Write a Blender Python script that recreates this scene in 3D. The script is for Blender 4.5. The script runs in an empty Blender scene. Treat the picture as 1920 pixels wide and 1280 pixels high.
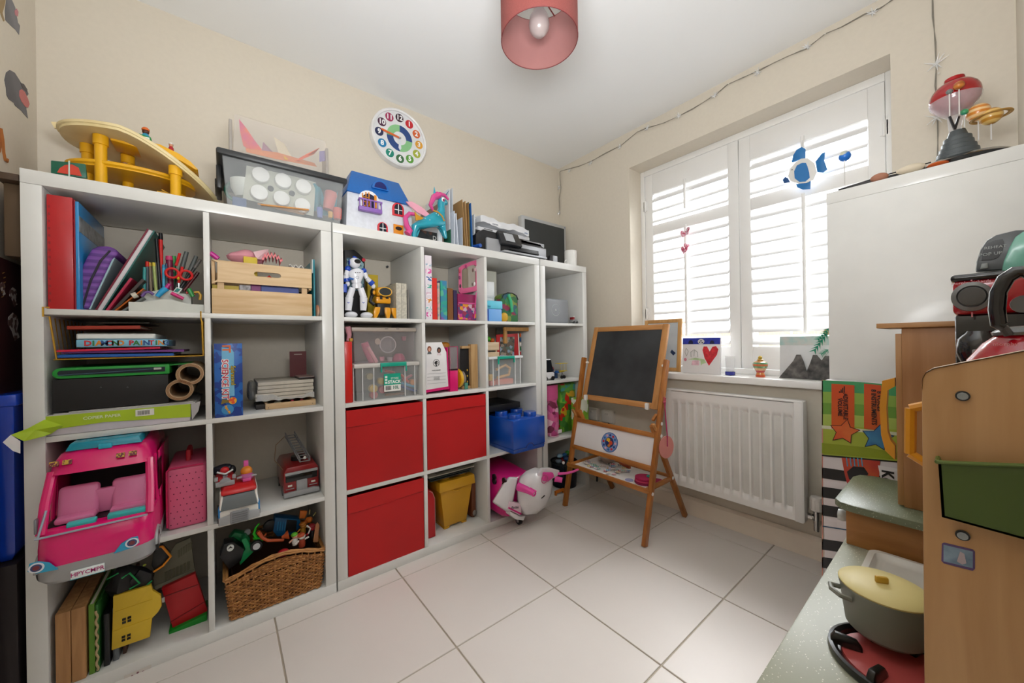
import bpy, bmesh, math, random
from mathutils import Vector, Matrix, Euler
random.seed(7)
S = bpy.context.scene
COL = S.collection
# ------------------------------------------------------------------ camera
CAM = Vector((0.4209, -1.5704, 0.9805)); YAW, PITCH, ROLL, FPX = 0.67034, 0.000755, -0.015542, 683.02
_F = Vector((math.sin(YAW)*math.cos(PITCH), math.cos(YAW)*math.cos(PITCH), math.sin(PITCH)))
_R = Vector((math.cos(YAW), -math.sin(YAW), 0)); _U = _R.cross(_F)
_R2 = _R*math.cos(ROLL)+_U*math.sin(ROLL); _U2 = _U*math.cos(ROLL)-_R*math.sin(ROLL)
cd = bpy.data.cameras.new('camera'); cam = bpy.data.objects.new('camera', cd); COL.objects.link(cam)
cd.sensor_width = 36; cd.lens = FPX*36/1920; cd.clip_start = .02; cd.clip_end = 100
mw = Matrix((_R2, _U2, -_F)).transposed().to_4x4(); mw.translation = CAM
cam.matrix_world = mw
S.camera = cam
# ------------------------------------------------------------------ world, lights, exposure
S.view_settings.view_transform = 'Standard'; S.view_settings.look = 'None'; S.view_settings.gamma = 1
S.view_settings.use_curve_mapping = False; S.view_settings.exposure = 0.0
W = bpy.data.worlds.new('sky'); S.world = W; W.use_nodes = True
nt = W.node_tree; nt.nodes.clear()
o_ = nt.nodes.new('ShaderNodeOutputWorld'); b_ = nt.nodes.new('ShaderNodeBackground'); tc = nt.nodes.new('ShaderNodeTexCoord')
sx = nt.nodes.new('ShaderNodeSeparateXYZ'); cr = nt.nodes.new('ShaderNodeValToRGB')
nt.links.new(tc.outputs['Generated'], sx.inputs[0]); nt.links.new(sx.outputs['Z'], cr.inputs[0])
e = cr.color_ramp.elements; e[0].position = .0; e[0].color = (.78, .82, .88, 1); e[1].position = .5; e[1].color = (.86, .93, 1, 1)
nt.links.new(cr.outputs[0], b_.inputs[0]); b_.inputs[1].default_value = 3.8; nt.links.new(b_.outputs[0], o_.inputs[0])
def area(name, loc, target, sx_, sy_, power, col=(1, 1, 1)):
    l = bpy.data.lights.new(name, 'AREA'); l.shape = 'RECTANGLE'; l.size = sx_; l.size_y = sy_; l.energy = power; l.color = col
    o = bpy.data.objects.new(name, l); COL.objects.link(o); o.location = loc
    o.rotation_euler = (Vector(target)-Vector(loc)).to_track_quat('-Z', 'Y').to_euler(); return o
area('added_hall_fill', (.35, -2.45, 1.75), (.9, 0, .95), 1.1, .9, 2.5, (1, .98, .96))  # added fill light behind the camera; no hall fitting is known
area('added_doorway_fill', (.40, -2.2, 1.2), (1.2, .2, 1.0), .8, 1.6, 2.0, (.97, .98, 1))  # second added fill, shining in through the doorway; no hall window behind it
area('window_daylight', (3.6, -.6, 3.0), (2.5, -.8, 1.4), 2.2, 1.6, 430, (.96, .98, 1))
area('added_ceiling_fill', (.55, -1.45, 1.35), (1.25, -.75, 2.9), .5, .3, 21.5, (.96, .98, 1))  # added uplight beside the camera, put in to brighten the ceiling
# ------------------------------------------------------------------ pixel (1920x1280) to place
def ray(px, py): return _F + _R2*((px-960)/FPX) - _U2*((py-640)/FPX)
def F(px, py, Y=0.0):
    d = ray(px, py); return CAM + d*((Y-CAM.y)/d.y)
def G(px, py, X):
    d = ray(px, py); return CAM + d*((X-CAM.x)/d.x)
def H(px, py, Z):
    d = ray(px, py); return CAM + d*((Z-CAM.z)/d.z)
# ------------------------------------------------------------------ materials
_mc = {}
def lin(c): return c/12.92 if c <= .04045 else ((c+.055)/1.055)**2.4
def rgb(h):
    if not isinstance(h, str): return tuple(h)[:3]
    h = h.lstrip('#'); return tuple(lin(int(h[i:i+2], 16)/255) for i in (0, 2, 4))
def mat(h, rough=.5, metal=0, var=.05, scale=14, bump=0, kind='', h2=None, alpha=1, coat=0):
    key = (h, rough, metal, var, scale, bump, kind, h2, alpha, coat)
    if key in _mc: return _mc[key]
    m = bpy.data.materials.new('mat_%s_%s' % (kind or 'plain', str(h).lstrip('#'))); m.use_nodes = True
    n = m.node_tree; p = n.nodes['Principled BSDF']; L = n.links.new
    p.inputs['Roughness'].default_value = rough; p.inputs['Metallic'].default_value = metal
    p.inputs['Coat Weight'].default_value = coat; p.inputs['Coat Roughness'].default_value = .12
    t = n.nodes.new('ShaderNodeTexCoord'); c = rgb(h)
    ramp = n.nodes.new('ShaderNodeValToRGB'); E = ramp.color_ramp.elements
    c2 = rgb(h2) if h2 else tuple(max(0, x*(1-var)) for x in c)
    c1 = c if h2 else tuple(min(1, x*(1+var)) for x in c)
    E[0].color = (*c1, 1); E[1].color = (*c2, 1); src = None
    mp = n.nodes.new('ShaderNodeMapping'); L(t.outputs['Object'], mp.inputs[0])
    if kind.startswith('wood'):
        ax = kind[4:] or 'x'
        mp.inputs['Scale'].default_value = {'x': (2, 22, 22), 'y': (22, 2, 22), 'z': (22, 22, 2)}[ax]
        q = n.nodes.new('ShaderNodeTexNoise'); q.inputs['Scale'].default_value = scale/6; q.inputs['Detail'].default_value = 5; q.inputs['Distortion'].default_value = .6
        L(mp.outputs[0], q.inputs[0]); src = q.outputs[0]; E[0].position = .35; E[1].position = .68
    elif kind == 'speck':
        q = n.nodes.new('ShaderNodeTexVoronoi'); q.inputs['Scale'].default_value = scale; q.inputs['Randomness'].default_value = 1
        L(mp.outputs[0], q.inputs[0]); src = q.outputs['Distance']; E[0].position = .12; E[1].position = .2
    elif kind == 'dots':
        q = n.nodes.new('ShaderNodeTexVoronoi'); q.inputs['Scale'].default_value = scale; q.inputs['Randomness'].default_value = .25
        L(mp.outputs[0], q.inputs[0]); src = q.outputs['Distance']; E[0].position = .16; E[1].position = .22
    elif kind in ('wavex', 'wavey', 'wavez'):
        q = n.nodes.new('ShaderNodeTexWave'); q.inputs['Scale'].default_value = scale; q.bands_direction = kind[-1].upper(); q.inputs['Distortion'].default_value = 1.5
        L(mp.outputs[0], q.inputs[0]); src = q.outputs['Fac']; E[0].position = .3; E[1].position = .7
    elif kind == 'patch':
        q = n.nodes.new('ShaderNodeTexVoronoi'); q.inputs['Scale'].default_value = scale
        L(mp.outputs[0], q.inputs[0]); sp = n.nodes.new('ShaderNodeSeparateColor'); L(q.outputs['Color'], sp.inputs[0]); src = sp.outputs[0]
        ramp.color_ramp.interpolation = 'CONSTANT'; E[1].position = .45
    else:
        q = n.nodes.new('ShaderNodeTexNoise'); q.inputs['Scale'].default_value = scale; q.inputs['Detail'].default_value = 3
        L(mp.outputs[0], q.inputs[0]); src = q.outputs[0]; E[0].position = .3; E[1].position = .7
    L(src, ramp.inputs[0]); L(ramp.outputs[0], p.inputs['Base Color'])
    if bump:
        bp = n.nodes.new('ShaderNodeBump'); bp.inputs['Strength'].default_value = bump; bp.inputs['Distance'].default_value = .002
        L(src, bp.inputs['Height']); L(bp.outputs[0], p.inputs['Normal'])
    if alpha < 1: p.inputs['Alpha'].default_value = alpha
    _mc[key] = m; return m
def multi(name, cols, scale, rough=.5):
    """patchwork print: voronoi cells of several colours"""
    m = bpy.data.materials.new(name); m.use_nodes = True; n = m.node_tree; p = n.nodes['Principled BSDF']; p.inputs['Roughness'].default_value = rough
    t = n.nodes.new('ShaderNodeTexCoord'); q = n.nodes.new('ShaderNodeTexVoronoi'); q.inputs['Scale'].default_value = scale
    n.links.new(t.outputs['Object'], q.inputs[0]); sp = n.nodes.new('ShaderNodeSeparateColor'); n.links.new(q.outputs['Color'], sp.inputs[0])
    r = n.nodes.new('ShaderNodeValToRGB'); r.color_ramp.interpolation = 'CONSTANT'; E = r.color_ramp.elements
    for i, c in enumerate(cols):
        if i > 1: E.new(i/len(cols))
        E[i].position = i/len(cols); E[i].color = (*rgb(c), 1)
    n.links.new(sp.outputs[0], r.inputs[0]); n.links.new(r.outputs[0], p.inputs['Base Color']); return m
def clear(h='#ffffff', op=.25, rough=.08):
    """thin clear plastic: mostly see-through with a glossy skin"""
    k = ('clear', h, op, rough)
    if k in _mc: return _mc[k]
    m = bpy.data.materials.new('mat_clear_plastic'); m.use_nodes = True; n = m.node_tree; p = n.nodes['Principled BSDF']; o = n.nodes['Material Output']
    p.inputs['Base Color'].default_value = (*rgb(h), 1); p.inputs['Roughness'].default_value = rough
    q = n.nodes.new('ShaderNodeTexNoise'); q.inputs['Scale'].default_value = 6
    mr = n.nodes.new('ShaderNodeMapRange'); mr.inputs['To Min'].default_value = op*.8; mr.inputs['To Max'].default_value = op*1.2
    n.links.new(q.outputs[0], mr.inputs[0])
    tr = n.nodes.new('ShaderNodeBsdfTransparent'); tr.inputs[0].default_value = (.97, .97, .97, 1); mx = n.nodes.new('ShaderNodeMixShader')
    n.links.new(mr.outputs[0], mx.inputs[0]); n.links.new(tr.outputs[0], mx.inputs[1]); n.links.new(p.outputs[0], mx.inputs[2]); n.links.new(mx.outputs[0], o.inputs[0])
    _mc[k] = m; return m
# ------------------------------------------------------------------ objects
def wm(o):
    m = o.matrix_basis.copy()
    while o.parent: o = o.parent; m = o.matrix_basis @ m
    return m
def tag(o, label=None, cat=None, group=None, kind=None):
    if label: o['label'] = label
    if cat: o['category'] = cat
    if group: o['group'] = group
    if kind: o['kind'] = kind
    return o
def T(name, label, cat, loc=(0, 0, 0), rot=(0, 0, 0), group=None):
    o = bpy.data.objects.new(name, None); COL.objects.link(o); o.location = loc; o.rotation_euler = rot
    o.empty_display_size = .02; return tag(o, label, cat, group)
class M:
    def __init__(s, X=None): s.v = []; s.f = []; s.m = []; s.X = X or Matrix.Identity(4); s.i = 0
    def at(s, loc=(0, 0, 0), rot=(0, 0, 0), sc=1): s.X = Matrix.LocRotScale(Vector(loc), Euler(rot), Vector((sc, sc, sc)) if not hasattr(sc, '__len__') else Vector(sc)); return s
    def mi(s, i): s.i = i; return s
    def add(s, vs, fs):
        b = len(s.v); s.v += [s.X @ Vector(p) for p in vs]; s.f += [tuple(b+i for i in f) for f in fs]; s.m += [s.i]*len(fs); return s
    def box(s, x0, x1, y0, y1, z0, z1):
        v = [(x, y, z) for x in (x0, x1) for y in (y0, y1) for z in (z0, z1)]
        return s.add(v, [(0, 1, 3, 2), (4, 6, 7, 5), (0, 4, 5, 1), (2, 3, 7, 6), (0, 2, 6, 4), (1, 5, 7, 3)])
    def loft(s, rings, caps=True, closed=True):
        n = len(rings[0]); v = [p for r in rings for p in r]; f = []
        for k in range(len(rings)-1):
            for j in range(n if closed else n-1):
                a = k*n+j; b = k*n+(j+1) % n; f.append((a, b, b+n, a+n))
        if caps: f.append(tuple(range(n))[::-1]); f.append(tuple(range((len(rings)-1)*n, len(rings)*n)))
        return s.add(v, f)
    def tube(s, pts, r, seg=8, r1=None):
        pts = [Vector(p) for p in pts]; rings = []; prev = None
        for k, p in enumerate(pts):
            d = (pts[min(k+1, len(pts)-1)]-pts[max(k-1, 0)]).normalized()
            a = prev if prev is not None else (Vector((0, 0, 1)) if abs(d.z) < .9 else Vector((1, 0, 0)))
            u = (a - d*a.dot(d)).normalized(); w = d.cross(u); prev = u
            rr = r if r1 is None else r+(r1-r)*k/(len(pts)-1)
            rings.append([p+u*rr*math.cos(t*2*math.pi/seg)+w*rr*math.sin(t*2*math.pi/seg) for t in range(seg)])
        return s.loft(rings)
    def cyl(s, p0, p1, r0, r1=None, seg=16): return s.tube([p0, p1], r0, seg, r0 if r1 is None else r1)
    def lathe(s, prof, c=(0, 0, 0), seg=24, sx=1, sy=1, caps=True):
        c = Vector(c); return s.loft([[c+Vector((r*sx*math.cos(2*math.pi*t/seg), r*sy*math.sin(2*math.pi*t/seg), z)) for t in range(seg)] for r, z in prof], caps)
    def prism(s, pts, y0, y1):
        """outline in the x-z plane pushed along y"""
        n = len(pts); A = [(p[0], y0, p[-1]) for p in pts]; B = [(p[0], y1, p[-1]) for p in pts]
        return s.add(A+B, [tuple(range(n)), tuple(range(2*n-1, n-1, -1))]+[(i, i+n, (i+1) % n+n, (i+1) % n) for i in range(n)])
    def sph(s, c, r, seg=14, rings=8):
        r = r if hasattr(r, '__len__') else (r, r, r); c = Vector(c); R = []
        for k in range(rings+1):
            a = -math.pi/2+math.pi*k/rings; q = max(math.cos(a), .02)
            R.append([c+Vector((r[0]*q*math.cos(2*math.pi*t/seg), r[1]*q*math.sin(2*math.pi*t/seg), r[2]*math.sin(a))) for t in range(seg)])
        return s.loft(R)
    def tor(s, c, R_, r, ax='z', seg=28, sr=8, a0=0, a1=360):
        c = Vector(c); full = (a1-a0) >= 360; n = seg if full else seg+1; pts = []
        rings = []
        for k in range(n+(1 if full else 0)):
            a = math.radians(a0+(a1-a0)*k/seg); q = []
            for j in range(sr):
                b = 2*math.pi*j/sr; rad = R_+r*math.cos(b); h = r*math.sin(b)
                p = {'z': (rad*math.cos(a), rad*math.sin(a), h), 'y': (rad*math.cos(a), h, rad*math.sin(a)), 'x': (h, rad*math.cos(a), rad*math.sin(a))}[ax]
                q.append(c+Vector(p))
            rings.append(q)
        return s.loft(rings, caps=not full)
    def sheet(s, fn, nu, nv, th):
        A = [Vector(fn(i/nu, j/nv)) for i in range(nu+1) for j in range(nv+1)]
        n = len(A); t = Vector(th); B = [p+t for p in A]; f = []; w = nv+1
        for i in range(nu):
            for j in range(nv):
                a = i*w+j; f += [(a, a+1, a+w+1, a+w), (n+a, n+a+w, n+a+w+1, n+a+1)]
        edge = [i for i in range(nv)]+[nv+w*i for i in range(nu)]+[nu*w+nv-j for j in range(nv)]+[w*(nu-i) for i in range(nu)]
        for k in range(len(edge)): a = edge[k]; b = edge[(k+1) % len(edge)]; f.append((a, n+a, n+b, b))
        return s.add(A+B, f)
    def build(s, name, mats, parent=None, bevel=0, smooth=35, world=True, base=True, seg=2):
        me = bpy.data.meshes.new(name); o = bpy.data.objects.new(name, me); COL.objects.link(o)
        vs = s.v
        if parent is not None:
            o.parent = parent
            if world: I = wm(parent).inverted(); vs = [I @ p for p in vs]
        elif base and vs:
            lo = Vector([min(p[i] for p in vs) for i in range(3)]); hi = Vector([max(p[i] for p in vs) for i in range(3)])
            c = Vector(((lo.x+hi.x)/2, (lo.y+hi.y)/2, lo.z)); vs = [p-c for p in vs]; o.location = c
        me.from_pydata(vs, [], s.f)
        for p, i in zip(me.polygons, s.m): p.material_index = i
        for m_ in (mats if isinstance(mats, (list, tuple)) else [mats]): me.materials.append(m_)
        bm = bmesh.new(); bm.from_mesh(me); bmesh.ops.recalc_face_normals(bm, faces=bm.faces)
        if bevel:
            ed = [e for e in bm.edges if len(e.link_faces) == 2 and e.calc_face_angle(0) > math.radians(38)]
            bmesh.ops.bevel(bm, geom=ed, offset=bevel, segments=seg, affect='EDGES', profile=.5, clamp_overlap=True)
        bm.to_mesh(me); bm.free()
        if smooth:
            me.shade_smooth()
            if smooth < 180: me.set_sharp_from_angle(angle=math.radians(smooth))
        return o
def PX(pts, Y, d, m=None):
    """outline read at plane y=Y, given thickness d"""
    return (m or M()).prism([F(x, y, Y) for x, y in pts], Y, Y+d)
def PXX(pts, X, d, m=None):
    """outline read at plane x=X, given thickness d along x"""
    m = m or M(); q = [G(x, y, X) for x, y in pts]; n = len(q)
    return m.add([(X, p.y, p.z) for p in q]+[(X+d, p.y, p.z) for p in q], [tuple(range(n)), tuple(range(2*n-1, n-1, -1))]+[(i, i+n, (i+1) % n+n, (i+1) % n) for i in range(n)])
def text(s_, size, m_, parent, loc, rot=(math.pi/2, 0, 0), depth=.0006, ax='CENTER', sx=1, bold=0, name='lettering', world=False):
    cu = bpy.data.curves.new('t', 'FONT'); cu.body = s_; cu.size = size; cu.extrude = depth; cu.align_x = ax; cu.align_y = 'CENTER'; cu.offset = bold; cu.resolution_u = 2
    t = bpy.data.objects.new('t', cu); COL.objects.link(t); dg = bpy.context.evaluated_depsgraph_get(); dg.update()
    me = bpy.data.meshes.new_from_object(t.evaluated_get(dg)); bpy.data.objects.remove(t)
    X = Matrix.LocRotScale(Vector(loc), Euler(rot) if not isinstance(rot, Matrix) else rot.to_quaternion(), Vector((sx, 1, 1)))
    if world and parent is not None: X = wm(parent).inverted() @ X
    me.transform(X); me.materials.clear(); me.materials.append(m_); me.name = name
    o = bpy.data.objects.new(name, me); COL.objects.link(o); o.parent = parent; return o
def oval(cx, cz, rx, rz, n=20, a0=0, a1=360):
    return [(cx+rx*math.cos(math.radians(a0+(a1-a0)*k/n)), cz+rz*math.sin(math.radians(a0+(a1-a0)*k/n))) for k in range(n if a1-a0 >= 360 else n+1)]
def dup(root, loc, rot=None, label=None, sc=None):
    r = root.copy(); COL.objects.link(r); r.location = loc
    if rot is not None: r.rotation_euler = rot
    if label: r['label'] = label
    if sc: r.scale = sc
    for ch in list(root.children):
        c = ch.copy(); COL.objects.link(c); c.parent = r
        for g in ch.children: d = g.copy(); COL.objects.link(d); d.parent = c
    return r
WHITE = mat('#dcdcd8', .36, var=.02, coat=.15); WHITE2 = mat('#f2f0ea', .45, var=.02)
WALL = mat('#dcd3c3', .85, var=.015, bump=.05, scale=60)
# ================================================================== THE ROOM
XL, XR, YB, YF, ZC = -.068, 2.47, .402, -1.672, 2.31
OY0, OY1, OZ0, OZ1 = -1.385, -.22, .788, 2.08          # window opening
def st(o): return tag(o, kind='structure')
# floor with tiles
fl = st(M().box(XL-.1, 2.75, -3.2, YB+.1, -.06, -.0035).build('floor', mat('#b5ab9a', .9, bump=.2, scale=80), base=False))
TM = mat('#dbd4cd', .38, var=.02, scale=3, bump=.02); TX, TY, TP, TQ = .554, -.078, .4445, .451
tile_me = {}
for i in range(-2, 8):
    for j in range(-4, 6):
        x0 = TX+TP*(i-1)+.0025; x1 = x0+TP-.005; y0 = TY-TQ*(j+1)+.0025; y1 = y0+TQ-.005
        x0, x1, y0, y1 = max(x0, XL), min(x1, XR), max(y0, -2.6), min(y1, YB)
        if x1-x0 < .01 or y1-y0 < .01: continue
        k = (round(x1-x0, 3), round(y1-y0, 3))
        if k not in tile_me:
            w, h = (x1-x0)/2, (y1-y0)/2
            t = M().box(-w, w, -h, h, -.006, 0).build('tile', TM, fl, bevel=.0012, seg=1, world=False); tile_me[k] = t.data
        else: t = bpy.data.objects.new('tile', tile_me[k]); COL.objects.link(t); t.parent = fl
        t.location = ((x0+x1)/2, (y0+y1)/2, 0)
st(M().box(XL-.1, 2.75, -3.2, YB+.1, ZC, ZC+.08).build('ceiling', mat('#f6f7f7', .9, var=.005, scale=3), base=False))
st(M().box(XL-.1, 2.75, YB, YB+.1, 0, ZC).build('wall_back', WALL, base=False))
st(M().box(XL-.1, XL, -3.2, YB, 0, ZC).build('wall_left', WALL, base=False))
rw = st(M().box(XR, 2.75, -3.2, OY0, 0, ZC).box(XR, 2.75, OY1, YB, 0, ZC).box(XR, 2.75, OY0, OY1, 0, OZ0-.036).box(XR, 2.75, OY0, OY1, OZ1, ZC).build('wall_right', WALL, base=False))
st(M().box(.86, 2.47, -1.79, YF, 0, ZC).box(XL, .86, -1.79, YF, 2.03, ZC).build('wall_front', WALL, base=False))
st(M().box(XL-.1, 2.75, -3.3, -3.2, 0, ZC).build('wall_hall', WALL, base=False))
bm_ = mat('#e9dccb', .4, var=.02)
st(M().prism([(0, 0), (0, .095), (.006, .1), (.017, .085), (.018, 0)], YF, YB).at().build('baseboard_right', bm_, base=False)).matrix_basis = Matrix.Translation((XR, 0, 0)) @ Matrix.Scale(-1, 4, (1, 0, 0))
st(M().box(2.31, XR, YB-.016, YB, 0, .09).build('baseboard_back', bm_, base=False, bevel=.003))
st(M().box(XL, XL+.015, -1.6, YB, 0, .09).build('baseboard_left', bm_, base=False, bevel=.003))
# window sill board
_a, _b = OZ0-.035, OZ0; _o = [(2.425, OY0-.03), (XR-.0005, OY0-.03), (XR-.0005, OY0+.001), (2.7, OY0+.001), (2.7, OY1-.001), (XR-.0005, OY1-.001), (XR-.0005, OY1+.03), (2.425, OY1+.03)]
st(M().add([(x, y, _a) for x, y in _o]+[(x, y, _b) for x, y in _o], [tuple(range(8)), tuple(range(15, 7, -1))]+[(i, i+8, (i+1) % 8+8, (i+1) % 8) for i in range(8)]).build('trim_1', mat('#f4f2ee', .3, var=.01), base=False, bevel=.008))
# glazed window behind the shutters
wn = st(T('window_1', None, None, (2.72, -.8, OZ0))); 
fm = M()
for a, b in ((OY0, OY0+.05), (OY1-.05, OY1), (-.84, -.78)): fm.box(2.70, 2.74, a, b, OZ0-.03, OZ1)
fm.box(2.70, 2.74, OY0, OY1, OZ0-.03, OZ0+.04).box(2.70, 2.74, OY0, OY1, OZ1-.05, OZ1); fm.build('window_frame', WHITE2, wn, bevel=.003)
for a, b in ((OY0+.05, -.84), (-.78, OY1-.05)): M().box(2.718, 2.722, a, b, OZ0+.04, OZ1-.05).build('pane', clear('#ffffff', .05, .02), wn)
# ------------------------------------------------------------------ plantation shutters
SH = mat('#f0efec', .42, var=.01)
LV = mat('#f2f2f2', .55, var=.01)
XS = 2.615
M().box(XS-.02, XS+.03, OY0, OY0+.028, OZ0, OZ1).box(XS-.02, XS+.03, OY1-.028, OY1, OZ0, OZ1).box(XS-.02, XS+.03, OY0+.028, OY1-.028, OZ1-.035, OZ1).box(XS-.02, XS+.03, OY0+.028, OY1-.028, OZ0, OZ0+.028).build('trim_2', SH, bevel=.003, base=False)['kind'] = 'structure'
def shutter(y0, y1, rod, label, hinge_y):
    t = T('window_shutter', label, 'shutter', (XS, (y0+y1)/2, OZ0+.028), group='louvred shutters in the window')
    s0, s1 = y0+.052, y1-.052; zt, zb = OZ1-.035, OZ0+.03
    for a_, b_ in ((y0, s0), (s1, y1)): M().box(XS-.014, XS+.014, a_, b_, zb, zt).build('stile', SH, t, bevel=.002)
    ra = [(1.917, zt), (1.652, 1.716), (zb, .935)]
    for a, b in ra: M().box(XS-.013, XS+.013, s0, s1, a, b).build('rail', SH, t, bevel=.002)
    # louvres: inner edge low
    def lou(n, a, b):
        L_ = (b-a)/n
        for k in range(n):
            z = a+L_*(k+.5); ang = math.radians(46)
            q = [(math.cos(2*math.pi*j/10)*.034, math.sin(2*math.pi*j/10)*.0055) for j in range(10)]
            ring = lambda y: [Vector((XS+u*math.cos(ang)-w*math.sin(ang), y, z+u*math.sin(ang)+w*math.cos(ang))) for u, w in q]
            M().loft([ring(s0+.002), ring(s1-.002)]).build('louvre', LV, t, smooth=60)
    lou(3, 1.718, 1.915); lou(11, .937, 1.65)
    for a, b in ((1.76, 1.93), (1.0, 1.66)): M().cyl((XS-.036, rod, a), (XS-.036, rod, b), .0075, seg=10).build('tilt_rod', SH, t)
    for z in (1.85, 1.15): M().box(XS-.02, XS-.012, hinge_y-.012, hinge_y+.012, z-.03, z+.03).cyl((XS-.021, hinge_y, z-.034), (XS-.021, hinge_y, z+.034), .005).build('hinge', SH, t)
    return t
YM = -.802
shutter(YM+.002, OY1-.03, -.52, 'white louvred shutter panel on the left with pink glass hearts on its rod', OY1-.033)
shutter(OY0+.03, YM-.002, -1.083, 'white louvred shutter panel on the right, part hidden by the tall white cabinet', OY0+.033)
# ------------------------------------------------------------------ outside
st(M().box(2.9, 12, -9, 9, -.3, -.2).build('ground', mat('#b9b5ac', .9, kind='', scale=2), base=False))
fn = T('garden_fence', 'pale timber garden fence seen through the lower louvres', 'fence', (6, 0, -.2))
for k in range(26): M().box(6, 6.02, -6+k*.45, -6+k*.45+.42, -.2, 1.15+.01*(k % 3)).build('board', mat('#a38f7c', .8, kind='woodz', scale=20, var=.15), fn)
# ================================================================== SHELVING
DK = .39
def shelving(x0, cols, label):
    w = .076+.335*cols+.016*(cols-1); t = T('shelving_unit', label, 'shelving unit', (x0+w/2, DK/2, 0), group=None)
    e_ = .0007
    M().box(x0+e_, x0+w-e_, 0, DK, 1.427, 1.465).build('top_board', WHITE, t, bevel=.0012)
    M().box(x0+e_, x0+w-e_, 0, DK, 0, .038).build('bottom_board', WHITE, t, bevel=.0012)
    for a in (x0+e_, x0+w-.038): M().box(a, a+.038-e_, .0008, DK, .0382, 1.4268).build('side_panel', WHITE, t, bevel=.0012)
    for r in (1, 2, 3): z = .038+.351*r-.016; M().box(x0+.0382, x0+w-.0382, .0015, DK, z, z+.016).build('shelf', WHITE, t, bevel=.0008)
    for c in range(1, cols):
        x = x0+.038+.351*c-.016
        for r in range(4): z = .038+.351*r; M().box(x, x+.016, .0015, DK, z+.0002, z+.3348).build('divider', WHITE, t, bevel=.0008)
    return t
UX = (0, .766, 1.888)
shelving(UX[0], 2, 'white cube shelving unit of two columns nearest the left wall, holding the pink camper van')
shelving(UX[1], 3, 'wide white cube shelving unit of three columns with the red fabric boxes')
shelving(UX[2], 1, 'narrow white shelving unit of one column behind the easel, nearest the window')
def CX(u, c): a = UX[u]+.038+.351*c; return a, a+.335
def CZ(r): return .038+.351*(4-r)
TOP = 1.465
# lamp
# ================================================================== helpers for small goods
def wd(px0, px1, py, Y): return abs(F(px1, py, Y).x-F(px0, py, Y).x)
def hg(px, py0, py1, Y): return abs(F(px, py0, Y).z-F(px, py1, Y).z)
def one(m, name, mt, label, cat, group=None, **k): return tag(m.build(name, mt, None, **k), label, cat, group)
def slab_book(p0, p1, th, Y, d, cover, label, name='book', cat='book', pages='#efe8d8', group=None):
    """a book or booklet seen edge-on: p0, p1 pixel ends of its spine line at plane Y, thickness th (m), pushed d along y"""
    a = F(*p0, Y); b = F(*p1, Y); u = (b-a); L = u.length; u.normalize(); n = Vector((u.z, 0, -u.x))
    t = T(name, label, cat, (a.x, Y+d/2, min(a.z, b.z)), group=group)
    q = lambda s0, s1, t0, t1, y0, y1, m: m.prism([a+u*s0+n*t0, a+u*s1+n*t0, a+u*s1+n*t1, a+u*s0+n*t1], y0, y1)
    c = M(); tt = min(.0022, th*.25); q(0, L, 0, tt, Y, Y+d, c); q(0, L, th-tt, th, Y, Y+d, c); q(0, L, tt, th-tt, Y, Y+tt, c)
    c.build('cover', mat(cover, .4) if isinstance(cover, str) else cover, t, bevel=.0005, seg=1)
    q(.003, L-.003, tt, th-tt, Y+tt, Y+d-.004, M()).build('pages', mat(pages, .8), t) if False else q(.003, L-.003, tt, th-tt, Y+tt, Y+d-.004, (m := M())).build('pages', mat(pages, .8), t)
    return t
def vbook(x, w, z0, h, Y, d, cover, label, name='book', cat='book', group=None, lettering=None, lc='#ffffff', rough=.45):
    """an upright book: spine to the room at y=Y"""
    t = T(name, label, cat, (x+w/2, Y+d/2, z0), group=group); c = M(); tt = min(.002, w*.2)
    c.box(x, x+w, Y, Y+tt, z0, z0+h).box(x, x+tt, Y+tt, Y+d, z0, z0+h).box(x+w-tt, x+w, Y+tt, Y+d, z0, z0+h)
    c.build('cover', mat(cover, rough) if isinstance(cover, str) else cover, t, bevel=.0006, seg=1)
    M().box(x+tt, x+w-tt, Y+tt, Y+d-.004, z0+.003, z0+h-.003).build('pages', mat('#ece5d6', .85), t)
    if lettering: text(lettering, w*.55, mat(lc, .5), t, (x+w/2, Y-.0006, z0+h/2), rot=(math.pi/2, math.pi/2, 0), world=True)
    return t
def person_peg(x, y, z, h, body, hat, label, group=None, skin='#d79a78', rot=(0, 0, 0), cat='toy figure'):
    t = T('peg_figure', label, cat, (x, y, z), rot, group); r = h*.22
    M().lathe([(r, 0), (r*1.05, h*.1), (r*.9, h*.45), (r*.55, h*.6)], seg=14).build('body', mat(body, .35), t, world=False)
    M().sph((0, 0, h*.72), r*.82).build('head', mat(skin, .5), t, world=False)
    M().lathe([(r*.9, h*.8), (r*.88, h*.9), (r*.5, h), (r*.05, h*1.02)], seg=14).build('hat', mat(hat, .4), t, world=False)
    return t
def wheel(m, c, r, w, ax='x', seg=18):
    v = {'x': Vector((w/2, 0, 0)), 'y': Vector((0, w/2, 0))}[ax]; c = Vector(c); return m.cyl(c-v, c+v, r, seg=seg)
BLK = mat('#17171a', .35, var=.1); DKG = mat('#45474a', .5); GREY = mat('#9b9c9e', .4)
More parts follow.
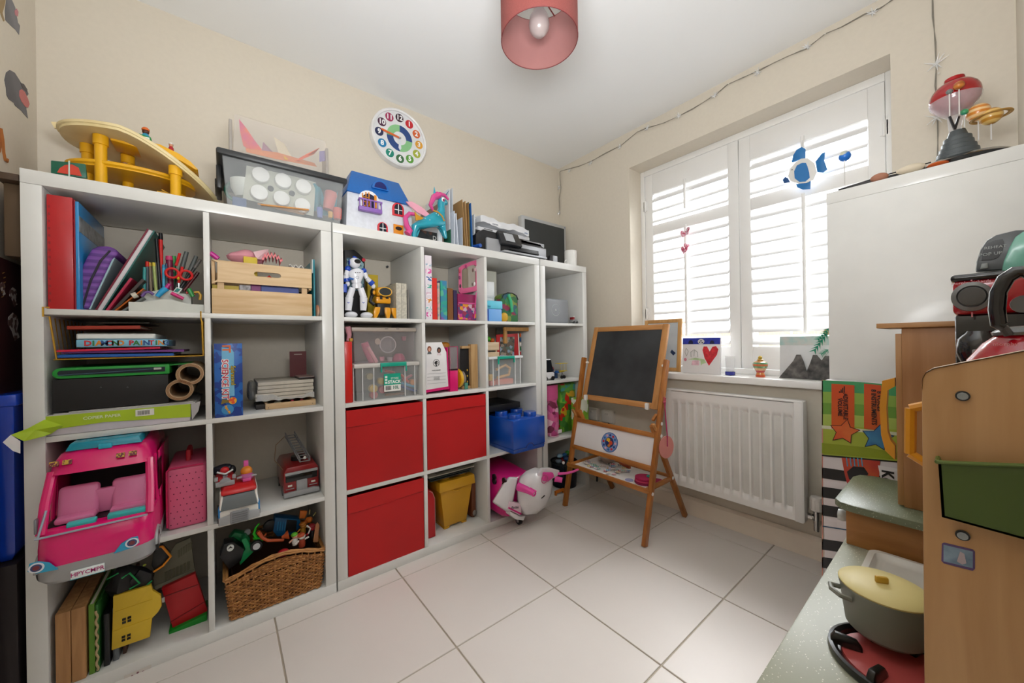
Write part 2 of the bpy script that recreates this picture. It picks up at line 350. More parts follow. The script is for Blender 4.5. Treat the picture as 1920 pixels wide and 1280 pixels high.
# ================================================================== ON TOP OF THE LEFT UNIT
YEL = mat('#f0b418', .35); CRE = mat('#f0dfae', .45, h2='#e4cf98')
g = T('toy_parking_garage', 'cream and yellow toy parking garage with a curving ramp, on top of the shelving', 'toy garage', (.22, .22, TOP))
def gz(x): return 1.668-(0 if x < .17 else min(1, ((x-.17)/.27))**1.35*.165)
def deck(cx, cy, rx, ry, zf, th, m=None, n=28):
    def fn(u, v):
        x = cx-rx*math.cos(math.pi*u); h_ = ry*max(.03, math.sin(math.pi*u))**.8; y = cy+(2*v-1)*h_
        return (x, y, zf(x))
    return (m or M()).sheet(fn, n, 8, (0, 0, -th))
deck(.215, .225, .190, .155, gz, .010).build('upper_deck', CRE, g, smooth=40)
rim = [(.215-.190*math.cos(math.pi*k/30), .225-.155*max(.03, math.sin(math.pi*k/30))**.8) for k in range(31)]
M().tube([(x, y+.003, gz(x)+.003) for x, y in rim], .007, 6).build('deck_rim', CRE, g)
deck(.19, .25, .155, .115, lambda x: 1.572, .012).build('middle_deck', YEL, g, smooth=40)
M().tube([(.19-.155*math.cos(math.pi*k/24), .25-.115*max(.03, math.sin(math.pi*k/24))**.8, 1.572) for k in range(25)], .008, 6).build('deck_rim', YEL, g)
for x, y in ((.122, .15), (.30, .115), (.165, .27), (.075, .25), (.30, .30)):
    z = gz(x)-.011
    M().lathe([(.014, TOP), (.0145, z-.03), (.018, z-.029), (.018, z)], (x, y, 0), 18).build('post', YEL, g)
M().box(.06, .36, .16, .36, TOP, TOP+.012).build('base', mat('#6a4a24', .5, kind='wood'), g, bevel=.003)
RY = .15
PX([(206, 248), (232, 250), (262, 262), (300, 270), (335, 287), (358, 303), (372, 318), (366, 318), (340, 302), (300, 288), (258, 276), (206, 262)], RY, .09).build('upper_ramp', YEL, g, bevel=.003)
for px_, py_ in ((215, 258), (300, 286), (350, 310)): q = F(px_, py_, RY+.04); M().cyl((q.x, RY+.04, gz(q.x)), (q.x, RY+.04, q.z+.004), .010, seg=14).build('post', YEL, g)
M().prism([F(x, y, .2) for x, y in ((95, 228), (102, 240), (150, 244), (165, 232))], .2, .206).build('canopy', CRE, g)
M().sheet(lambda u, v: (.255+.1*u, .22+.06*v, 1.545-.05*u), 4, 3, (0, 0, -.004)).build('slide', YEL, g)
for k in range(3): M().box(.245, .285, .20, .215, 1.50+.012*k, 1.506+.012*k).build('step', YEL, g)
p = F(118, 316, .03)
sg = T('toy_barn_door', 'green toy door frame with a red half-round panel at the left end of the top', 'toy part', (p.x, .04, TOP))
PX([(95, 300), (160, 307), (163, 334), (95, 326)], .045, .01).build('frame', mat('#0e5c45', .4), sg, bevel=.002)
PX([(107, 323), (112, 315), (122, 309), (135, 308), (147, 314), (153, 330)], .042, .003).build('red_panel', mat('#c8371e', .45), sg)
PX([(128, 301), (131, 301), (131, 330), (128, 330)], .0405, .003).build('mullion', mat('#b9cbc0', .5), sg)
p = F(262, 256, .2)
cr_ = T('toy_car', 'green and white toy car parked on the roof of the yellow garage', 'toy car', (p.x, .2, gz(p.x)+.02))
PX([(222, 249), (232, 244), (262, 250), (283, 257), (284, 266), (255, 264), (224, 256)], .155, .05).build('body', mat('#118a38', .35), cr_, bevel=.002)
PX([(236, 248), (280, 258), (281, 264), (237, 255)], .151, .003).build('stripe', mat('#e8efe8', .4), cr_)
for x in (236, 270): q = F(x, 262, .16); wheel(M(), (q.x, .16, q.z), .008, .012, 'y').build('wheel', BLK, cr_)
p = F(272, 263, .17); person_peg(p.x, .185, p.z-.002, .052, '#2b93b8', '#e06a1c', 'toy figure in blue with an orange cap on the roof of the yellow garage', skin='#5a2c1c')
p = F(320, 280, .17); person_peg(p.x, .185, p.z-.004, .034, '#b51422', '#e4e0dc', 'small red and white toy figure on the ramp of the yellow garage')
p = F(214, 250, .18); M().lathe([(.016, -.004), (.017, .008), (.010, .016), (.001, .017)], (p.x, .18, p.z)).build('ramp_dome', YEL, g)
p = F(235, 301, .22); person_peg(p.x, .22, 1.573, .04, '#7a3a22', '#c79a72', 'small brown toy figure sitting on the middle deck of the yellow garage')
# black-lidded storage box
b = T('storage_box', 'large clear storage box with a black lid, packed with craft supplies, on top', 'storage box', (.62, .19, TOP))
CL = clear('#e8eef0', .16)
def tubbox(t, x0, x1, y0, y1, z0, z1, m_, th=.002, tap=.012):
    A = M(); r = lambda i, z, k: [(x0+i+k, y0+i+k, z), (x1-i-k, y0+i+k, z), (x1-i-k, y1-i-k, z), (x0+i+k, y1-i-k, z)]
    A.loft([r(0, z1, 0), r(tap, z0, 0), r(tap, z0+th, th), r(0, z1, th)], caps=False)
    A.add(r(tap, z0, 0), [(0, 1, 2, 3)]); A.add(r(tap, z0+th, th), [(0, 1, 2, 3)]); return A.build('tub', m_, t, smooth=0)
tubbox(b, .425, .812, .012, .372, TOP, 1.635, CL)
M().box(.409, .826, .0, .386, 1.633, 1.656).build('lid', mat('#2b2d2f', .4), b, bevel=.008)
M().box(.44, .795, .03, .356, 1.656, 1.662).build('lid_panel', mat('#323436', .4), b, bevel=.004)
M().box(.408, .424, .10, .25, 1.55, 1.632).box(.404, .41, .11, .24, 1.56, 1.585).build('handle', BLK, b, bevel=.003)
M().box(.812, .826, .10, .25, 1.55, 1.632).build('handle', BLK, b, bevel=.003)
tr = T('paint_pot_tray', 'tray of six white-lidded paint pots inside the black-lidded box', 'paint pots', (.6, .03, TOP+.01))
PX([(463, 304), (592, 342), (588, 405), (455, 372)], .052, .003).build('tray', mat('#c9cabb', .4), tr)
for x, y in ((489, 328), (531, 339), (569, 350), (486, 361), (528, 372), (567, 385)):
    q = F(x, y, .035); M().cyl((q.x, .028, q.z), (q.x, .051, q.z), .0265, .028, 22).build('pot_lid', mat('#f3f3f0', .35), tr, bevel=.002)
for x, y in ((508, 352), (548, 361)): q = F(x, y, .04); M().cyl((q.x, .046, q.z), (q.x, .052, q.z), .010, seg=14).build('hole', DKG, tr)
q = F(442, 350, .08)
one(M().lathe([(.03, 0), (.045, .03), (.047, .06), (.044, .058), (.02, .01)], (q.x+.03, .10, 1.53)), 'bowl', mat('#e3e7e0', .4), 'white plastic bowl at the left inside the black-lidded box', 'bowl')
one(M().tor((.47, .2, 1.58), .035, .006, 'y'), 'ring', mat('#1f8d6d', .4), 'green plastic ring inside the black-lidded box', 'ring')
one(M().box(.452, .492, .03, .06, 1.468, 1.505), 'ink_cartridge', mat('#38568a', .4), 'small blue box in the lower left of the black-lidded box', 'box', bevel=.002)
one(M().sheet(lambda u, v: (.70+.10*u, .06+.05*v+.02*math.sin(9*u+3), 1.60-.07*v+.02*math.sin(7*u+5*v)+.01*math.sin(19*u)), 14, 10, (0, .002, .002)), 'cloth', mat('#2794a8', .8, bump=.3), 'crumpled teal cloth at the right inside the black-lidded box', 'cloth')
for i, (px_, py_, r_, h_, c_, l_) in enumerate(((615, 375, .024, .075, '#cf6f6c', 'pink tumbler tilted inside the black-lidded box'), (633, 400, .018, .045, '#d8503f', 'red cup at the right end of the black-lidded box'), (600, 398, .012, .04, '#6a78c4', 'lilac glue stick standing inside the black-lidded box'), (620, 402, .010, .024, '#dba53a', 'small yellow pot inside the black-lidded box'))):
    q = F(px_, py_, .05); one(M().at((q.x, .055, max(q.z-h_/2, 1.469)), (0, .18*(i == 0), 0)).lathe([(r_*.8, 0), (r_, h_*.9), (r_*.9, h_)], seg=16), 'tumbler' if i < 2 else 'pot', mat(c_, .35), l_, 'cup' if i < 2 else 'pot')
for k in range(4): one(M().cyl(F(483+2*k, 382+2*k, .05-.01*k)+Vector((0, -.012*0, .003*k)), F(570+3*k, 402-k, .05-.01*k)+Vector((0, 0, .004*k)), .0032, seg=8), 'paint_brush', mat('#c98f52', .5, kind='wood'), ('lowest wooden brush handle at the bottom of the black-lidded box', 'second wooden brush handle from below in the black-lidded box', 'third wooden brush handle from below in the black-lidded box', 'topmost wooden brush handle of the four in the black-lidded box')[k], 'paintbrush', 'brushes in the black-lidded box')
# clear craft case on the lid
b = T('craft_case', 'see-through plastic case of paper shapes lying on the black lid', 'case', (.62, .2, 1.662))
L0, L1 = F(437, 245, .1).x, F(612, 285, .1).x; zt = 1.835
def casering(z, k, y): return [(L0+k, y+k*.4, z), (L1-k, y+k*.4, z), (L1-k, .33-k*.4, z), (L0+k, .33-k*.4, z)]
M().loft([casering(1.6625, .012, .09), casering(1.70, .0, .09), casering(zt-.01, .004, .09), casering(zt, .012, .10)]).build('case', clear('#f4ece6', .2, .2), b, smooth=0)
M().box(L0-.012, L0-.002, .12, .2, 1.70, zt-.015).build('zip_end', mat('#a9a29a', .5), b, bevel=.003)
M().box(L1+.002, L1+.012, .12, .2, 1.69, zt-.02).build('zip_end', mat('#a9a29a', .5), b, bevel=.003)
def paper(name, pts, Y, c, label, cat='paper', k=.012, **kw):
    """a bent paper shape: pixel outline at plane Y, gently curved in depth"""
    A = [F(x, y, Y) for x, y in pts]; cx = sum(a.x for a in A)/len(A); n = len(A)
    V = [(a.x, Y+k*math.sin((a.x-cx)*60)+k*.4*math.sin(i*2.1), a.z) for i, a in enumerate(A)]; cz = sum(a.z for a in A)/n
    V2 = [(v[0], v[1]+.0012, v[2]) for v in V]
    m = M().add(V+[(cx, Y, cz)]+V2+[(cx, Y+.0012, cz)], [(i, (i+1) % n, n) for i in range(n)]+[(n+1+(i+1) % n, n+1+i, 2*n+1) for i in range(n)]+[(i, n+1+i, n+1+(i+1) % n, (i+1) % n) for i in range(n)])
    return one(m, name, mat(c, .7, **kw) if isinstance(c, str) else c, label, cat)
paper('paper_fan', [(448, 226), (462, 240), (478, 262), (492, 280), (470, 281), (456, 276), (450, 250)], .14, '#ee7a58', 'orange and pink paper fan standing in the clear case', h2='#c83f8e', scale=20)
paper('paper_strip', [(600, 276), (590, 286), (560, 304), (552, 302), (575, 288)], .13, '#e2684a', 'orange paper strip at the right of the clear case')
paper('paper_piece', [(492, 272), (512, 278), (530, 292), (505, 292), (490, 286)], .16, '#b08aa0', 'mauve crumpled paper in the clear case', k=.03)
paper('paper_piece', [(512, 262), (535, 264), (550, 296), (520, 290)], .17, '#e8dcc0', 'cream crumpled paper in the middle of the clear case', k=.03)
paper('paper_piece', [(460, 280), (520, 287), (590, 304), (596, 309), (520, 300), (462, 288)], .12, '#d98b62', 'peach paper scraps along the bottom of the clear case', k=.02)
paper('paper_piece', [(598, 285), (611, 280), (612, 300), (598, 305)], .13, '#8d86b8', 'lilac paper piece at the right end of the clear case')
paper('paper_piece', [(532, 293), (541, 296), (540, 300), (533, 299)], .115, '#e8b21e', 'small yellow paper piece in the clear case')
# wall clock
ck = T('wall_clock', 'round white learning clock with coloured number discs on the back wall', 'clock', (1.195, YB, 2.108))
R0 = .155
M().cyl((0, -.001, 0), (0, -.03, 0), R0-.012, seg=48).build('face', mat('#e6e7e8', .4), ck, world=False, smooth=30)
M().loft([[Vector(((R0+a)*math.cos(t*math.pi/24), y, (R0+a)*math.sin(t*math.pi/24))) for t in range(48)] for a, y in ((0, -.001), (0, -.038), (-.006, -.044), (-.013, -.040), (-.013, -.028))], caps=False).build('rim', mat('#f0f0f0', .3), ck, world=False)
cols = ['#c9232c', '#d6622c', '#e0a030', '#a8b23a', '#5a9b38', '#3f6e46', '#208a76', '#1d7fb2', '#232c52', '#4e2440', '#a8305a', '#3b2330']
for i in range(12):
    a = math.pi/2-(i+1)*math.pi/6; x, z = .112*math.cos(a), .112*math.sin(a)
    d = M().cyl((x, -.0302, z), (x, -.0312, z), .0225, seg=24).build('number_disc', mat(cols[i], .45), ck, world=False)
    n_ = text(str(i+1), .036, mat('#ffffff', .5), d, (x, -.0316, z), bold=.0012)
for s_, (a0, c_) in enumerate(((90, '#8cc68c'), (0, '#2c4a86'), (270, '#8cc68c'), (180, '#2c4a86'))):
    A = [(.072*math.cos(math.radians(a0+k*9)), .072*math.sin(math.radians(a0+k*9))) for k in range(11)]; B = [(.036*math.cos(math.radians(a0+k*9)), .036*math.sin(math.radians(a0+k*9))) for k in range(10, -1, -1)]
    M().prism(A+B, -.0308, -.0302).build('quarter_ring', mat(c_, .5), ck, world=False)
M().prism([(0, .005), (0, -.005), (-.095, .008), (-.108, .016), (-.095, .02)], -.0355, -.0345).build('minute_hand', mat('#d8622a', .4), ck, world=False)
M().prism([(-.003, 0), (.003, 0), (.007, -.055), (-.001, -.068), (-.009, -.055)], -.034, -.033).build('hour_hand', mat('#dfe4ea', .4), ck, world=False)
M().cyl((0, -.031, 0), (0, -.037, 0), .006).build('hub', GREY, ck, world=False)
# toy house with blue roof
hs = T('toy_house', 'white toy house with a blue roof, red windows and a purple balcony', 'toy house', (.99, .17, TOP)); Yh = .10
M().prism([F(651, 352, Yh), (F(648, 400, Yh).x, 0, TOP+.0005), (F(773, 420, Yh).x, 0, TOP+.0005), F(772, 382, Yh)], Yh, Yh+.15).build('wall', mat('#dfe3ea', .45, scale=60, bump=.25), hs, bevel=.003)
xa, xb = F(648, 380, Yh).x, F(771, 400, Yh).x
ra = [F(650, 356, Yh-.012), F(771, 385, Yh-.012), F(748, 343, Yh+.08), F(659, 319, Yh+.08)]
RB = mat('#1567b8', .4, scale=120, bump=.2)
V = ra+[Vector((ra[2].x, Yh+.16, ra[2].z-.002)), Vector((ra[3].x, Yh+.16, ra[3].z-.002)), Vector((ra[1].x, Yh+.165, ra[1].z)), Vector((ra[0].x, Yh+.165, ra[0].z))]
M().add(V, [(0, 1, 2, 3), (3, 2, 4, 5), (5, 4, 6, 7), (0, 3, 5, 7), (1, 6, 4, 2), (0, 7, 6, 1)]).build('roof', RB, hs, bevel=.004)
def arch(cx, cz, w, h): return [(cx-w, cz)]+[(cx-w*math.cos(math.pi*k/10), cz+h-w+w*math.sin(math.pi*k/10)) for k in range(11)]+[(cx+w, cz)]
q = F(713, 354, Yh+.02); dm = M().prism(arch(q.x, q.z-.004, .038, .040), Yh+.015, Yh+.07).build('dormer', RB, hs, bevel=.003)
M().prism(arch(q.x, q.z+.001, .028, .029), Yh+.0135, Yh+.016).build('opening', mat('#101c66', .4), dm)
q = F(691, 388, Yh); bay = M().prism(arch(q.x, q.z-.012, .046, .082), Yh-.012, Yh).build('bay', mat('#e8e9ee', .45), hs, bevel=.002)
M().prism(arch(q.x, q.z-.005, .031, .06), Yh-.0135, Yh-.0115).build('opening', mat('#14163c', .4), bay)
of = M()
for x0_, x1_, z0_, z1_ in ((-.031, -.027, 0, .055), (-.017, -.013, 0, .062), (-.004, 0, 0, .064), (-.031, 0, .018, .021), (-.031, 0, .038, .041), (-.031, 0, .0, .003), (.021, .031, 0, .057)): of.box(q.x+x0_, q.x+x1_, Yh-.0165, Yh-.0125, q.z-.004+z0_, q.z-.004+z1_)
of.build('french_window', mat('#e08c1a', .4), hs)
bl = M().box(q.x-.05, q.x+.05, Yh-.035, Yh-.012, q.z-.030, q.z-.012).build('balcony', mat('#8f66b8', .4), hs, bevel=.003)
bb = M().box(q.x-.05, q.x+.05, Yh-.036, Yh-.031, q.z+.016, q.z+.022)
for k in range(7): x = q.x-.047+k*.0155; bb.box(x-.002, x+.002, Yh-.035, Yh-.032, q.z-.012, q.z+.018)
for s_ in (-1, 1): bb.box(q.x+s_*.048-.002, q.x+s_*.048+.002, Yh-.035, Yh-.012, q.z+.014, q.z+.02)
bb.build('railing', mat('#8f66b8', .4), bl)
for px_, py_, s_ in ((746, 404, 1), (717, 437, .85)):
    q = F(px_, py_, Yh); w_ = .028*s_
    o = M().prism(arch(q.x, q.z-.004, w_, .062*s_), Yh-.007, Yh).build('window_surround', mat('#d42a36', .35), hs, bevel=.002)
    M().prism(arch(q.x, q.z+.004, w_*.66, .048*s_), Yh-.0085, Yh-.0065).build('glazing', mat('#1a2130', .2), o)
    M().box(q.x-.0015, q.x+.0015, Yh-.0098, Yh-.008, q.z+.004, q.z+.051*s_).box(q.x-w_*.66, q.x+w_*.66, Yh-.0098, Yh-.008, q.z+.022*s_, q.z+.025*s_).build('glazing_bar', mat('#eef0f2', .4), o)
q = F(747, 448, Yh); o = M().box(q.x-.024, q.x+.024, Yh-.006, Yh, TOP, q.z+.066).build('front_door', mat('#e08c1a', .4), hs, bevel=.002)
M().prism(oval(q.x, q.z+.048, .016, .009, 14), Yh-.0075, Yh-.0055).build('opening', mat('#2a1c18', .4), o)
# winged pony figure
pn = T('toy_pony', 'glossy teal winged toy pony with pink mane and tail', 'toy pony', (1.22, .06, TOP)); TE = mat('#1f9db4', .22, var=.03, coat=.4); PK = mat('#d8488f', .25, coat=.3); Yp = .055
P_ = lambda x, y, Y=Yp: F(x, y, Y)
def skin(parts, name, m_, parent, lv=2):
    """continuous body: chains of (point, radius) grown with a skin modifier"""
    me = bpy.data.meshes.new('s'); V = []; E_ = []; R_ = []; idx = {}
    for ch in parts:
        last = None
        for p, r in ch:
            k = tuple(round(c, 4) for c in p)
            if k not in idx: idx[k] = len(V); V.append(Vector(p)); R_.append(r)
            if last is not None and last != idx[k]: E_.append((last, idx[k]))
            last = idx[k]
    me.from_pydata(V, E_, []); o = bpy.data.objects.new('s', me); COL.objects.link(o)
    sm = o.modifiers.new('s', 'SKIN'); sm.use_smooth_shade = True
    for i, r in enumerate(R_):
        sv = me.skin_vertices[0].data[i]; sv.radius = (r, r); sv.use_root = (i == 0)
    ss = o.modifiers.new('u', 'SUBSURF'); ss.levels = lv; ss.render_levels = lv
    dg = bpy.context.evaluated_depsgraph_get(); dg.update(); m2 = bpy.data.meshes.new_from_object(o.evaluated_get(dg)); bpy.data.objects.remove(o)
    if parent is not None: m2.transform(wm(parent).inverted())
    m2.materials.clear(); m2.materials.append(m_); m2.name = name; n_ = bpy.data.objects.new(name, m2); COL.objects.link(n_); n_.parent = parent; m2.shade_smooth(); return n_
hip = P_(784, 412); ch_ = P_(824, 410)
skin([[(hip, .036), (P_(804, 413), .031), (ch_, .032), (P_(828, 398), .021), (P_(827, 388), .018), (P_(826, 375), .029), (P_(840, 382), .015)],
      [(hip, .036), (P_(777, 432), .013), (P_(776, 446), .010), (F(778, 447, Yp).lerp(H(778, 447, TOP), 0)+Vector((0, 0, -.012)), .010)],
      [(hip, .036), (hip+Vector((.012, .03, -.035)), .013), (hip+Vector((.0, .03, -.075)), .009)],
      [(ch_, .032), (P_(832, 430), .012), (P_(836, 448), .009)],
      [(ch_, .032), (ch_+Vector((.02, .03, -.035)), .011), (ch_+Vector((.045, .03, -.08)), .009)]], 'body', TE, pn)
M().tube([P_(822, 366), P_(813, 370), P_(807, 384), P_(812, 395)], .019, 10, .006).tube([P_(819, 368), P_(825, 364), P_(834, 366), P_(841, 374)], .014, 10, .005).build('mane', PK, pn)
M().tube([P_(778, 402), P_(768, 400), P_(760, 408), P_(762, 422), P_(768, 432), P_(764, 438)], .008, 10, .017).build('tail', PK, pn)
M().tube([P_(815, 364), P_(814, 350)], .007, 8, .001).build('ear', TE, pn)
M().tube([P_(836, 366), P_(842, 357)], .003, 8, .0008).build('horn', mat('#2a6a8a', .2), pn)
wg = [P_(810, 406, .045), P_(800, 407, .045), P_(782, 398, .05), P_(766, 384, .06), P_(761, 378, .06), P_(772, 378, .06), P_(790, 388, .05)]
M().add([(a.x, a.y-.002, a.z) for a in wg]+[(a.x, a.y+.004, a.z) for a in wg], [tuple(range(7)), tuple(range(13, 6, -1))]+[(i, i+7, (i+1) % 7+7, (i+1) % 7) for i in range(7)]).build('wing', mat('#e6a3b6', .25), pn)
PX([(778, 396), (782, 402), (795, 409), (788, 412), (780, 413)], .018, .006).build('saddle', mat('#c68d22', .35), pn)
M().tube([P_(812, 394, .02), P_(822, 398, .015), P_(829, 405, .02), P_(833, 414, .03)], .0035, 6).build('collar', mat('#c68d22', .35), pn)
M().sph(P_(831, 374, .028), (.009, .004, .011)).build('eye', mat('#f6f2f4', .2), pn); M().sph(P_(832, 375, .0245), (.005, .002, .007)).build('pupil', mat('#8e1445', .2), pn)
for a in ((797, 409), (806, 412), (818, 400), (822, 403)): M().sph(P_(*a, .022), .0025, 8, 5).build('bead', mat('#bfe6e2', .3), pn)
# dark book beneath the pony, white covers
q = F(790, 450, .12); one(M().box(F(784, 440, .12).x, F(822, 440, .12).x, .115, .13, TOP, TOP+.075), 'notebook', multi('dark_print', ['#232628', '#2b2e2c', '#1c1f22', '#57382c', '#2e6b48', '#2b2e30'], 60, .5), 'dark patterned notebook propped behind the pony legs', 'notebook')
text('DE', .03, mat('#d8d8d2', .6), bpy.data.objects['notebook'], (F(818, 448, .11).x, .1135, TOP+.045), world=True)
def panelq(px_list, Y, d, name, c, label, cat, bevel=.0, **k): return one(PX(px_list, Y, d), name, mat(c, .6, **k) if isinstance(c, str) else c, label, cat, bevel=bevel)
vbook(F(822, 440, .10).x, .022, TOP, .13, .10, .2, '#e4e5e6', 'white paperback just behind the pony chest on top')
# upright papers and folders: faces run back into the depth
def leaf(px_, pyt, th, Y0, Y1, c, name, label, cat='folder', lean=0, h=None, **k):
    a = F(px_, pyt, Y0); z = h or a.z
    m = M(); x = a.x; m.add([(x, Y0, TOP), (x+th, Y0, TOP), (x+th+lean, Y0, z), (x+lean, Y0, z), (x, Y1, TOP), (x+th, Y1, TOP), (x+th+lean, Y1, z), (x+lean, Y1, z)], [(0, 1, 2, 3), (7, 6, 5, 4), (0, 4, 5, 1), (3, 2, 6, 7), (0, 3, 7, 4), (1, 5, 6, 2)])
    return one(m, name, mat(c, .65, **k), label, cat, bevel=.0006, seg=1)
leaf(829, 372, .005, .10, .36, '#9a7d70', 'folder', 'mottled brown folder behind the pony head', h=1.705)
leaf(842, 353, .004, .09, .37, '#e4e6ea', 'paper_sheaf', 'tall white paper sheaf standing right of the pony', 'paper')
leaf(848, 352, .003, .10, .37, '#cfd4da', 'paper_sheaf', 'pale grey paper sheaf standing behind the tall white one', 'paper')
leaf(844, 385, .003, .075, .3, '#2d6f55', 'folder', 'narrow dark green folder right of the pony legs', h=1.56)
leaf(851, 385, .004, .08, .35, '#dfe5ee', 'paper_sheaf', 'pale blue-white curled papers before the brown wallet folder', 'paper', h=1.66)
leaf(858, 390, .005, .08, .35, '#d5dbe4', 'paper_sheaf', 'white papers leaning against the brown wallet folder', 'paper', lean=-.012, h=1.65)
leaf(866, 392, .003, .09, .33, '#c4ccd6', 'paper_sheaf', 'thin grey-blue papers right beside the brown wallet folder', 'paper', h=1.64)
for i, (x_, c_) in enumerate(((872, '#a5804f'), (875, '#b59263'), (878, '#9a7443'))):
    leaf(x_, 357+2*i, .004, .09, .385, c_, 'wallet_folder', ('front brown card wallet folder, the tallest of the three', 'middle brown card wallet folder of the three', 'rear brown card wallet folder beside the green one')[i], 'folder', lean=-.02+.01*i, h=1.735-.004*i)
leaf(881, 362, .003, .09, .36, '#2d5a3a', 'folder', 'dark green folder between the brown wallets and the blue folder', lean=-.01, h=1.73)
leaf(884, 367, .006, .085, .37, '#1d5a9c', 'folder', 'bright blue folder standing left of the printer', lean=-.008, h=1.725)
leaf(889, 393, .005, .085, .34, '#c9cdd0', 'paper_sheaf', 'grey-white papers standing between the blue folder and the printer', 'paper', h=1.67)
# printer
pr = T('printer', 'black and silver inkjet printer with a tilted control panel', 'printer', (1.73, .2, TOP)); SIL = mat('#a9abaf', .35, metal=.3); xa, xb = 1.487, 1.99
M().prism([(xa, TOP), (xb, TOP), (xb, TOP+.085), (xb-.03, TOP+.115), (xa+.05, TOP+.13), (xa, TOP+.10)], .07, .29).build('body', mat('#1b1c1f', .25), pr, bevel=.006)
M().box(xa+.06, xb, .055, .07, TOP+.01, TOP+.085).build('front_panel', SIL, pr, bevel=.003)
M().box(xa+.15, xb-.07, .048, .056, TOP+.022, TOP+.06).build('paper_slot', BLK, pr, bevel=.002)
M().box(xa+.14, xb-.04, .005, .06, TOP+.008, TOP+.018).build('output_tray', SIL, pr, bevel=.002)
M().box(xa+.19, xb-.10, .012, .05, TOP+.026, TOP+.033).build('tray_guide', BLK, pr, bevel=.002)
cp = M().at((1.70, .055, TOP+.095), (math.radians(-28), 0, 0)).box(-.075, .075, -.012, .012, -.045, .045).build('control_panel', mat('#2c2d30', .25), pr, bevel=.006)
M().at((1.695, .055, TOP+.097), (math.radians(-28), 0, 0)).box(-.035, .03, -.0145, -.0125, -.028, .028).build('display', mat('#b9bcc0', .2), cp)
M().box(xa+.01, xb-.01, .10, .28, TOP+.118, TOP+.132).build('lid', mat('#242528', .3), pr, bevel=.004)
M().box(1.80, xb+.0, .07, .10, TOP+.095, TOP+.118).build('trim_strip', SIL, pr, bevel=.004)
q = F(900, 455, .05); one(M().cyl((q.x, .045, TOP+.03), (q.x-.01, .12, TOP+.035), .010), 'cable_reel', mat('#1b4fa6', .4), 'blue cable plug beside the left end of the printer', 'plug')
# paper packs above the printer
p1 = T('paper_ream', 'white wrapped paper ream lying on the printer', 'paper ream', (1.72, .25, TOP+.13)); ZR = TOP+.132
M().box(1.56, 1.95, .16, .375, ZR, ZR+.045).build('wrapped_stack', mat('#dfe0e2', .5, var=.06, scale=40, bump=.3), p1, bevel=.008)
for k in range(4): M().box(1.60, 1.66, .1585, .16, ZR+.008+k*.008, ZR+.012+k*.008).build('print_line', DKG, p1)
p2 = T('photo_paper_pack', 'crinkled white plastic-wrapped pack on top of the ream over the printer', 'paper pack', (1.72, .25, ZR+.046))
M().sheet(lambda u, v: (1.565+.36*u, .14+.22*v, ZR+.098+.006*math.sin(11*u+4*v)+.003*math.sin(31*u+9*v)-.015*u), 26, 8, (0, 0, -.036)).build('wrapping', mat('#e6e7ea', .3, bump=.2), p2, smooth=50)
lb = M().prism(oval(1.665, ZR+.066, .042, .012, 20), .1375, .139).build('logo_badge', mat('#f0f0f2', .4), p2)
text('nyrex', .018, mat('#5a6478', .5), lb, (1.665, .1370, ZR+.065), world=True)
text('white', .013, mat('#5a78a0', .5), p2, (1.90, .138, ZR+.055), world=True)
one(M().sheet(lambda u, v: (1.50+.16*u, .19+.1*v, ZR+.10+.03*(1-u)*math.sin(3*u+2)+.008*math.sin(14*u)), 10, 5, (0, .001, -.003)), 'plastic_bag', mat('#e9ebee', .35), 'crumpled white plastic bag at the left end of the paper pack', 'bag')
# monitor
mo = T('monitor', 'flat computer monitor with a silver bezel and a dark screen', 'monitor', (2.10, .22, TOP)); Ym = .30
mxa, mxb = F(978, 402, Ym).x, F(1061, 412, Ym).x; mzt = F(978, 402, Ym).z; sk = lambda m: m
M().box(mxa, mxb, Ym, Ym+.04, TOP+.035, mzt).build('bezel', mat('#bdbfc0', .35, metal=.2), mo, bevel=.006)
M().box(mxa+.026, mxb-.022, Ym-.0015, Ym+.001, TOP+.06, mzt-.024).build('screen', mat('#34383a', .3, var=.15, scale=3), mo)
M().box((mxa+mxb)/2-.03, (mxa+mxb)/2+.03, Ym+.03, Ym+.06, TOP+.008, TOP+.1).box((mxa+mxb)/2-.12, (mxa+mxb)/2+.12, Ym-.05, Ym+.09, TOP, TOP+.01).build('stand', DKG, mo, bevel=.003)
M().box(mxb-.018, mxb-.010, Ym-.0015, Ym, mzt-.018, mzt-.010).build('power_light', mat('#7c7fa0', .3), mo)
k_ = T('tape_dispenser', 'small black and silver tape dispenser right of the printer', 'tape dispenser', (2.03, .06, TOP))
M().prism([(2.005, TOP), (2.075, TOP), (2.085, TOP+.03), (2.06, TOP+.055), (2.02, TOP+.05)], .05, .08).build('body', BLK, k_, bevel=.004)
M().box(2.04, 2.08, .045, .085, TOP+.008, TOP+.05).build('side_plate', SIL, k_, bevel=.004)
one(M().tube([(2.10+.02*math.cos(k*1.1), .09+.015*math.sin(k*1.7), TOP+.006+.004*k % .03) for k in range(12)], .003, 6), 'cable', BLK, 'tangled black cable under the monitor', 'cable')
cn = T('white_cup', 'plain white cylindrical cup at the right end on top', 'cup', (2.232, .07, TOP))
M().lathe([(.036, TOP), (.040, TOP+.004), (.0405, TOP+.108), (.0385, TOP+.110), (.037, TOP+.106), (.036, TOP+.012)], (2.232, .075, 0), 30).build('body', mat('#eeeeea', .35), cn)
M().tor((2.19, .075, TOP+.03), .014, .003, 'y', 16, 6).build('handle', mat('#eeeeea', .35), cn)
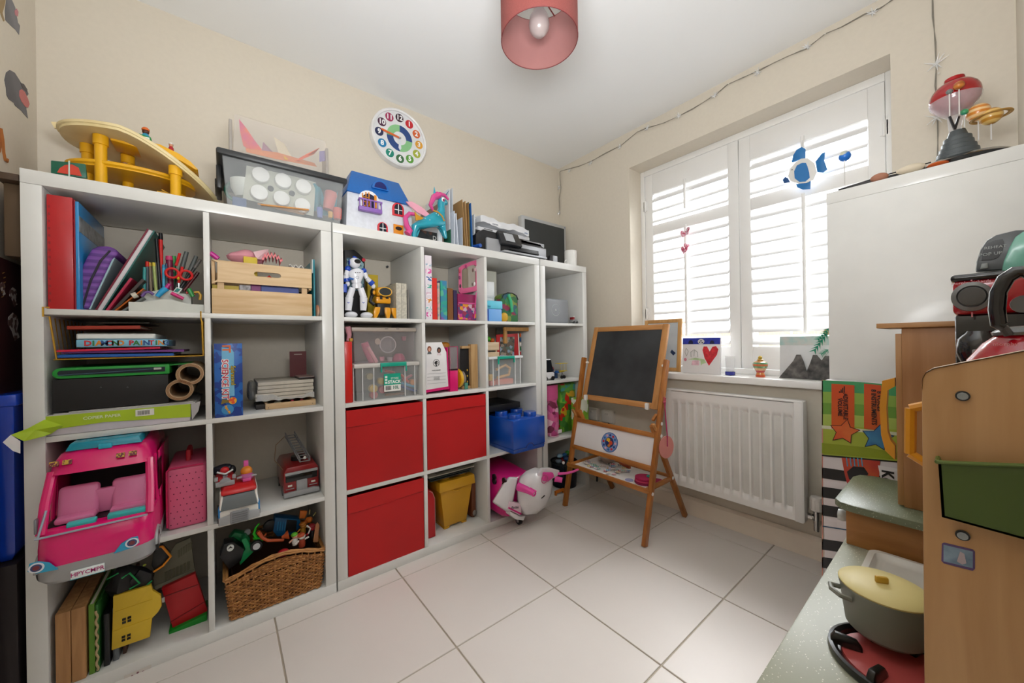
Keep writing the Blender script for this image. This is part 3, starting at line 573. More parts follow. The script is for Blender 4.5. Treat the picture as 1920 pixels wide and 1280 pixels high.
# ================================================================== LEFT UNIT, CONTENTS
Z1, Z2, Z3, Z4 = 1.091, .740, .389, .038
rnd = random.Random(3)
def blob(c, r, amp=.25, seed=1, m=None, seg=14, rings=9):
    q = random.Random(seed); m = m or M(); k = len(m.v); m.sph(c, r, seg, rings); C_ = Vector(c); ph = [q.uniform(0, 6) for _ in range(6)]
    for i in range(k, len(m.v)):
        d = m.v[i]-(m.X @ C_); s_ = 1+amp*(math.sin(d.x*90+ph[0])*.5+math.sin(d.z*110+ph[1])*.5+math.sin(d.y*100+ph[2])*.4); m.v[i] = (m.X @ C_)+d*s_
    return m
def pen(p0, p1, r, Y, col, cap, label, name='marker_pen', frac=.72, group=None, cat='pen'):
    a, b = F(*p0, Y), F(*p1, Y); t = T(name, label, cat, a, group=group); c = a.lerp(b, frac)
    M().cyl(a, c, r, seg=12).build('barrel', mat(col, .4), t); M().cyl(c, b, r*1.12, r*.95, seg=12).build('cap', mat(cap, .4), t, bevel=.0004, seg=1); return t
def openbox(x0, x1, y0, y1, z0, z1, th=.003, m=None):
    m = m or M(); m.box(x0, x1, y0, y0+th, z0, z1).box(x0, x1, y1-th, y1, z0, z1).box(x0, x0+th, y0+th, y1-th, z0, z1).box(x1-th, x1, y0+th, y1-th, z0, z1).box(x0+th, x1-th, y0+th, y1-th, z0, z0+th); return m
# --- row 1, column 1
t = T('ring_binder', 'tall red ring binder at the far left of the top row', 'binder', (.075, .16, Z1)); RD = mat('#b5121a', .38, coat=.2)
M().box(.043, .090, .012, .016, Z1, Z1+.318).box(.043, .046, .016, .3, Z1, Z1+.318).box(.087, .090, .016, .3, Z1, Z1+.318).build('cover', RD, t, bevel=.0015)
M().box(.0465, .0865, .02, .28, Z1+.006, Z1+.30).build('pages', mat('#e8e6e0', .8), t)
for k in range(14): M().box(.0455, .049, .0112, .0122, Z1+.02+k*.02, Z1+.027+k*.02).build('stitch', mat('#8e0c12', .4), t)
t = T('picture_folder', 'sky blue folder with a silver racing photo standing beside the red binder', 'folder', (.1, .16, Z1))
M().box(.094, .101, .015, .30, Z1, Z1+.310).build('cover', mat('#2286c4', .3, coat=.3), t, bevel=.001)
M().box(.1010, .1016, .016, .30, Z1+.225, Z1+.27).build('photo_band', mat('#9aa3a8', .3, h2='#3a3f46', scale=30), t)
M().box(.0905, .0935, .02, .30, Z1, Z1+.314).build('backing', mat('#a31b34', .4), t)
# purple case
PU = mat('#7a4a9c', .6, bump=.9, kind='wavez', scale=16, h2='#5e3682')
t = T('pencil_case', 'ribbed purple zip case leaning between folder and magazines', 'case', (F(145, 578, .05).x, .15, Z1))
o = [(126, 574), (133, 548), (149, 508), (163, 480), (172, 466), (184, 461), (205, 461), (219, 468), (221, 476), (210, 486), (197, 512), (180, 548), (166, 580)]
PX(o, .045, .2).build('shell', PU, t, bevel=.010, seg=3)
PX([(152, 577), (168, 524), (186, 488), (204, 469), (208, 470), (191, 489), (172, 526), (156, 578)], .0425, .203).build('zip', mat('#1d1226', .6), t)
for k in range(9):
    f_ = k/8; a = F(128+f_*52, 572-f_*103, .05); M().tube([a+Vector((0, -.004, 0)), a+Vector((0, .19, 0))], .0018, 6).build('rib', PU, t)
slab_book((166, 579), (212, 482), .004, .05, .24, '#a7c4cc', 'thin pale blue booklet leaning against the purple case')
slab_book((178, 580), (276, 428), .0045, .05, .25, '#7c2238', 'maroon edged booklet, uppermost of the leaning magazines')
slab_book((182, 580), (279, 430), .010, .052, .25, '#cfc9cc', 'thick white magazine in the leaning stack')
slab_book((190, 580), (287, 431), .0055, .054, .25, '#2c6a64', 'teal green annual on the right of the leaning magazines')
slab_book((198, 581), (244, 520), .006, .045, .2, '#b3274a', 'crimson and white comic low in the leaning stack', pages='#dddddd')
slab_book((209, 581), (266, 522), .008, .06, .22, '#403630', 'dark brown book leaning low beside the desk tidy')
slab_book((214, 582), (268, 540), .004, .055, .22, '#c4661a', 'thin orange book leaning low beside the desk tidy')
slab_book((226, 583), (268, 556), .006, .05, .2, '#6c7472', 'grey book lying lowest beside the desk tidy')
# desk tidy
OG = mat('#c9cbc2', .35); x0, x1 = F(241, 570, .03).x, .3715
t = T('desk_tidy', 'two-tier light grey desk tidy full of pens and scissors', 'desk tidy', ((x0+x1)/2, .08, Z1))
def wavewall(xa, xb, y, z0, hl, hp, th=.003): 
    n = 16; up = [(xa+(xb-xa)*k/n, z0+hl+(hp-hl)*max(0, math.cos((k/n-.47)*math.pi*1.1))**3) for k in range(n+1)]
    return M().prism([(xa, z0)]+up+[(xb, z0)], y, y+th)
m = wavewall(x0, x1, .03, Z1, .030, .042); m.box(x0, x0+.003, .033, .16, Z1, Z1+.03).box(x1-.003, x1, .033, .16, Z1, Z1+.03).box(x0, x1, .157, .16, Z1, Z1+.03).box(x0, x1, .033, .157, Z1, Z1+.003); m.build('lower_tray', OG, t)
xb0, xb1 = F(265, 540, .085).x, F(358, 540, .085).x
m = wavewall(xb0, xb1, .085, Z1+.003, .066, .078); m.box(xb0, xb0+.003, .088, .155, Z1+.003, Z1+.069).box(xb1-.003, xb1, .088, .155, Z1+.003, Z1+.069).box(xb0, xb1, .152, .155, Z1+.003, Z1+.069); m.build('upper_tier', OG, t)
pen((270, 560), (271, 501), .0042, .10, '#3f9e9c', '#53b5b0', 'turquoise felt pen at the left of the desk tidy', frac=.98)
pen((276, 560), (276, 490), .0046, .112, '#46505a', '#d42a20', 'felt pen with a red cap in the desk tidy', frac=.86)
pen((284, 560), (281, 492), .0042, .115, '#84735c', '#c8a33a', 'brown felt pen with an ochre cap in the desk tidy', frac=.9)
pen((294, 560), (288, 492), .0042, .105, '#a9b86a', '#d8c23a', 'lime felt pen with a yellow cap in the desk tidy', frac=.9)
pen((302, 560), (293, 447), .0045, .11, '#23252a', '#16171a', 'long black ballpoint pen in the desk tidy', frac=.6)
pen((303, 560), (301, 437), .0054, .125, '#e0201c', '#15151a', 'tall red marker with a black top in the desk tidy', frac=.9)
pen((307, 560), (307, 496), .0040, .10, '#3ea8d0', '#2e8cb4', 'light blue pen right of the tall red marker', frac=.9)
pen((313, 556), (312, 494), .0036, .125, '#5c6a70', '#2e4a66', 'slate coloured pen right of the light blue pen')
pen((320, 545), (317, 480), .009, .13, '#7c2142', '#d8447c', 'pen with a round pink head in the desk tidy', frac=.88)
pen((326, 545), (326, 480), .006, .14, '#1e6a3c', '#2a9a48', 'green marker behind the scissors', frac=.8)
pen((330, 540), (350, 472), .0065, .13, '#3c403f', '#5b605e', 'dark grey marker leaning right in the desk tidy', frac=.55)
pen((340, 545), (368, 480), .0062, .125, '#4a4f4e', '#5a5f5d', 'grey marker leaning furthest right in the desk tidy', frac=.5)
pen((335, 545), (376, 486), .0050, .12, '#2c2f2f', '#66625e', 'slim charcoal marker beneath the grey one')
pen((345, 545), (372, 510), .0050, .105, '#5d1b22', '#3c1115', 'short dark red pen at the right of the desk tidy')
t = T('scissors', 'red-handled scissors standing upside down in the desk tidy', 'scissors', (F(336, 520, .095).x, .095, Z1+.03)); RS = mat('#d41e20', .35)
for px_ in (323, 349): q = F(px_, 512 if px_ == 323 else 516, .082); M().tor((0, 0, 0), .0155, .0038, 'y', 26, 8).at().build('h', RS) if False else M().at((q.x, .080, q.z)).tor((0, 0, 0), .0155, .0038, 'y', 26, 8).build('handle', RS, t)
M().tube([F(330, 498, .085), F(334, 486, .09), F(337, 475, .095)], .004, 8).tube([F(342, 500, .085), F(335, 530, .09)], .004, 8).build('shank', RS, t)
M().prism([F(333, 520, .09), F(337, 520, .09), F(336, 556, .09)], .089, .0915).build('blade', mat('#a5a8aa', .25, metal=1), t)
one(M().sph(F(334, 521, .082), (.0042, .004, .0065)), 'bead', mat('#e2b91f', .4), 'small yellow knob between the scissor handles', 'pencil top')
def gl(pts, Y, r, c, name, label, cat, r1=None): return one(M().tube([F(x, y, Y) for x, y in pts], r, 10, r1), name, mat(c, .35), label, cat)
t = T('glue_bottle', 'blue glue bottle with a magenta cap lying in the lower tray', 'glue', F(305, 552, .05)); M().tube([F(295, 556, .05), F(303, 547, .05), F(312, 540, .05)], .007, 12, .0095).build('bottle', mat('#2f9fd4', .35), t); M().cyl(F(312, 540, .05), F(318, 532, .05), .006, .0052).build('cap', mat('#b81c7c', .35), t)
gl([(321, 549), (331, 554), (344, 560)], .045, .0055, '#d01c74', 'highlighter', 'magenta highlighter lying at the front of the lower tray', 'pen')
gl([(248, 555), (257, 552)], .05, .009, '#cfc8b6', 'eraser', 'cream eraser at the left end of the lower tray', 'eraser')
gl([(266, 556), (272, 548), (280, 547), (288, 552)], .05, .0045, '#6f4f8f', 'hair_clip', 'purple patterned hair clip in the lower tray', 'hair clip')
gl([(354, 541), (362, 556)], .05, .0062, '#1f8a3a', 'chalk', 'green crayon standing at the right of the lower tray', 'crayon')
gl([(364, 548), (372, 547), (376, 553), (375, 562)], .06, .004, '#d8a51c', 'bead_loop', 'yellow bead loop at the right end of the lower tray', 'beads')
gl([(349, 549), (356, 548), (366, 553)], .07, .004, '#b8231d', 'toy_ring', 'red curved toy piece in the lower tray', 'toy piece')
t = T('photo_slide', 'small framed teal card lying in the lower tray', 'card', F(330, 543, .06)); PX([(323, 548), (331, 538), (342, 541), (335, 551)], .062, .002).build('frame', mat('#d5d9d4', .5), t); PX([(326, 546), (332, 540), (339, 542), (333, 548)], .061, .0015).build('picture', mat('#1d7f78', .5), t)
# --- row 1, column 2: pine crate
PINE = mat('#dcbf95', .55, kind='woodx', h2='#c9a577', scale=14); 
def crate(name, label, x0, x1, y0, y1, z0, planks, slot=None, postw=.018, m_=PINE, th=.009):
    t = T(name, label, 'crate', ((x0+x1)/2, (y0+y1)/2, z0))
    for k, (a, b) in enumerate(planks):
        if slot and k == slot[0]:
            cx, w, h_ = (x0+x1)/2+slot[3], slot[1], slot[2]; cz = (a+b)/2+.004
            hole = [(cx+w*sx_+h_*math.cos(math.radians(t_)), cz+h_*math.sin(math.radians(t_))) for sx_, t0 in ((1, -90), (-1, 90)) for t_ in [t0+180*j/6 for j in range(7)]]
            n = len(hole); out = [(x1, cz), (x1, b), (cx, b), (x0, b), (x0, cz), (x0, a), (cx, a), (x1, a)]
            # plank with a real hand hole: ring faces between outline and hole
            m = M(); N = n; outer = []
            for hx, hz in hole:
                dx, dz = hx-cx, hz-cz; s_ = min((x1-cx)/abs(dx) if dx else 1e9, ((b-cz) if dz > 0 else (cz-a))/abs(dz) if dz else 1e9); outer.append((cx+dx*s_, cz+dz*s_))
            R = []
            # refine: make sure corners exist
            pts_o = outer; V = []; f = []
            for y_ in (y0, y0+th): V += [(p[0], y_, p[1]) for p in hole]+[(p[0], y_, p[1]) for p in pts_o]
            for i in range(N):
                j = (i+1) % N; f += [(i, j, N+j, N+i), (2*N+j, 2*N+i, 3*N+i, 3*N+j), (i, 2*N+i, 2*N+j, j), (N+i, N+j, 3*N+j, 3*N+i)]
            # corner fillers
            base = len(V)
            for (qx, qz) in ((x1, b), (x0, b), (x0, a), (x1, a)):
                i = min(range(N), key=lambda i: abs(math.atan2(qz-cz, qx-cx)-math.atan2((pts_o[i][1]+pts_o[(i+1) % N][1])/2-cz, (pts_o[i][0]+pts_o[(i+1) % N][0])/2-cx)))
                j = (i+1) % N; k_ = len(V); V += [(qx, y0, qz), (qx, y0+th, qz)]; f += [(N+i, N+j, k_), (3*N+j, 3*N+i, k_+1), (N+j, 3*N+j, k_+1, k_), (k_, k_+1, 3*N+i, N+i)]
            m.add(V, f); m.build('plank', m_, t, smooth=0)
        else: M().box(x0, x1, y0, y0+th, a, b).build('plank', m_, t, bevel=.001)
        M().box(x0, x1, y1-th, y1, a, b).build('plank', m_, t, bevel=.001)
        for xx in (x0, x1-th): M().box(xx, xx+th, y0+th, y1-th, a, b).build('plank', m_, t, bevel=.001)
    for xx in (x0+th+.006, x1-th-.006-postw):
        for yy in (y0+th, y1-th-.01): M().box(xx, xx+postw, yy, yy+.01, z0, planks[-1][1]-.002).build('post', m_, t)
    M().box(x0+.001, x1-.001, y0+.001, y1-.001, z0, z0+.006).build('base', m_, t); return t
cx0, cx1 = F(397, 560, .006).x, F(585, 560, .006).x
crate('pine_crate', 'pine crate with a hand hole, stuffed with pink bags, in the top row', cx0, cx1, .006, .29, Z1, [(Z1+.002, F(396, 540, .006).z), (F(396, 531, .006).z, F(396, 486, .006).z)], slot=(1, .032, .0085, .008))
PKP = mat('#e8a3ad', .4, h2='#d98b9d', bump=.3)
one(blob((F(462, 484, .1).x, .1, F(462, 484, .1).z-.004), (.052, .04, .032), .22, 4), 'gift_bag', PKP, 'crinkled pink plastic bag on the pine crate', 'bag')
paper('gift_bag_flap', [(474, 474), (497, 466), (504, 466), (503, 476), (495, 486), (480, 488)], .07, '#ecc3c8', 'pale pink bag flap sticking up above the pine crate', 'bag', k=.02)
one(M().sheet(lambda u, v: (F(488, 490, .08).x+.07*u, .07+.03*v, F(500, 486, .08).z+.012*math.sin(40*u)*(.5+v)+.02*math.sin(3.1*u)), 30, 4, (0, 0, -.01)), 'ruffle', mat('#e9858a', .7), 'coral ruffled ribbon at the right of the pine crate', 'ribbon')
one(M().box(F(456, 487, .06).x, F(482, 487, .06).x, .045, .075, Z1+.12, F(470, 483, .06).z), 'yellow_box', mat('#cdb32a', .5), 'small yellow box under the pink bag in the pine crate', 'box', bevel=.002)
one(M().sheet(lambda u, v: (F(542, 494, .07).x+.05*u, .07+.02*v, F(550, 498, .07).z+.006*math.sin(17*u+3*v)), 14, 3, (0, 0, -.003)), 'lace', mat('#e8e4dc', .7), 'scrap of white lace hanging over the right end of the crate', 'lace')
gl([(394, 474), (400, 478), (409, 485)], .05, .008, '#c41a8e', 'toy_wand', 'magenta toy handle at the left end of the pine crate', 'toy')
M_ = M().box(F(553, 480, .1).x, F(568, 480, .1).x, .1, .104, Z1+.10, Z1+.20); one(M().add([(.655, .08, Z1+.10), (.672, .08, Z1+.10), (.672, .2, Z1+.10), (.655, .2, Z1+.10), (.664, .085, Z1+.205), (.668, .085, Z1+.205), (.668, .2, Z1+.17), (.664, .2, Z1+.17)], [(0, 1, 2, 3), (4, 7, 6, 5), (0, 4, 5, 1), (1, 5, 6, 2), (2, 6, 7, 3), (3, 7, 4, 0)]), 'greeting_card', mat('#c6bfae', .7), 'pale folded card standing at the right of the crate', 'card')
# things seen through the crate's gap and hand hole
for i, (xa, xb, c_, l_) in enumerate(((398, 448, '#c3a924', 'yellow booklet glimpsed through the crate gap'), (449, 470, '#1c1a1c', 'black and white patterned box behind the crate gap'), (471, 489, '#8d3b7c', 'purple and pink toy packet behind the crate gap'), (490, 560, '#4a5aa4', 'blue-violet box seen through the crate gap'))):
    one(M().box(F(xa, 540, .03).x, F(xb, 545, .03).x, .03, .2, Z1+.008, Z1+.10+.006*i), 'packed_box', mat(c_, .5, h2='#d8d4d8' if i == 1 else None, scale=60), l_, 'box')
one(M().cyl((F(500, 505, .03).x, .035, Z1+.14), (F(515, 520, .03).x, .035, Z1+.115), .012), 'red_toy', mat('#c3281e', .35), 'red toy seen through the crate hand hole', 'toy')
t = T('toy_board', 'teal rounded toy board standing right of the pine crate', 'toy board', (.71, .1, Z1))
M().box(.701, .707, .03, .28, Z1, Z1+.225).build('board', mat('#17808f', .35), t, bevel=.002)
M().box(.6965, .7005, .03, .07, Z1+.17, Z1+.225).build('edge', mat('#b7c3c4', .3), t, bevel=.001)
one(blob((.717, .05, Z1+.025), (.008, .025, .024), .1, 9), 'orange_packet', mat('#c9601f', .35, h2='#d8c8b0'), 'clear packet of orange pieces at the right end of the top row', 'packet')
# --- row 2, column 1: wire basket hung from the shelf
GO = mat('#c79a3e', .3, metal=1); zb = F(103, 674, .004).z; zt = Z1-.018
t = T('hanging_wire_basket', 'gold wire basket hung under the first shelf at the left', 'wire basket', (.2, .15, zb)); xa, xb = .047, .3665
m = M()
m.tube([(xa+.003, -.006, Z1+.003), (xa-.008, -.007, Z1+.003), (xa-.008, -.007, zt-.004), (xa+.003, -.006, zt-.004), (xa+.012, .004, zb)], .0022, 6)
m.tube([(xb-.002, .02, Z1+.004), (xb-.002, -.004, Z1+.004), (xb-.002, -.004, zt-.004), (xb, -.003, zt-.01), (xb+.002, .004, zb)], .0022, 6)
m.tube([(xa+.008, .004, zb), (xb+.002, .004, zb), (xb+.002, .33, zb), (xa+.008, .33, zb), (xa+.008, .004, zb)], .0022, 6); m.build('frame', GO, t)
for k in range(9): y = .02+k*.036; M().tube([(xa-.002, y, zt-.006), (xa+.008, y, zb), (xb+.002, y, zb), (xb+.001, y, zt-.006)], .0014, 5).build('wire', GO, t)
for k in range(12): x = xa+.02+k*.026; M().tube([(x, .003, zb), (x, .33, zb)], .0012, 5).build('wire', GO, t)
def flat(pl, pr, thp, Y, d, c, label, name='book', cat='book', **k): return slab_book(pl, pr, thp, Y, d, c, label, name, cat, **k)
flat((103, 665), (326, 662), .0085, .012, .28, '#1d5fb0', 'blue folder at the bottom of the hanging basket', 'folder', 'folder')
flat((115, 658), (345, 655), .007, .016, .28, '#7a3b8e', 'purple magazine on the blue folder in the hanging basket')
flat((106, 656), (300, 650), .006, .01, .22, '#d2244a', 'pink and red magazine with green print under the craft box')
t = T('craft_kit_box', 'light blue diamond painting box in the hanging basket', 'box', (.2, .15, zb+.03)); a, b = F(143, 651, .02), F(313, 650, .02)
bx = M().box(a.x, b.x, .02, .29, a.z, a.z+.0215); bx.build('box', mat('#7fc0dc', .4), t, bevel=.001)
for i, ch2 in enumerate('DIAMOND PAINTING'):
    if ch2 != ' ': text(ch2, .0205, mat(['#c8242c', '#2a7a3a', '#d8821e', '#27508e'][i % 4], .5), t, (a.x+.022+i*.0128*(b.x-a.x)/.22, .0193, a.z+.0106), world=True, bold=.0007)
t = T('white_case', 'grey-white flat case with rounded edges on the craft box', 'case', (.2, .15, zb+.055)); M().box(F(142, 630, .03).x, F(292, 630, .03).x, .03, .31, a.z+.022, a.z+.040).build('case', mat('#c9ccca', .35), t, bevel=.004); M().box(F(146, 630, .03).x, F(288, 630, .03).x, .0285, .03, a.z+.026, a.z+.036).build('edge_band', mat('#e6e6e2', .4), t)
flat((125, 611), (263, 610), .010, .05, .25, '#b13a22', 'red book with cream pages near the top of the hanging basket')
flat((185, 604), (280, 604), .004, .09, .24, '#5c5a52', 'thin dark booklet topmost in the hanging basket')
# green zip folder, box file, papers, ream, rolls
GN = mat('#1f9436', .5); t = T('zip_folder', 'bright green zip folder stuffed with papers on the black box file', 'folder', (.2, .15, .92))
a = F(97, 712, .01); b = F(318, 705, .01); z0 = a.z+.0015
def rr(x0, x1, z0, z1, r): return [(x0+r-r*math.sin(math.pi*k/12), z0+r-r*math.cos(math.pi*k/12)) for k in range(13)][::-1] if False else [(x0+r+r*math.cos(math.radians(t_)), (z0+z1)/2+(z1-z0)/2*math.sin(math.radians(t_))) for t_ in range(90, 271, 20)]+[(x1, z0), (x1, z1)]
M().prism(rr(a.x, b.x, z0, z0+.030, .016), .01, .29).build('cover', GN, t, bevel=.002)
M().prism(rr(a.x+.01, b.x-.01, z0+.008, z0+.023, .008), .0085, .012).build('opening', mat('#16202a', .7), t)
M().tube([(a.x+.012, .008, z0+.010), (a.x+.10, .006, z0+.013), (b.x-.02, .007, z0+.018)], .0014, 6).build('zip', mat('#3c5668', .4), t)
M().box(b.x-.035, b.x-.018, .003, .008, z0+.015, z0+.021).build('zip_pull', mat('#b9bcb4', .3, metal=.8), t)
M().sheet(lambda u, v: (b.x-.01+.06*u, .03+.2*v, z0+.026+.010*u-.006*u*u), 8, 3, (0, 0, -.003)).build('flap', GN, t)
for pl, pr, c_, l_ in (((140, 690), (210, 688), '#a8221e', 'red leaflet poking out on top of the green zip folder'), ((200, 688), (262, 684), '#167a74', 'teal leaflet poking out on top of the green zip folder')): slab_book(pl, pr, .004, .03, .2, c_, l_, 'leaflet', 'leaflet')
t = T('box_file', 'black box file lying flat in the second row', 'box file', (.17, .15, .86)); za, zbf = F(101, 773, .012).z, a.z
M().box(F(97, 740, .012).x, F(316, 740, .012).x, .012, .33, za, zbf).build('case', mat('#131315', .6), t, bevel=.002)
for px_ in (189, 239): q = F(px_, 724, .012); M().cyl((q.x, .0095, q.z-.003), (q.x, .012, q.z-.003), .002, seg=10).build('rivet', mat('#55555a', .3, metal=1), t)
zr = F(110, 789, .004).z
for i, (l0, l1) in enumerate((((88, 784), (372, 741)), ((100, 781), (366, 746)), ((128, 777), (362, 750)))):
    a2, b2 = F(*l0, .01), F(*l1, .01); z_ = za-.0016-(.0028*(2-i)); one(M().box(a2.x, min(b2.x, .362), .006+.004*i, .31, z_-.0022, z_), 'paper_sheet', mat('#c9c8c6', .7), ('lowest grey sheet of paper under the black box file', 'middle white sheet of paper under the black box file', 'uppermost sheet of paper directly under the black box file')[i], 'paper')
t = T('paper_ream', 'lime green wrapped ream of copier paper with its torn wrapper hanging out', 'paper ream', (.2, .14, Z2)); LIME = mat('#a9c41f', .4); zt_ = za-.0096
xa2, xb2 = F(84, 800, .004).x, F(356, 770, .004).x
M().box(xa2+.002, xb2, .006, .30, Z2+.001, zt_).build('paper_stack', mat('#cfc8cf', .7), t, bevel=.001)
zm = Z2+(zt_-Z2)*.42
M().add([(xa2+.0, .0045, zm-.006), (xa2+.11, .0035, zm+.002), (xb2+.002, .0045, zm-.010), (xb2+.002, .0045, zt_+.0005), (xa2+.0, .0045, zt_+.0005), (xb2+.002, .28, zt_+.0005), (xa2, .28, zt_+.0005)], [(0, 1, 2, 3, 4), (4, 3, 5, 6)]).build('wrapper', LIME, t)
text('COPIER PAPER', .0115, mat('#e4ecc0', .5), t, (F(192, 782, .004).x, .0030, F(192, 781, .004).z), world=True, bold=.0002)
lbp = M().box(F(254, 770, .003).x, F(289, 770, .003).x, .0026, .0040, F(270, 779, .003).z, F(270, 767, .003).z); lbo = lbp.build('barcode_label', mat('#e8e8e0', .5), t)
m = M(); xs = F(258, 770, .003).x
for k in range(12): m.box(xs+.0022*k, xs+.0022*k+(.0012 if k % 3 else .0006), .0020, .0026, F(270, 777, .003).z, F(270, 769, .003).z)
m.build('bars', BLK, lbo)
fp = [F(118, 797, .0), F(84, 786, .002), F(52, 803, -.02), F(20, 815, -.035), F(45, 827, -.04), F(84, 817, -.02), F(97, 812, -.006)]
M().add([tuple(v) for v in fp]+[tuple(F(66, 806, -.03))]+[(v.x, v.y+.0012, v.z-.0006) for v in fp]+[tuple(F(66, 806, -.03)+Vector((0, .0012, 0)))], [(i, (i+1) % 7, 7) for i in range(7)]+[(8+(i+1) % 7, 8+i, 15) for i in range(7)]+[(i, 8+i, 8+(i+1) % 7, (i+1) % 7) for i in range(7)]).build('torn_flap', LIME, t)
fp = [F(20, 815, -.036), F(5, 829, -.04), F(24, 845, -.04), F(38, 850, -.038), F(38, 827, -.04)]
M().add([tuple(v) for v in fp]+[(v.x, v.y+.0012, v.z) for v in fp], [(0, 1, 2, 3, 4), (9, 8, 7, 6, 5)]+[(i, 5+i, 5+(i+1) % 5, (i+1) % 5) for i in range(5)]).build('flap_lining', mat('#e4e2e2', .6), t)
M().add([tuple(F(358, 758, .002)), tuple(F(376, 752, -.004)), tuple(F(372, 770, -.01)), tuple(F(360, 787, .0))]+[tuple(F(x, y, Y)+Vector((0, .0015, 0))) for x, y, Y in ((358, 758, .002), (376, 752, -.004), (372, 770, -.01), (360, 787, .0))], [(0, 1, 2, 3), (7, 6, 5, 4), (0, 4, 5, 1), (1, 5, 6, 2), (2, 6, 7, 3), (3, 7, 4, 0)]).build('torn_end', mat('#b9b8bb', .6), t)
KR = mat('#c9ac88', .7, scale=80)
for px_, py_, r_, l_ in ((361, 701, .0355, 'upper roll of cream craft paper at the right of the second row'), (337, 731, .034, 'lower roll of cream craft paper resting on the papers')):
    q = F(px_, py_, .0); t = T('paper_roll', l_, 'paper roll', (q.x, .15, q.z-r_)); k = r_*.97; q.x = min(q.x, .371-r_)
    M().at((q.x, 0, q.z), (-math.pi/2, 0, 0)).lathe([(k*.74, .001), (k*.74, .30), (k, .30), (k, .001), (k*.74, .001)], seg=30, caps=False).build('tube', KR, t, smooth=50)
    m = M()
    for j in range(3): m.at((q.x, 0, q.z), (0, 0, 0)).tor((0, .0005, 0), k*(.8+.07*j), .0007, 'y', 30, 5, 0, 359.9)
    m.build('spiral_edge', mat('#8a5f3a', .7), t)
# --- row 2, column 2
t = T('science_kit', 'tall blue science kit box standing against the divider', 'box', (.43, .13, Z2)); xa, xb = F(402, 715, .004).x, F(455, 715, .004).x; zt_ = F(402, 644, .004).z
M().box(xa, xb, .004, .24, Z2, zt_).build('box', mat('#163c8e', .35, kind='patch', h2='#1f63b4', scale=60), t, bevel=.001)
xm = (xa+xb)/2-.006
M().box(xm-.013, xm+.019, .0028, .004, Z2+.075, zt_-.01).build('panel', mat('#6fb3d8', .4), t, bevel=.004) if False else M().prism([(xm-.012, Z2+.07), (xm+.021, Z2+.07), (xm+.021, zt_-.03), (xm+.014, zt_-.018), (xm-.012, zt_-.012)], .0028, .004).build('panel', mat('#6fb3d8', .4), t)
text('SCIENCE KIT', .0238, mat('#f2f2f0', .5), t, (xm-.004, .0026, Z2+.128), rot=(math.pi/2, math.pi/2, 0), world=True, bold=.0022, depth=.0002)
text('SCIENCE KIT', .0238, mat('#c22748', .5), t, (xm-.004, .0020, Z2+.128), rot=(math.pi/2, math.pi/2, 0), world=True, bold=.0003, depth=.0002)
text('Spiracool', .0175, mat('#151515', .5), t, (xm+.018, .0026, Z2+.14), rot=(math.pi/2, math.pi/2, 0), world=True, bold=.0012, depth=.0002)
text('Spiracool', .0175, mat('#e0c02a', .5), t, (xm+.018, .0020, Z2+.14), rot=(math.pi/2, math.pi/2, 0), world=True, depth=.0002)
text('IT', .03, mat('#d8682a', .5), t, (xm+.0, .0022, Z2+.232), rot=(math.pi/2, math.pi/2, 0), world=True, bold=.0012, depth=.0003)
M().prism([(xm-.016, Z2+.045), (xm-.012, Z2+.062), (xm+.002, Z2+.058), (xm+.016, Z2+.060), (xm+.016, Z2+.046), (xm, Z2+.049)], .0024, .004).build('beaker_picture', mat('#7a6a2a', .4), t)
M().prism(oval(xm+.016, Z2+.054, .011, .012), .0018, .004).build('explosion_picture', mat('#e0512a', .4, kind='patch', h2='#e8b22a', scale=150), t)
bd = M().prism(oval(xm+.002, Z2+.025, .0165, .0165), .0024, .004).build('badge', mat('#3c8fc8', .4), t); text('Ages 8+', .0095, mat('#e2a02a', .5), bd, (xm+.002, .0018, Z2+.025), rot=(math.pi/2, math.pi/2.6, 0), world=True, bold=.0006, depth=.0002)
CP = mat('#c9c2b4', .7, scale=60); xa, xb = F(481, 712, .10).x, min(F(588, 705, .10).x, .722); zz = Z2+.030
for i in range(5):
    h_ = .0135; one(M().box(xa+(-.004 if i < 2 else .001*i), xb-.002*(i % 2), .10+.002*(i % 2), .34, zz+.0008, zz+h_), 'canvas_panel', CP, ('blank canvas panel at the bottom of the stack', 'second blank canvas panel from the bottom', 'middle blank canvas panel of the stack', 'fourth blank canvas panel from the bottom', 'topmost blank canvas panel, under the maroon card pack')[i], 'canvas', bevel=.0008, group='blank canvas panels in the second row'); zz += h_+.0008
one(blob((xa-.012, .14, Z2+.07), (.017, .05, .038), .25, 5), 'plastic_wrap', clear('#6f706c', .6, .2), 'crumpled clear wrap at the left end of the canvas stack', 'wrap')
one(M().sheet(lambda u, v: (xa+(xb-xa)*u, .096-.004*math.sin(20*u), Z2+.030+.026*v*(.6+.4*math.sin(6*u+1))+.002*math.sin(30*u)), 26, 3, (0, -.0006, 0)), 'plastic_wrap', clear('#e8e8e4', .5, .15), 'clear plastic wrap sagging below the front of the canvas stack', 'wrap')
t = T('trading_card_pack', 'card pack with a maroon hanging header on the canvas stack', 'card pack', (.68, .2, zz))
M().box(F(560, 680, .12).x, .715, .115, .24, zz+.001, zz+.009).build('card_stack', mat('#2a1d1c', .3), t, bevel=.001); M().box(F(560, 680, .12).x, .715, .117, .24, zz+.009, zz+.0105).build('window', mat('#b39a90', .2), t)
a, b = F(543, 676, .24), F(574, 658, .24); hd = M().box(a.x, b.x, .239, .241, zz+.004, b.z).build('header', mat('#5c1418', .5), t); M().box((a.x+b.x)/2-.015, (a.x+b.x)/2+.015, .2378, .239, b.z-.015, b.z-.011).build('hang_slot', mat('#a8978c', .6), hd)
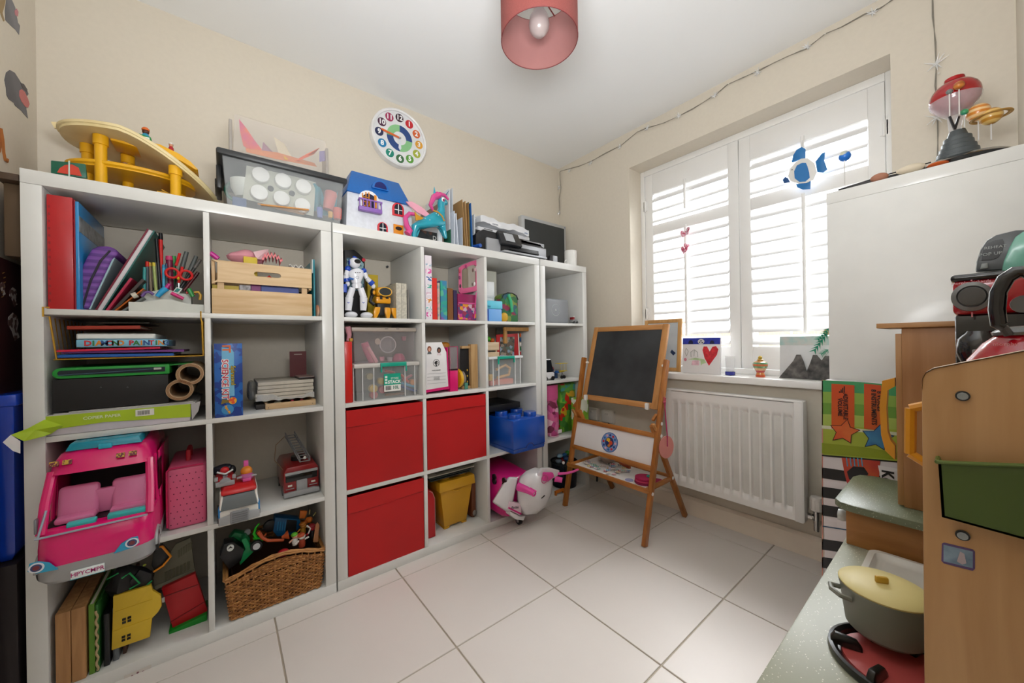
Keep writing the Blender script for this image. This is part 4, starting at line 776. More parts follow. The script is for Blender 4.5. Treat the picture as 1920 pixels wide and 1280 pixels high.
t = T('wooden_tray', 'shallow pine tray under the canvas stack', 'tray', (.65, .2, Z2)); openbox(F(498, 750, .07).x, F(592, 745, .07).x, .07, .34, Z2+.0005, Z2+.022, .008).build('tray', PINE, t, bevel=.0006); 
for px_ in (503, 586): q = F(px_, 752, .07); M().cyl((q.x, .0690, Z2+.007), (q.x, .0705, Z2+.007), .0016, seg=8).build('nail', DKG, t)
for i, (px_, c_, l_) in enumerate(((520, '#6a6a5a', 'dark olive toy in the pine tray'), (548, '#a82236', 'red bead toy in the pine tray'), (566, '#7a1c24', 'dark red toy at the right of the pine tray'))): one(blob((F(px_, 742, .09).x, .095, Z2+.016), (.016 if i == 0 else .008, .012, .010), .15, i), 'small_toy', mat(c_, .4), l_, 'toy')
one(M().box(F(480, 755, .09).x, F(499, 755, .09).x, .10, .2, Z2, Z2+.018), 'card_wallet', mat('#35302c', .6), 'dark wallet left of the pine tray', 'wallet', bevel=.001)
# --- row 3, column 1: camper van
V0, V1 = .050, .2635; VM = (V0+V1)/2; PKV = mat('#e2106e', .22, var=.02, coat=.4); GRV = mat('#a4a5a7', .35, metal=.2)
t = T('toy_camper_van', 'big hot pink toy camper van with a grey bumper jutting out of the shelf', 'toy van', (VM, .05, Z3))
def plan(w, yf, yb, r, z, n=5):
    P = []
    for cx_, cy_, a0 in ((VM+w-r, yf+r, -90), (VM+w-.006, yb-.006, 0), (VM-w+.006, yb-.006, 90), (VM-w+r, yf+r, 180)):
        rr_ = r if cy_ == yf+r else .006
        for k in range(n): a_ = math.radians(a0+90*k/(n-1)); P.append((cx_+rr_*math.cos(a_), cy_+rr_*math.sin(a_), z))
    return P
W_ = (V1-V0)/2
M().loft([plan(W_-.006, -.142, .24, .045, Z3+.003), plan(W_, -.150, .24, .045, Z3+.014), plan(W_+.001, -.152, .24, .045, Z3+.05)]).build('bumper', GRV, t)
low = M().loft([plan(W_, -.1505, .24, .045, Z3+.050), plan(W_, -.151, .24, .045, Z3+.09), plan(W_-.002, -.147, .24, .045, Z3+.125), plan(W_-.003, -.140, .24, .045, Z3+.132)]); low.build('front_body', PKV, t, smooth=60)
# inner cab floor dark, roof, posts
roof = M().loft([plan(W_-.010, -.090, .24, .03, Z3+.262), plan(W_-.012, -.078, .24, .03, Z3+.285), plan(W_-.022, -.062, .24, .03, Z3+.306), plan(W_-.04, -.045, .24, .03, Z3+.314)]); roof.build('roof', PKV, t, smooth=60)
for s_ in (-1, 1):
    a = Vector((VM+s_*(W_-.010), -.128, Z3+.128)); b = Vector((VM+s_*(W_-.016), -.070, Z3+.268)); M().tube([a, a.lerp(b, .5)+Vector((s_*.002, -.003, 0)), b], .0095, 10).build('windscreen_post', PKV, t)
    M().box(VM+s_*(W_-.004)-.003, VM+s_*(W_-.004)+.003, .01, .24, Z3+.128, Z3+.27).build('side_wall', PKV, t, bevel=.002)
    M().tube([(VM+s_*(W_-.006), -.03, Z3+.13), (VM+s_*(W_-.010), -.02, Z3+.27)], .005, 8).build('door_post', PKV, t)
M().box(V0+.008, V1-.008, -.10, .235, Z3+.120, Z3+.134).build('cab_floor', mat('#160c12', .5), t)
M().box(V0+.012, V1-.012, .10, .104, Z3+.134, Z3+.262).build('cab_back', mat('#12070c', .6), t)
M().tube([(V0+.006, -.150, Z3+.128), (VM, -.154, Z3+.130), (V1-.012, -.150, Z3+.130)], .0026, 6).tube([(V0+.010, -.148, Z3+.128), (V0+.017, -.120, Z3+.185)], .0022, 6).build('windscreen_trim', mat('#9aa4b4', .3), t)
ST = mat('#d97aa6', .3)
for cx_ in (VM-.048, VM+.050):
    M().at((cx_, -.055, Z3+.175), (math.radians(-14), 0, 0)).box(-.038, .038, -.010, .012, -.045, .045).build('seat_back', ST, t, bevel=.012, seg=3)
    M().box(cx_-.036, cx_+.036, -.10, -.04, Z3+.134, Z3+.150).build('seat', ST, t, bevel=.006)
M().box(VM-.02, VM+.022, -.06, -.042, Z3+.135, Z3+.200).build('seat_bridge', ST, t, bevel=.004)
M().box(V0+.05, VM-.005, -.128, -.108, Z3+.130, Z3+.143).box(VM+.015, V1-.018, -.128, -.108, Z3+.130, Z3+.145).build('dashboard', mat('#3cc2c0', .35), t, bevel=.003)
TL = clear('#1f9db8', .8, .12)
M().loft([[(VM+sx_*a_, y_, z_) for sx_, y_ in ((-1, ya), (1, ya), (1, .14), (-1, .14))] for a_, ya, z_ in ((.074, -.052, Z3+.3135), (.066, -.042, Z3+.333))]).build('roof_window', TL, t, bevel=.003)
M().box(VM-.012, VM+.014, -.058, -.045, Z3+.310, Z3+.3235).build('roof_latch', mat('#2cb0cc', .3), t, bevel=.002)
for px_, py_ in ((101, 870), (126, 866), (226, 853), (249, 849)):
    q = F(px_, py_, -.083); M().at((q.x, q.y, q.z), (math.radians(-25), 0, 0)).box(-.008, .008, -.002, .004, -.006, .006).build('light_sticker', mat('#c8a33a', .3, kind='patch', h2='#6a1c3a', scale=300), t)
for px_, py_, s_ in ((72, 1063, -1), (246, 1017, 1)):
    q = F(px_, py_, -.148); hl = M().at((q.x, -.1505, q.z), (0, 0, s_*math.radians(6))).prism([(-s_*.032, -.015), (-s_*.018, .006), (0, .015), (s_*.013, .014), (s_*.016, -.004), (s_*.002, -.013)], -.0015, .002).build('headlight_sticker', mat('#2fa0c8', .35), t)
    M().at((q.x+s_*.002, -.1505, q.z+.001), (0, 0, s_*math.radians(6))).prism(oval(0, 0, .013, .012), -.0022, 0).build('lamp_ring', mat('#e8ecf2', .35), hl); M().at((q.x+s_*.002, -.1505, q.z+.001), (0, 0, s_*math.radians(6))).prism(oval(0, 0, .0095, .0088), -.0028, 0).build('lamp_rim', mat('#3a4a7a', .35), hl)
    M().at((q.x+s_*.002, -.1505, q.z+.001), (0, 0, s_*math.radians(6))).prism(oval(0, 0, .0060, .0055), -.0034, 0).build('lamp', mat('#7a3038', .3), hl)
q = F(165, 1070, -.152); pl = M().box(q.x-.029, q.x+.029, -.1545, -.151, q.z-.0105, q.z+.0105).build('number_plate', mat('#e8f0f0', .4), t, bevel=.001); M().box(q.x-.030, q.x+.030, -.1540, -.1512, q.z-.0118, q.z-.0105).build('plate_edge', mat('#3aa9bc', .4), pl)
text('HPYCMPR', .0145, mat('#a8246c', .5), pl, (q.x, -.1548, q.z), world=True, bold=.0002, sx=.9, depth=.0003)
for s_, x_ in ((1, V1), (-1, V0)):
    for y_ in (-.085, .16):
        wh = M(); wheel(wh, (x_-s_*.004, y_, Z3+.030), .029, .014, 'x', 24); w1 = wh.build('wheel', BLK, t, bevel=.002); hh = M(); wheel(hh, (x_-s_*.0035, y_, Z3+.030), .015, .015, 'x', 20); hh.build('hub_cap', GRV, w1)
        if y_ < 0: M().at((x_-s_*.0, y_, Z3+.032)).tor((0, 0, 0), .036, .005, 'x', 20, 6, 0, 180).build('wheel_arch', GRV, t)
M().box(V0+.001, V0+.006, -.137, -.122, Z3+.135, Z3+.172).build('wing_mirror', mat('#8b8f96', .25, metal=.5), t, bevel=.002)
M().box(V1-.002, V1+.0, -.03, .03, Z3+.16, Z3+.25).build('side_window', mat('#0d0d10', .15), t)
# pink dotted bag
t = T('vanity_bag', 'pink bag with dark dots and a red handle beside the camper van', 'bag', (.325, .15, Z3)); zt_ = F(303, 882, .035).z
M().box(.2735, .3705, .035, .30, Z3+.001, zt_).build('bag_body', mat('#e0678c', .45, kind='dots', h2='#e0678c', scale=95), t, bevel=.010, seg=3)
DM = mat('#6a1c3c', .6); dm_ = None
for r in range(9):
    for c_ in range(6):
        x = .2825+c_*.0155+(.0078 if r % 2 else 0); z = Z3+.018+r*(zt_-Z3-.03)/8.6
        if x > .366: continue
        if dm_ is None: dm_ = M().prism(oval(0, 0, .0017, .0017, 8), -.0004, .0004).build('dot', DM, t, world=False); oo = dm_
        else: oo = bpy.data.objects.new('dot', dm_.data); COL.objects.link(oo); oo.parent = t
        oo.location = (x-.325, .0347-.15, z-Z3)
M().tube([(.2735, .036, Z3+.012), (.2735, .036, zt_-.008), (.28, .036, zt_), (.364, .036, zt_)], .0028, 6).build('piping', mat('#c9275c', .4), t)
M().tube([(.322, .12, zt_-.002), (.322, .12, zt_+.03), (.322, .20, zt_+.03), (.322, .20, zt_-.002)], .007, 8).build('handle', mat('#b81a2c', .5), t)
# --- row 3, column 2
RED = mat('#c8171c', .28, coat=.3); LG = mat('#a2a4a6', .4)
t = T('toy_rescue_truck', 'white toy truck with a bright red roof and grey grille', 'toy truck', (.457, .05, Z3)); a0, a1 = .402, .513; Yv = -.045
WB = mat('#e4e2da', .35); M().box(a0, a1, Yv+.004, .15, Z3+.012, Z3+.052).box(a0+.003, a1-.003, Yv+.05, .15, Z3+.052, Z3+.10).build('body', WB, t, bevel=.004)
for x_ in (a0+.005, a1-.005): M().tube([(x_, Yv+.006, Z3+.052), (x_+(.006 if x_ < .45 else -.006), Yv+.034, Z3+.098)], .004, 8).build('windscreen_post', WB, t)
M().prism([(a0, Z3+.006), (a1, Z3+.006), (a1, Z3+.03), (a1-.03, Z3+.036), (a0+.03, Z3+.036), (a0, Z3+.03)], Yv-.004, Yv+.02).build('bumper', LG, t, bevel=.003)
gr = M().box(a0+.030, a1-.030, Yv-.008, Yv+.0, Z3+.004, Z3+.046).build('grille', mat('#8b8d90', .4), t, bevel=.004)
for k in range(5): M().box(a0+.035, a1-.035, Yv-.0095, Yv-.007, Z3+.010+k*.007, Z3+.0125+k*.007).build('grille_bar', mat('#6f7174', .4), gr)
M().at((0, 0, 0)).add([(a0+.006, Yv-.000, Z3+.052), (a1-.006, Yv-.000, Z3+.052), (a1-.014, Yv+.030, Z3+.098), (a0+.014, Yv+.030, Z3+.098), (a0+.006, Yv+.01, Z3+.050), (a1-.006, Yv+.01, Z3+.050), (a1-.014, Yv+.04, Z3+.098), (a0+.014, Yv+.04, Z3+.098)], [(0, 1, 2, 3), (7, 6, 5, 4), (0, 4, 5, 1), (1, 5, 6, 2), (2, 6, 7, 3), (3, 7, 4, 0)]).build('windscreen', mat('#22323a', .1, coat=.5), t)
M().loft([[(a0+k, y0_, z_), (a1-k, y0_, z_), (a1-k+.002, .12, z_+.0), (a0+k-.002, .12, z_)] for k, y0_, z_ in ((.008, Yv+.020, Z3+.093), (.006, Yv+.022, Z3+.104), (.016, Yv+.038, Z3+.114))]).build('roof', RED, t, bevel=.005)
for x_ in (a0-.001, a1-.007): M().box(x_, x_+.008, Yv+.004, Yv+.04, Z3+.028, Z3+.058).build('headlight', mat('#1f7fc2', .3), t, bevel=.003)
for x_ in (a0+.002, a1-.002):
    for y_ in (.0, .10): w1 = M(); wheel(w1, (x_, y_, Z3+.013), .0135, .01, 'x').build('wheel', BLK, t)
t = T('toy_quad_bike', 'red and grey toy quad bike parked on the white truck', 'toy vehicle', (.425, .05, Z3+.115)); q = F(422, 885, .03); z = Z3+.115
M().box(q.x-.026, q.x+.024, .02, .085, z+.002, z+.028).build('body', mat('#a81a22', .3), t, bevel=.005); M().box(q.x-.026, q.x+.026, .012, .03, z+.0, z+.016).build('bumper', LG, t, bevel=.003)
M().loft([[(q.x+a_*math.cos(j*math.pi/5), .014+.004*math.sin(j), z+.012+a_*.9*math.sin(j*math.pi/5)) for j in range(6)] for a_ in (.017,)]+[[(q.x+.015*math.cos(j*math.pi/5), .045, z+.012+.02*math.sin(j*math.pi/5)) for j in range(6)]]).build('bonnet', mat('#8d8f93', .35), t)
for s_ in (-1, 1): M().box(q.x+s_*.024-.005, q.x+s_*.024+.005, .015, .03, z+.02, z+.032).build('mudguard', LG, t, bevel=.002); M().tube([(q.x, .035, z+.035), (q.x+s_*.022, .04, z+.045)], .003, 6).build('handlebar', mat('#d8d8da', .3), t)
one(M().sph((q.x-.001, .05, z+.045), (.013, .012, .012)), 'toy_helmet', mat('#c0191e', .3), 'small red helmet on the toy quad bike', 'toy')
t = T('toy_helicopter', 'small pink toy helicopter on the back of the white truck', 'toy vehicle', (.5, .06, Z3+.115)); q = F(462, 880, .05)
M().sph((q.x, .05, z+.028), (.018, .02, .018)).build('cabin', mat('#e58a2c', .3), t); M().sph((q.x, .04, z+.012), (.022, .02, .013)).build('body', mat('#b65a94', .35), t)
M().box(q.x-.008, q.x+.006, .05, .056, z+.044, z+.066).build('tail_fin', mat('#df5ea8', .3), t, bevel=.002); M().box(q.x-.012, q.x+.012, .018, .03, z, z+.010).build('skid', mat('#df5ea8', .3), t, bevel=.002)
for s_ in (-1, 1): M().tube([(q.x+s_*.012, .03, z+.015), (q.x+s_*.028, .03, z+.014)], .004, 8).build('side_fan', GREY, t)
one(blob((F(415, 855, .1).x, .105, z+.03), (.030, .02, .020), .25, 2), 'toy_car', mat('#1a1f33', .3, h2='#0c0c10'), 'dark blue toy vehicle behind the red quad bike', 'toy car')
one(blob((F(436, 860, .1).x, .105, z+.028), (.014, .018, .018), .2, 5), 'toy_car', mat('#121216', .3), 'black toy vehicle between quad bike and helicopter', 'toy car')
# fire engine
t = T('toy_fire_engine', 'dark red toy fire engine with a grey ladder on its roof', 'toy fire engine', (.66, .17, Z3)); a0, a1, Yv = .597, .7175, .075; FR = mat('#8c1218', .3, coat=.3)
M().prism([(a0, Z3+.014), (a1, Z3+.014), (a1, Z3+.098), (a1-.010, Z3+.118), (a0+.010, Z3+.118), (a0, Z3+.098)], Yv, .30).build('body', FR, t, bevel=.005)
M().box(a0+.006, a1-.006, Yv-.004, Yv+.01, Z3+.062, Z3+.088).build('windscreen', mat('#0c0e10', .12), t, bevel=.002)
M().box(a0+.004, a1-.004, Yv-.006, Yv+.012, Z3+.088, Z3+.098).build('sun_visor', LG, t, bevel=.002)
M().prism([(a0-.001, Z3+.006), (a1+.0, Z3+.006), (a1+.0, Z3+.022), (a1-.02, Z3+.026), (a0+.02, Z3+.024), (a0-.001, Z3+.022)], Yv-.012, Yv+.01).build('bumper', LG, t, bevel=.002)
M().box((a0+a1)/2-.019, (a0+a1)/2+.019, Yv-.008, Yv+.004, Z3+.020, Z3+.064).build('grille', mat('#9a9b9e', .4), t, bevel=.004)
for s_ in (-1, 1): M().box((a0+a1)/2+s_*.040-.007, (a0+a1)/2+s_*.040+.007, Yv-.003, Yv+.002, Z3+.044, Z3+.050).build('headlight', mat('#e6e4dc', .3), t); M().box((a0+a1)/2+s_*.040-.014, (a0+a1)/2+s_*.040+.014, Yv-.003, Yv+.002, Z3+.034, Z3+.036).build('chrome_strip', LG, t)
for x_ in (a0+.005, a1-.005):
    for y_ in (.12, .25): w1 = M(); wheel(w1, (x_, y_, Z3+.019), .0195, .012, 'x').build('wheel', BLK, t)
M().cyl((.655, .17, Z3+.118), (.655, .17, Z3+.135), .022).build('turntable', BLK, t)
ld = M(); A, B = Vector((.672, .09, Z3+.128)), Vector((.640, .25, Z3+.205))
for s_ in (-.017, .017): ld.tube([A+Vector((s_, 0, 0)), B+Vector((s_, 0, 0))], .0028, 6).tube([A+Vector((s_, 0, .014)), B+Vector((s_, 0, .014))], .0020, 6)
for k in range(11): p_ = A.lerp(B, k/10); ld.tube([p_+Vector((-.017, 0, 0)), p_+Vector((.017, 0, 0))], .0020, 5)
for k in range(11): 
    p_ = A.lerp(B, k/10)
    for s_ in (-.017, .017): ld.tube([p_+Vector((s_, 0, 0)), p_+Vector((s_, 0, .014))], .0013, 5)
ld.build('ladder', mat('#8b8d90', .35), t); M().sph(A+Vector((0, .006, .012)), .006).build('nozzle', mat('#d8d8d4', .3), t)
M().tube([(.60, .12, Z3+.10), (.575, .16, Z3+.135), (.585, .2, Z3+.185), (.62, .24, Z3+.205)], .0014, 5).build('hose', mat('#8a6a48', .5), t)
# --- row 4, column 1
t = T('wooden_game_box', 'thick folding wooden game board case standing at the bottom left', 'board', (.085, .2, Z4)); WD = mat('#b98a5a', .5, kind='woodz', h2='#9b6d40', scale=14)
a = F(99, 1150, -.03).x; xs = [.0465, .0755, .1035]; zt_ = F(155, 1135, .02).z
for k in range(2): M().box(xs[k]+.0005, xs[k+1]-.0005, .012, .34, Z4+.0005, zt_).build('panel', WD, t, bevel=.002)
vbook(.107, .012, Z4, zt_-Z4-.004, .02, .3, '#5e8c26', 'green book beside the wooden game case', lettering=None)
t = T('rope_edged_book', 'green book with a twisted cord spine at the bottom left', 'book', (.125, .15, Z4)); M().box(.1205, .1265, .02, .3, Z4+.0005, zt_-.01).build('cover', mat('#2c6a2a', .5), t, bevel=.001)
M().tube([(.1235+.002*math.sin(k*1.3), .017+.002*math.cos(k*1.3), Z4+.006+k*.0062) for k in range(int((zt_-Z4-.02)/.0062))], .0028, 6).build('cord', mat('#b09a72', .7), t)
for i, (x_, c_, h_) in enumerate(((.133, '#141518', .155), (.150, '#5d6266', .16))):
    t = T('carry_case', ('black plastic case behind the grey one in the bottom row', 'grey plastic case with moulded ribs in the bottom row')[i], 'case', (x_, .15, Z4)); M().box(x_, x_+.0135, .03+.01*i, .28, Z4+.0005, Z4+h_).build('shell', mat(c_, .35), t, bevel=.003)
    M().cyl((x_+.004, .032+.01*i, Z4+.02), (x_+.004, .032+.01*i, Z4+h_-.02), .0035, seg=8).build('rib', mat(c_, .4), t)
YT = mat('#d9b52c', .38)
t = T('toy_castle_wall', 'yellow toy building wall with small window holes, leaning in the bottom row', 'toy building', (.24, .1, Z4)); Yw = .035
w = PX([(212, 1134), (212, 1118), (283, 1097), (286, 1107), (301, 1116), (303, 1136), (296, 1148), (285, 1159), (281, 1194), (209, 1219)], Yw, .012).build('wall', YT, t, bevel=.001)
PX([(252, 1133), (262, 1126), (282, 1096), (285, 1121)], Yw-.0005, .012).build('gable', YT, t)
PX([(216, 1147), (286, 1123), (286, 1125), (216, 1149)], Yw-.002, .003).build('moulding', YT, t); PX([(212, 1184), (284, 1158), (284, 1160), (212, 1186)], Yw-.002, .003).build('moulding', YT, t)
for bx_, by_ in ((229, 1160), (228, 1193)):
    for dx in (0, 10):
        for dy in (0, 6): PX([(bx_+dx, by_+dy-dx*.35), (bx_+dx+7, by_+dy-dx*.35-2.5), (bx_+dx+7, by_+dy-dx*.35+1.8), (bx_+dx, by_+dy-dx*.35+4.3)], Yw-.0012, .0014).build('window_hole', mat('#16150f', .8), t)
one(M().box(.168, .176, .06, .30, Z4+.0005, Z4+.17), 'brown_book', mat('#4a2f20', .6), 'brown book between the grey case and the yellow wall', 'book', bevel=.001)
t = T('toy_barn', 'red toy barn wall on a green base, tilted, below the grey stone panel', 'toy barn', (.33, .12, Z4)); Yr = .09
PX([(303, 1104), (366, 1075), (389, 1145), (325, 1182)], Yr, .02).build('wall', mat('#b3121c', .38), t, bevel=.001)
PX([(316, 1185), (388, 1150), (388, 1165), (318, 1199)], Yr-.015, .09).build('base', mat('#0d8a22', .4), t, bevel=.002)
for p_, q_ in (((307, 1118), (372, 1095)), ((319, 1166), (383, 1128))): PX([p_, q_, (q_[0], q_[1]+1.5), (p_[0], p_[1]+1.5)], Yr-.002, .003).build('board_seam', mat('#7d0c14', .4), t)
q = F(306, 1124, Yr); M().box(q.x-.004, q.x+.004, Yr-.004, Yr+.004, q.z-.008, q.z+.008).build('hinge', mat('#cfd0c8', .4), t, bevel=.001)
t = T('toy_stone_wall', 'grey moulded toy stone wall panel behind the pink van', 'toy building', (.33, .18, Z4+.2)); Ys = .16
PX([(290, 1106), (287, 1078), (330, 1020), (357, 1008), (366, 1073)], Ys, .012).build('panel', mat('#8d8975', .6), t, bevel=.001)
for k in range(7): PX([(309+k*7, 1089-k*3.2), (314+k*7, 1086-k*3.2), (314+k*7, 1071-k*3.2), (309+k*7, 1073-k*3.2)], Ys-.003, .004).build('stone', mat('#79755f', .7), t)
for k in range(6): PX([(334+k*4.5, 1046-k*3), (337+k*4.5, 1044-k*3), (337+k*4.5, 1030-k*3), (334+k*4.5, 1032-k*3)], Ys-.003, .004).build('stone', mat('#79755f', .7), t)
PX([(290, 1106), (366, 1073), (365, 1067), (290, 1099)], Ys-.005, .006).build('ledge', mat('#a39f8a', .6), t)
t = T('toy_digger_frame', 'black toy vehicle with an orange edged flap under the pink van', 'toy vehicle', (.28, .08, Z4+.17)); 
PX([(284, 1060), (288, 1035), (302, 1024), (320, 1043), (306, 1058), (290, 1071)], .065, .03).build('body', mat('#141316', .4), t, bevel=.002)
M().tube([F(288, 1027, .06), F(304, 1024, .06), (F(320, 1043, .06)), F(306, 1060, .06), F(288, 1072, .06)], .0035, 6).build('orange_frame', mat('#e08a14', .35), t)
t = T('toy_witch_house', 'black crumpled toy with bright green edging under the pink van', 'toy', (.22, .05, Z4+.16)); 
m = blob((F(235, 1095, .055).x, .075, F(235, 1095, .055).z), (.055, .03, .04), .3, 11); m.build('body', mat('#121215', .5), t)
PX([(243, 1090), (262, 1068), (284, 1075), (285, 1092), (262, 1104), (246, 1100)], .045, .02).build('panel', mat('#17171c', .4), t, bevel=.002)
M().tube([F(228, 1084, .04), F(243, 1074, .04), F(262, 1093, .038), F(243, 1104, .038)], .0025, 6).tube([F(200, 1086, .04), F(222, 1074, .04)], .002, 6).tube([F(276, 1096, .04), F(285, 1088, .04)], .002, 6).build('green_edge', mat('#12a052', .35), t)
one(M().sph(F(271, 1059, .03), (.0045, .004, .003)), 'bead', mat('#9aa83a', .3), 'tiny lime bead just under the pink van bumper', 'bead')
# --- row 4, column 2: wicker basket
WK = mat('#a9713a', .55, kind='', h2='#7e4e22', scale=40); WKL = mat('#c48d50', .5, h2='#9a6530', scale=40)
t = T('wicker_basket', 'brown wicker basket with a raised rim and handle gap, full of toys', 'basket', (.57, .15, Z4)); bx0, bx1, by0, by1 = .432, .706, .012, .30
zf = lambda u: Z4+.148+.034*max(0, math.sin(math.pi*min(1, max(0, (u-.02)/.96))))**1.2       # top of the rim along the front
def wall(u, face, z):     # perimeter position: u in 0..1 along each face
    lean = (z-Z4)*.10
    if face == 0: return Vector((bx0-lean+(bx1-bx0+2*lean)*u, by0-lean*.3, z))
    if face == 1: return Vector((bx1+lean, by0-lean*.3+(by1-by0)*u, z))
    if face == 2: return Vector((bx1+lean-(bx1-bx0+2*lean)*u, by1, z))
    return Vector((bx0-lean, by1-(by1-by0+lean*.3)*u, z))
NR = 20
for face in range(4):
    for r in range(NR):
        m = M(); zr_ = Z4+.006+r*.1195/NR; off = r % 2; n = 26 if face in (0, 2) else 20
        pts = []
        for k in range(n+1):
            u = k/n; p_ = wall(u, face, zr_+.0016*math.sin(k*1.7+r)); d_ = .0032*(1 if (k+off) % 2 else -1)
            nrm = [Vector((0, -1, 0)), Vector((1, 0, 0)), Vector((0, 1, 0)), Vector((-1, 0, 0))][face]; pts.append(p_+nrm*d_)
        m.tube(pts, .0031, 5); m.build('withy', WK if (r*7+face) % 3 else WKL, t)
    for k in range(14 if face in (0, 2) else 10):
        u = (k+.5)/(14 if face in (0, 2) else 10)
        if face in (0, 2) and .25 < u < .72 and k % 3: zz_ = Z4+.127
        else: zz_ = zf(u)-.006 if face in (0, 2) else Z4+.145
        M().tube([wall(u, face, Z4+.003), wall(u, face, zz_)], .0024, 5).build('stake', WKL, t)
for off in range(4):
    for face in (0, 2): M().tube([wall(k/16, face, zf(k/16)-.005*(off % 2)+.002*math.sin(k*2+off))+Vector((0, (-1 if face == 0 else 1)*(.003*(off-1.5)), 0)) for k in range(17)], .0032, 5).build('rim', WKL, t)
    for face in (1, 3): M().tube([wall(k/8, face, Z4+.148-.004*(off % 2))+Vector(((.003*(off-1.5)), 0, 0)) for k in range(9)], .0032, 5).build('rim', WKL, t)
for j in range(8):
    for face in (0, 2): M().tube([wall(k/26, face, Z4+.1255+(j+1)/8*(zf(k/26)-.020-Z4-.1255))+Vector((0, (-1 if face == 0 else 1)*.0032*(1 if (k+j) % 2 else -1), 0)) for k in range(27)], .0031, 5).build('withy', WK if j % 3 else WKL, t)
M().box(bx0+.004, bx1-.004, by0+.004, by1-.004, Z4+.001, Z4+.006).build('bottom', WK, t)
M().box(bx0+.004, bx1-.004, by0+.006, by0+.008, Z4+.006, Z4+.124).box(bx0+.006, bx1-.006, by1-.008, by1-.006, Z4+.006, Z4+.124).box(bx0+.003, bx0+.005, by0+.008, by1-.008, Z4+.006, Z4+.13).box(bx1-.005, bx1-.003, by0+.008, by1-.008, Z4+.006, Z4+.13).build('lining', mat('#4a2a12', .8), t)
# toys in the basket
t = T('toy_tractor', 'green toy tractor with a black bucket at the left of the wicker basket', 'toy tractor', (.47, .1, Z4+.13)); zt0 = Z4+.125
PX([(430, 1068), (412, 1045), (420, 1020), (438, 1016), (458, 1030), (452, 1052), (440, 1060)], .05, .05).build('bucket', mat('#101114', .35), t, bevel=.003)
q = F(432, 1027, .045); M().prism(oval(q.x, q.z, .010, .011, 16), .044, .05).build('round_badge', mat('#dfe3df', .4), t); M().prism([(q.x-.007, q.z-.002), (q.x, q.z+.007), (q.x+.007, q.z-.002), (q.x, q.z+.001)], .0428, .045).build('badge_mark', BLK, t)
PX([(448, 1045), (460, 1030), (452, 1012), (462, 1008), (476, 1034), (460, 1050), (450, 1060)], .06, .04).build('arm', mat('#0b8a4e', .3), t, bevel=.003)
q = F(481, 1024, .05); w1 = M(); wheel(w1, (q.x, .06, q.z), .019, .02, 'y', 22); w2 = w1.build('wheel', BLK, t, bevel=.003); w1 = M(); wheel(w1, (q.x, .0495, q.z), .011, .004, 'y', 20); w1.build('hub_cap', mat('#c9cdd0', .35), w2)
PX([(428, 1012), (440, 998), (462, 1002), (470, 1012), (450, 1020)], .10, .04).build('bonnet', mat('#0b7a44', .3), t, bevel=.003)
t = T('toy_lizard', 'bright green toy creature tail sticking up from the basket', 'toy', (.51, .1, Z4+.15)); M().tube([F(482, 1010, .07), F(476, 1000, .07), F(480, 988, .07), F(486, 981, .07)], .0055, 8, .0025).tube([F(476, 1007, .07), F(490, 1013, .07), F(497, 1008, .07)], .006, 8).build('tail', mat('#28c21e', .3), t)
one((lambda m: wheel(m, (F(464, 997, .12).x, .12, F(464, 997, .12).z), .010, .008, 'y'))(M()), 'toy_disc', mat('#aeb2b4', .35), 'small grey wheel behind the green toy tail', 'toy wheel')
t = T('toy_truck_chassis', 'blue and black toy truck bed lying at the back of the basket', 'toy truck', (.57, .15, Z4+.15)); q = F(532, 985, .12)
PX([(512, 996), (516, 970), (562, 974), (566, 985), (550, 1002), (520, 1006)], .12, .05).build('bed', mat('#0d5a8e', .3), t, bevel=.003)
for k in range(5): PX([(519+k*4.5, 994), (521+k*4.5, 978), (523+k*4.5, 978), (521+k*4.5, 995)], .1185, .003).build('rib', mat('#2b84ba', .3), t)
PX([(535, 998), (538, 974), (557, 976), (555, 996)], .1175, .003).build('dark_panel', mat('#0d0e12', .4), t)
w1 = M(); wheel(w1, (F(506, 985, .13).x, .13, F(506, 985, .13).z), .022, .016, 'y', 22); w1.build('wheel', BLK, t, bevel=.003)
t = T('toy_wood_branch', 'rusty orange toy horn with a flared end lying across the basket', 'toy', (.56, .08, Z4+.15)); OR = mat('#b84e20', .4)
M().tube([F(484, 996, .055), F(492, 1008, .055), F(502, 1013, .055), F(532, 1012, .055)], .0065, 10, .005).tube([F(496, 1004, .055), F(499, 1000, .05)], .004, 8, .002).build('stem', OR, t)
q = F(534, 1006, .05); M().at((q.x, .055, q.z), (0, math.pi/2.2, 0)).lathe([(.004, -.01), (.008, .0), (.017, .012), (.015, .013), (.005, .0)], seg=18).build('bell', OR, t)
def figurine(pt, Y, s_, bc, hc, ac, label):
    q = F(*pt, Y); t = T('toy_figurine', label, 'toy figure', (q.x, Y, q.z-.02*s_))
    M().lathe([(.009*s_, -.022*s_), (.011*s_, -.01*s_), (.008*s_, .004*s_)], (q.x, Y, q.z), 12).build('body', mat(bc, .4), t)
    M().sph((q.x, Y, q.z+.013*s_), .011*s_).build('head', mat(hc, .4), t); M().sph((q.x-.002, Y-.001, q.z+.018*s_), (.0115*s_, .0115*s_, .008*s_)).build('hair', mat(ac, .5), t)
    for d_ in (-1, 1): M().tube([(q.x+d_*.008*s_, Y, q.z), (q.x+d_*.02*s_, Y-.006, q.z+.006*s_*d_)], .003*s_, 6).build('arm', mat(hc, .4), t)
figurine((553, 1010), .05, 1.0, '#d8d6d0', '#e0a890', '#5fb82a', 'toy figure with a lime green cap and white body in the basket')
figurine((566, 1012), .045, 1.15, '#9a3a20', '#e9e2dc', '#b8502c', 'white faced toy figure with a rust coloured body in the basket')
figurine((568, 990), .09, 1.0, '#a8781e', '#c98a3c', '#b36a1c', 'tan toy figure behind the green capped one in the basket')
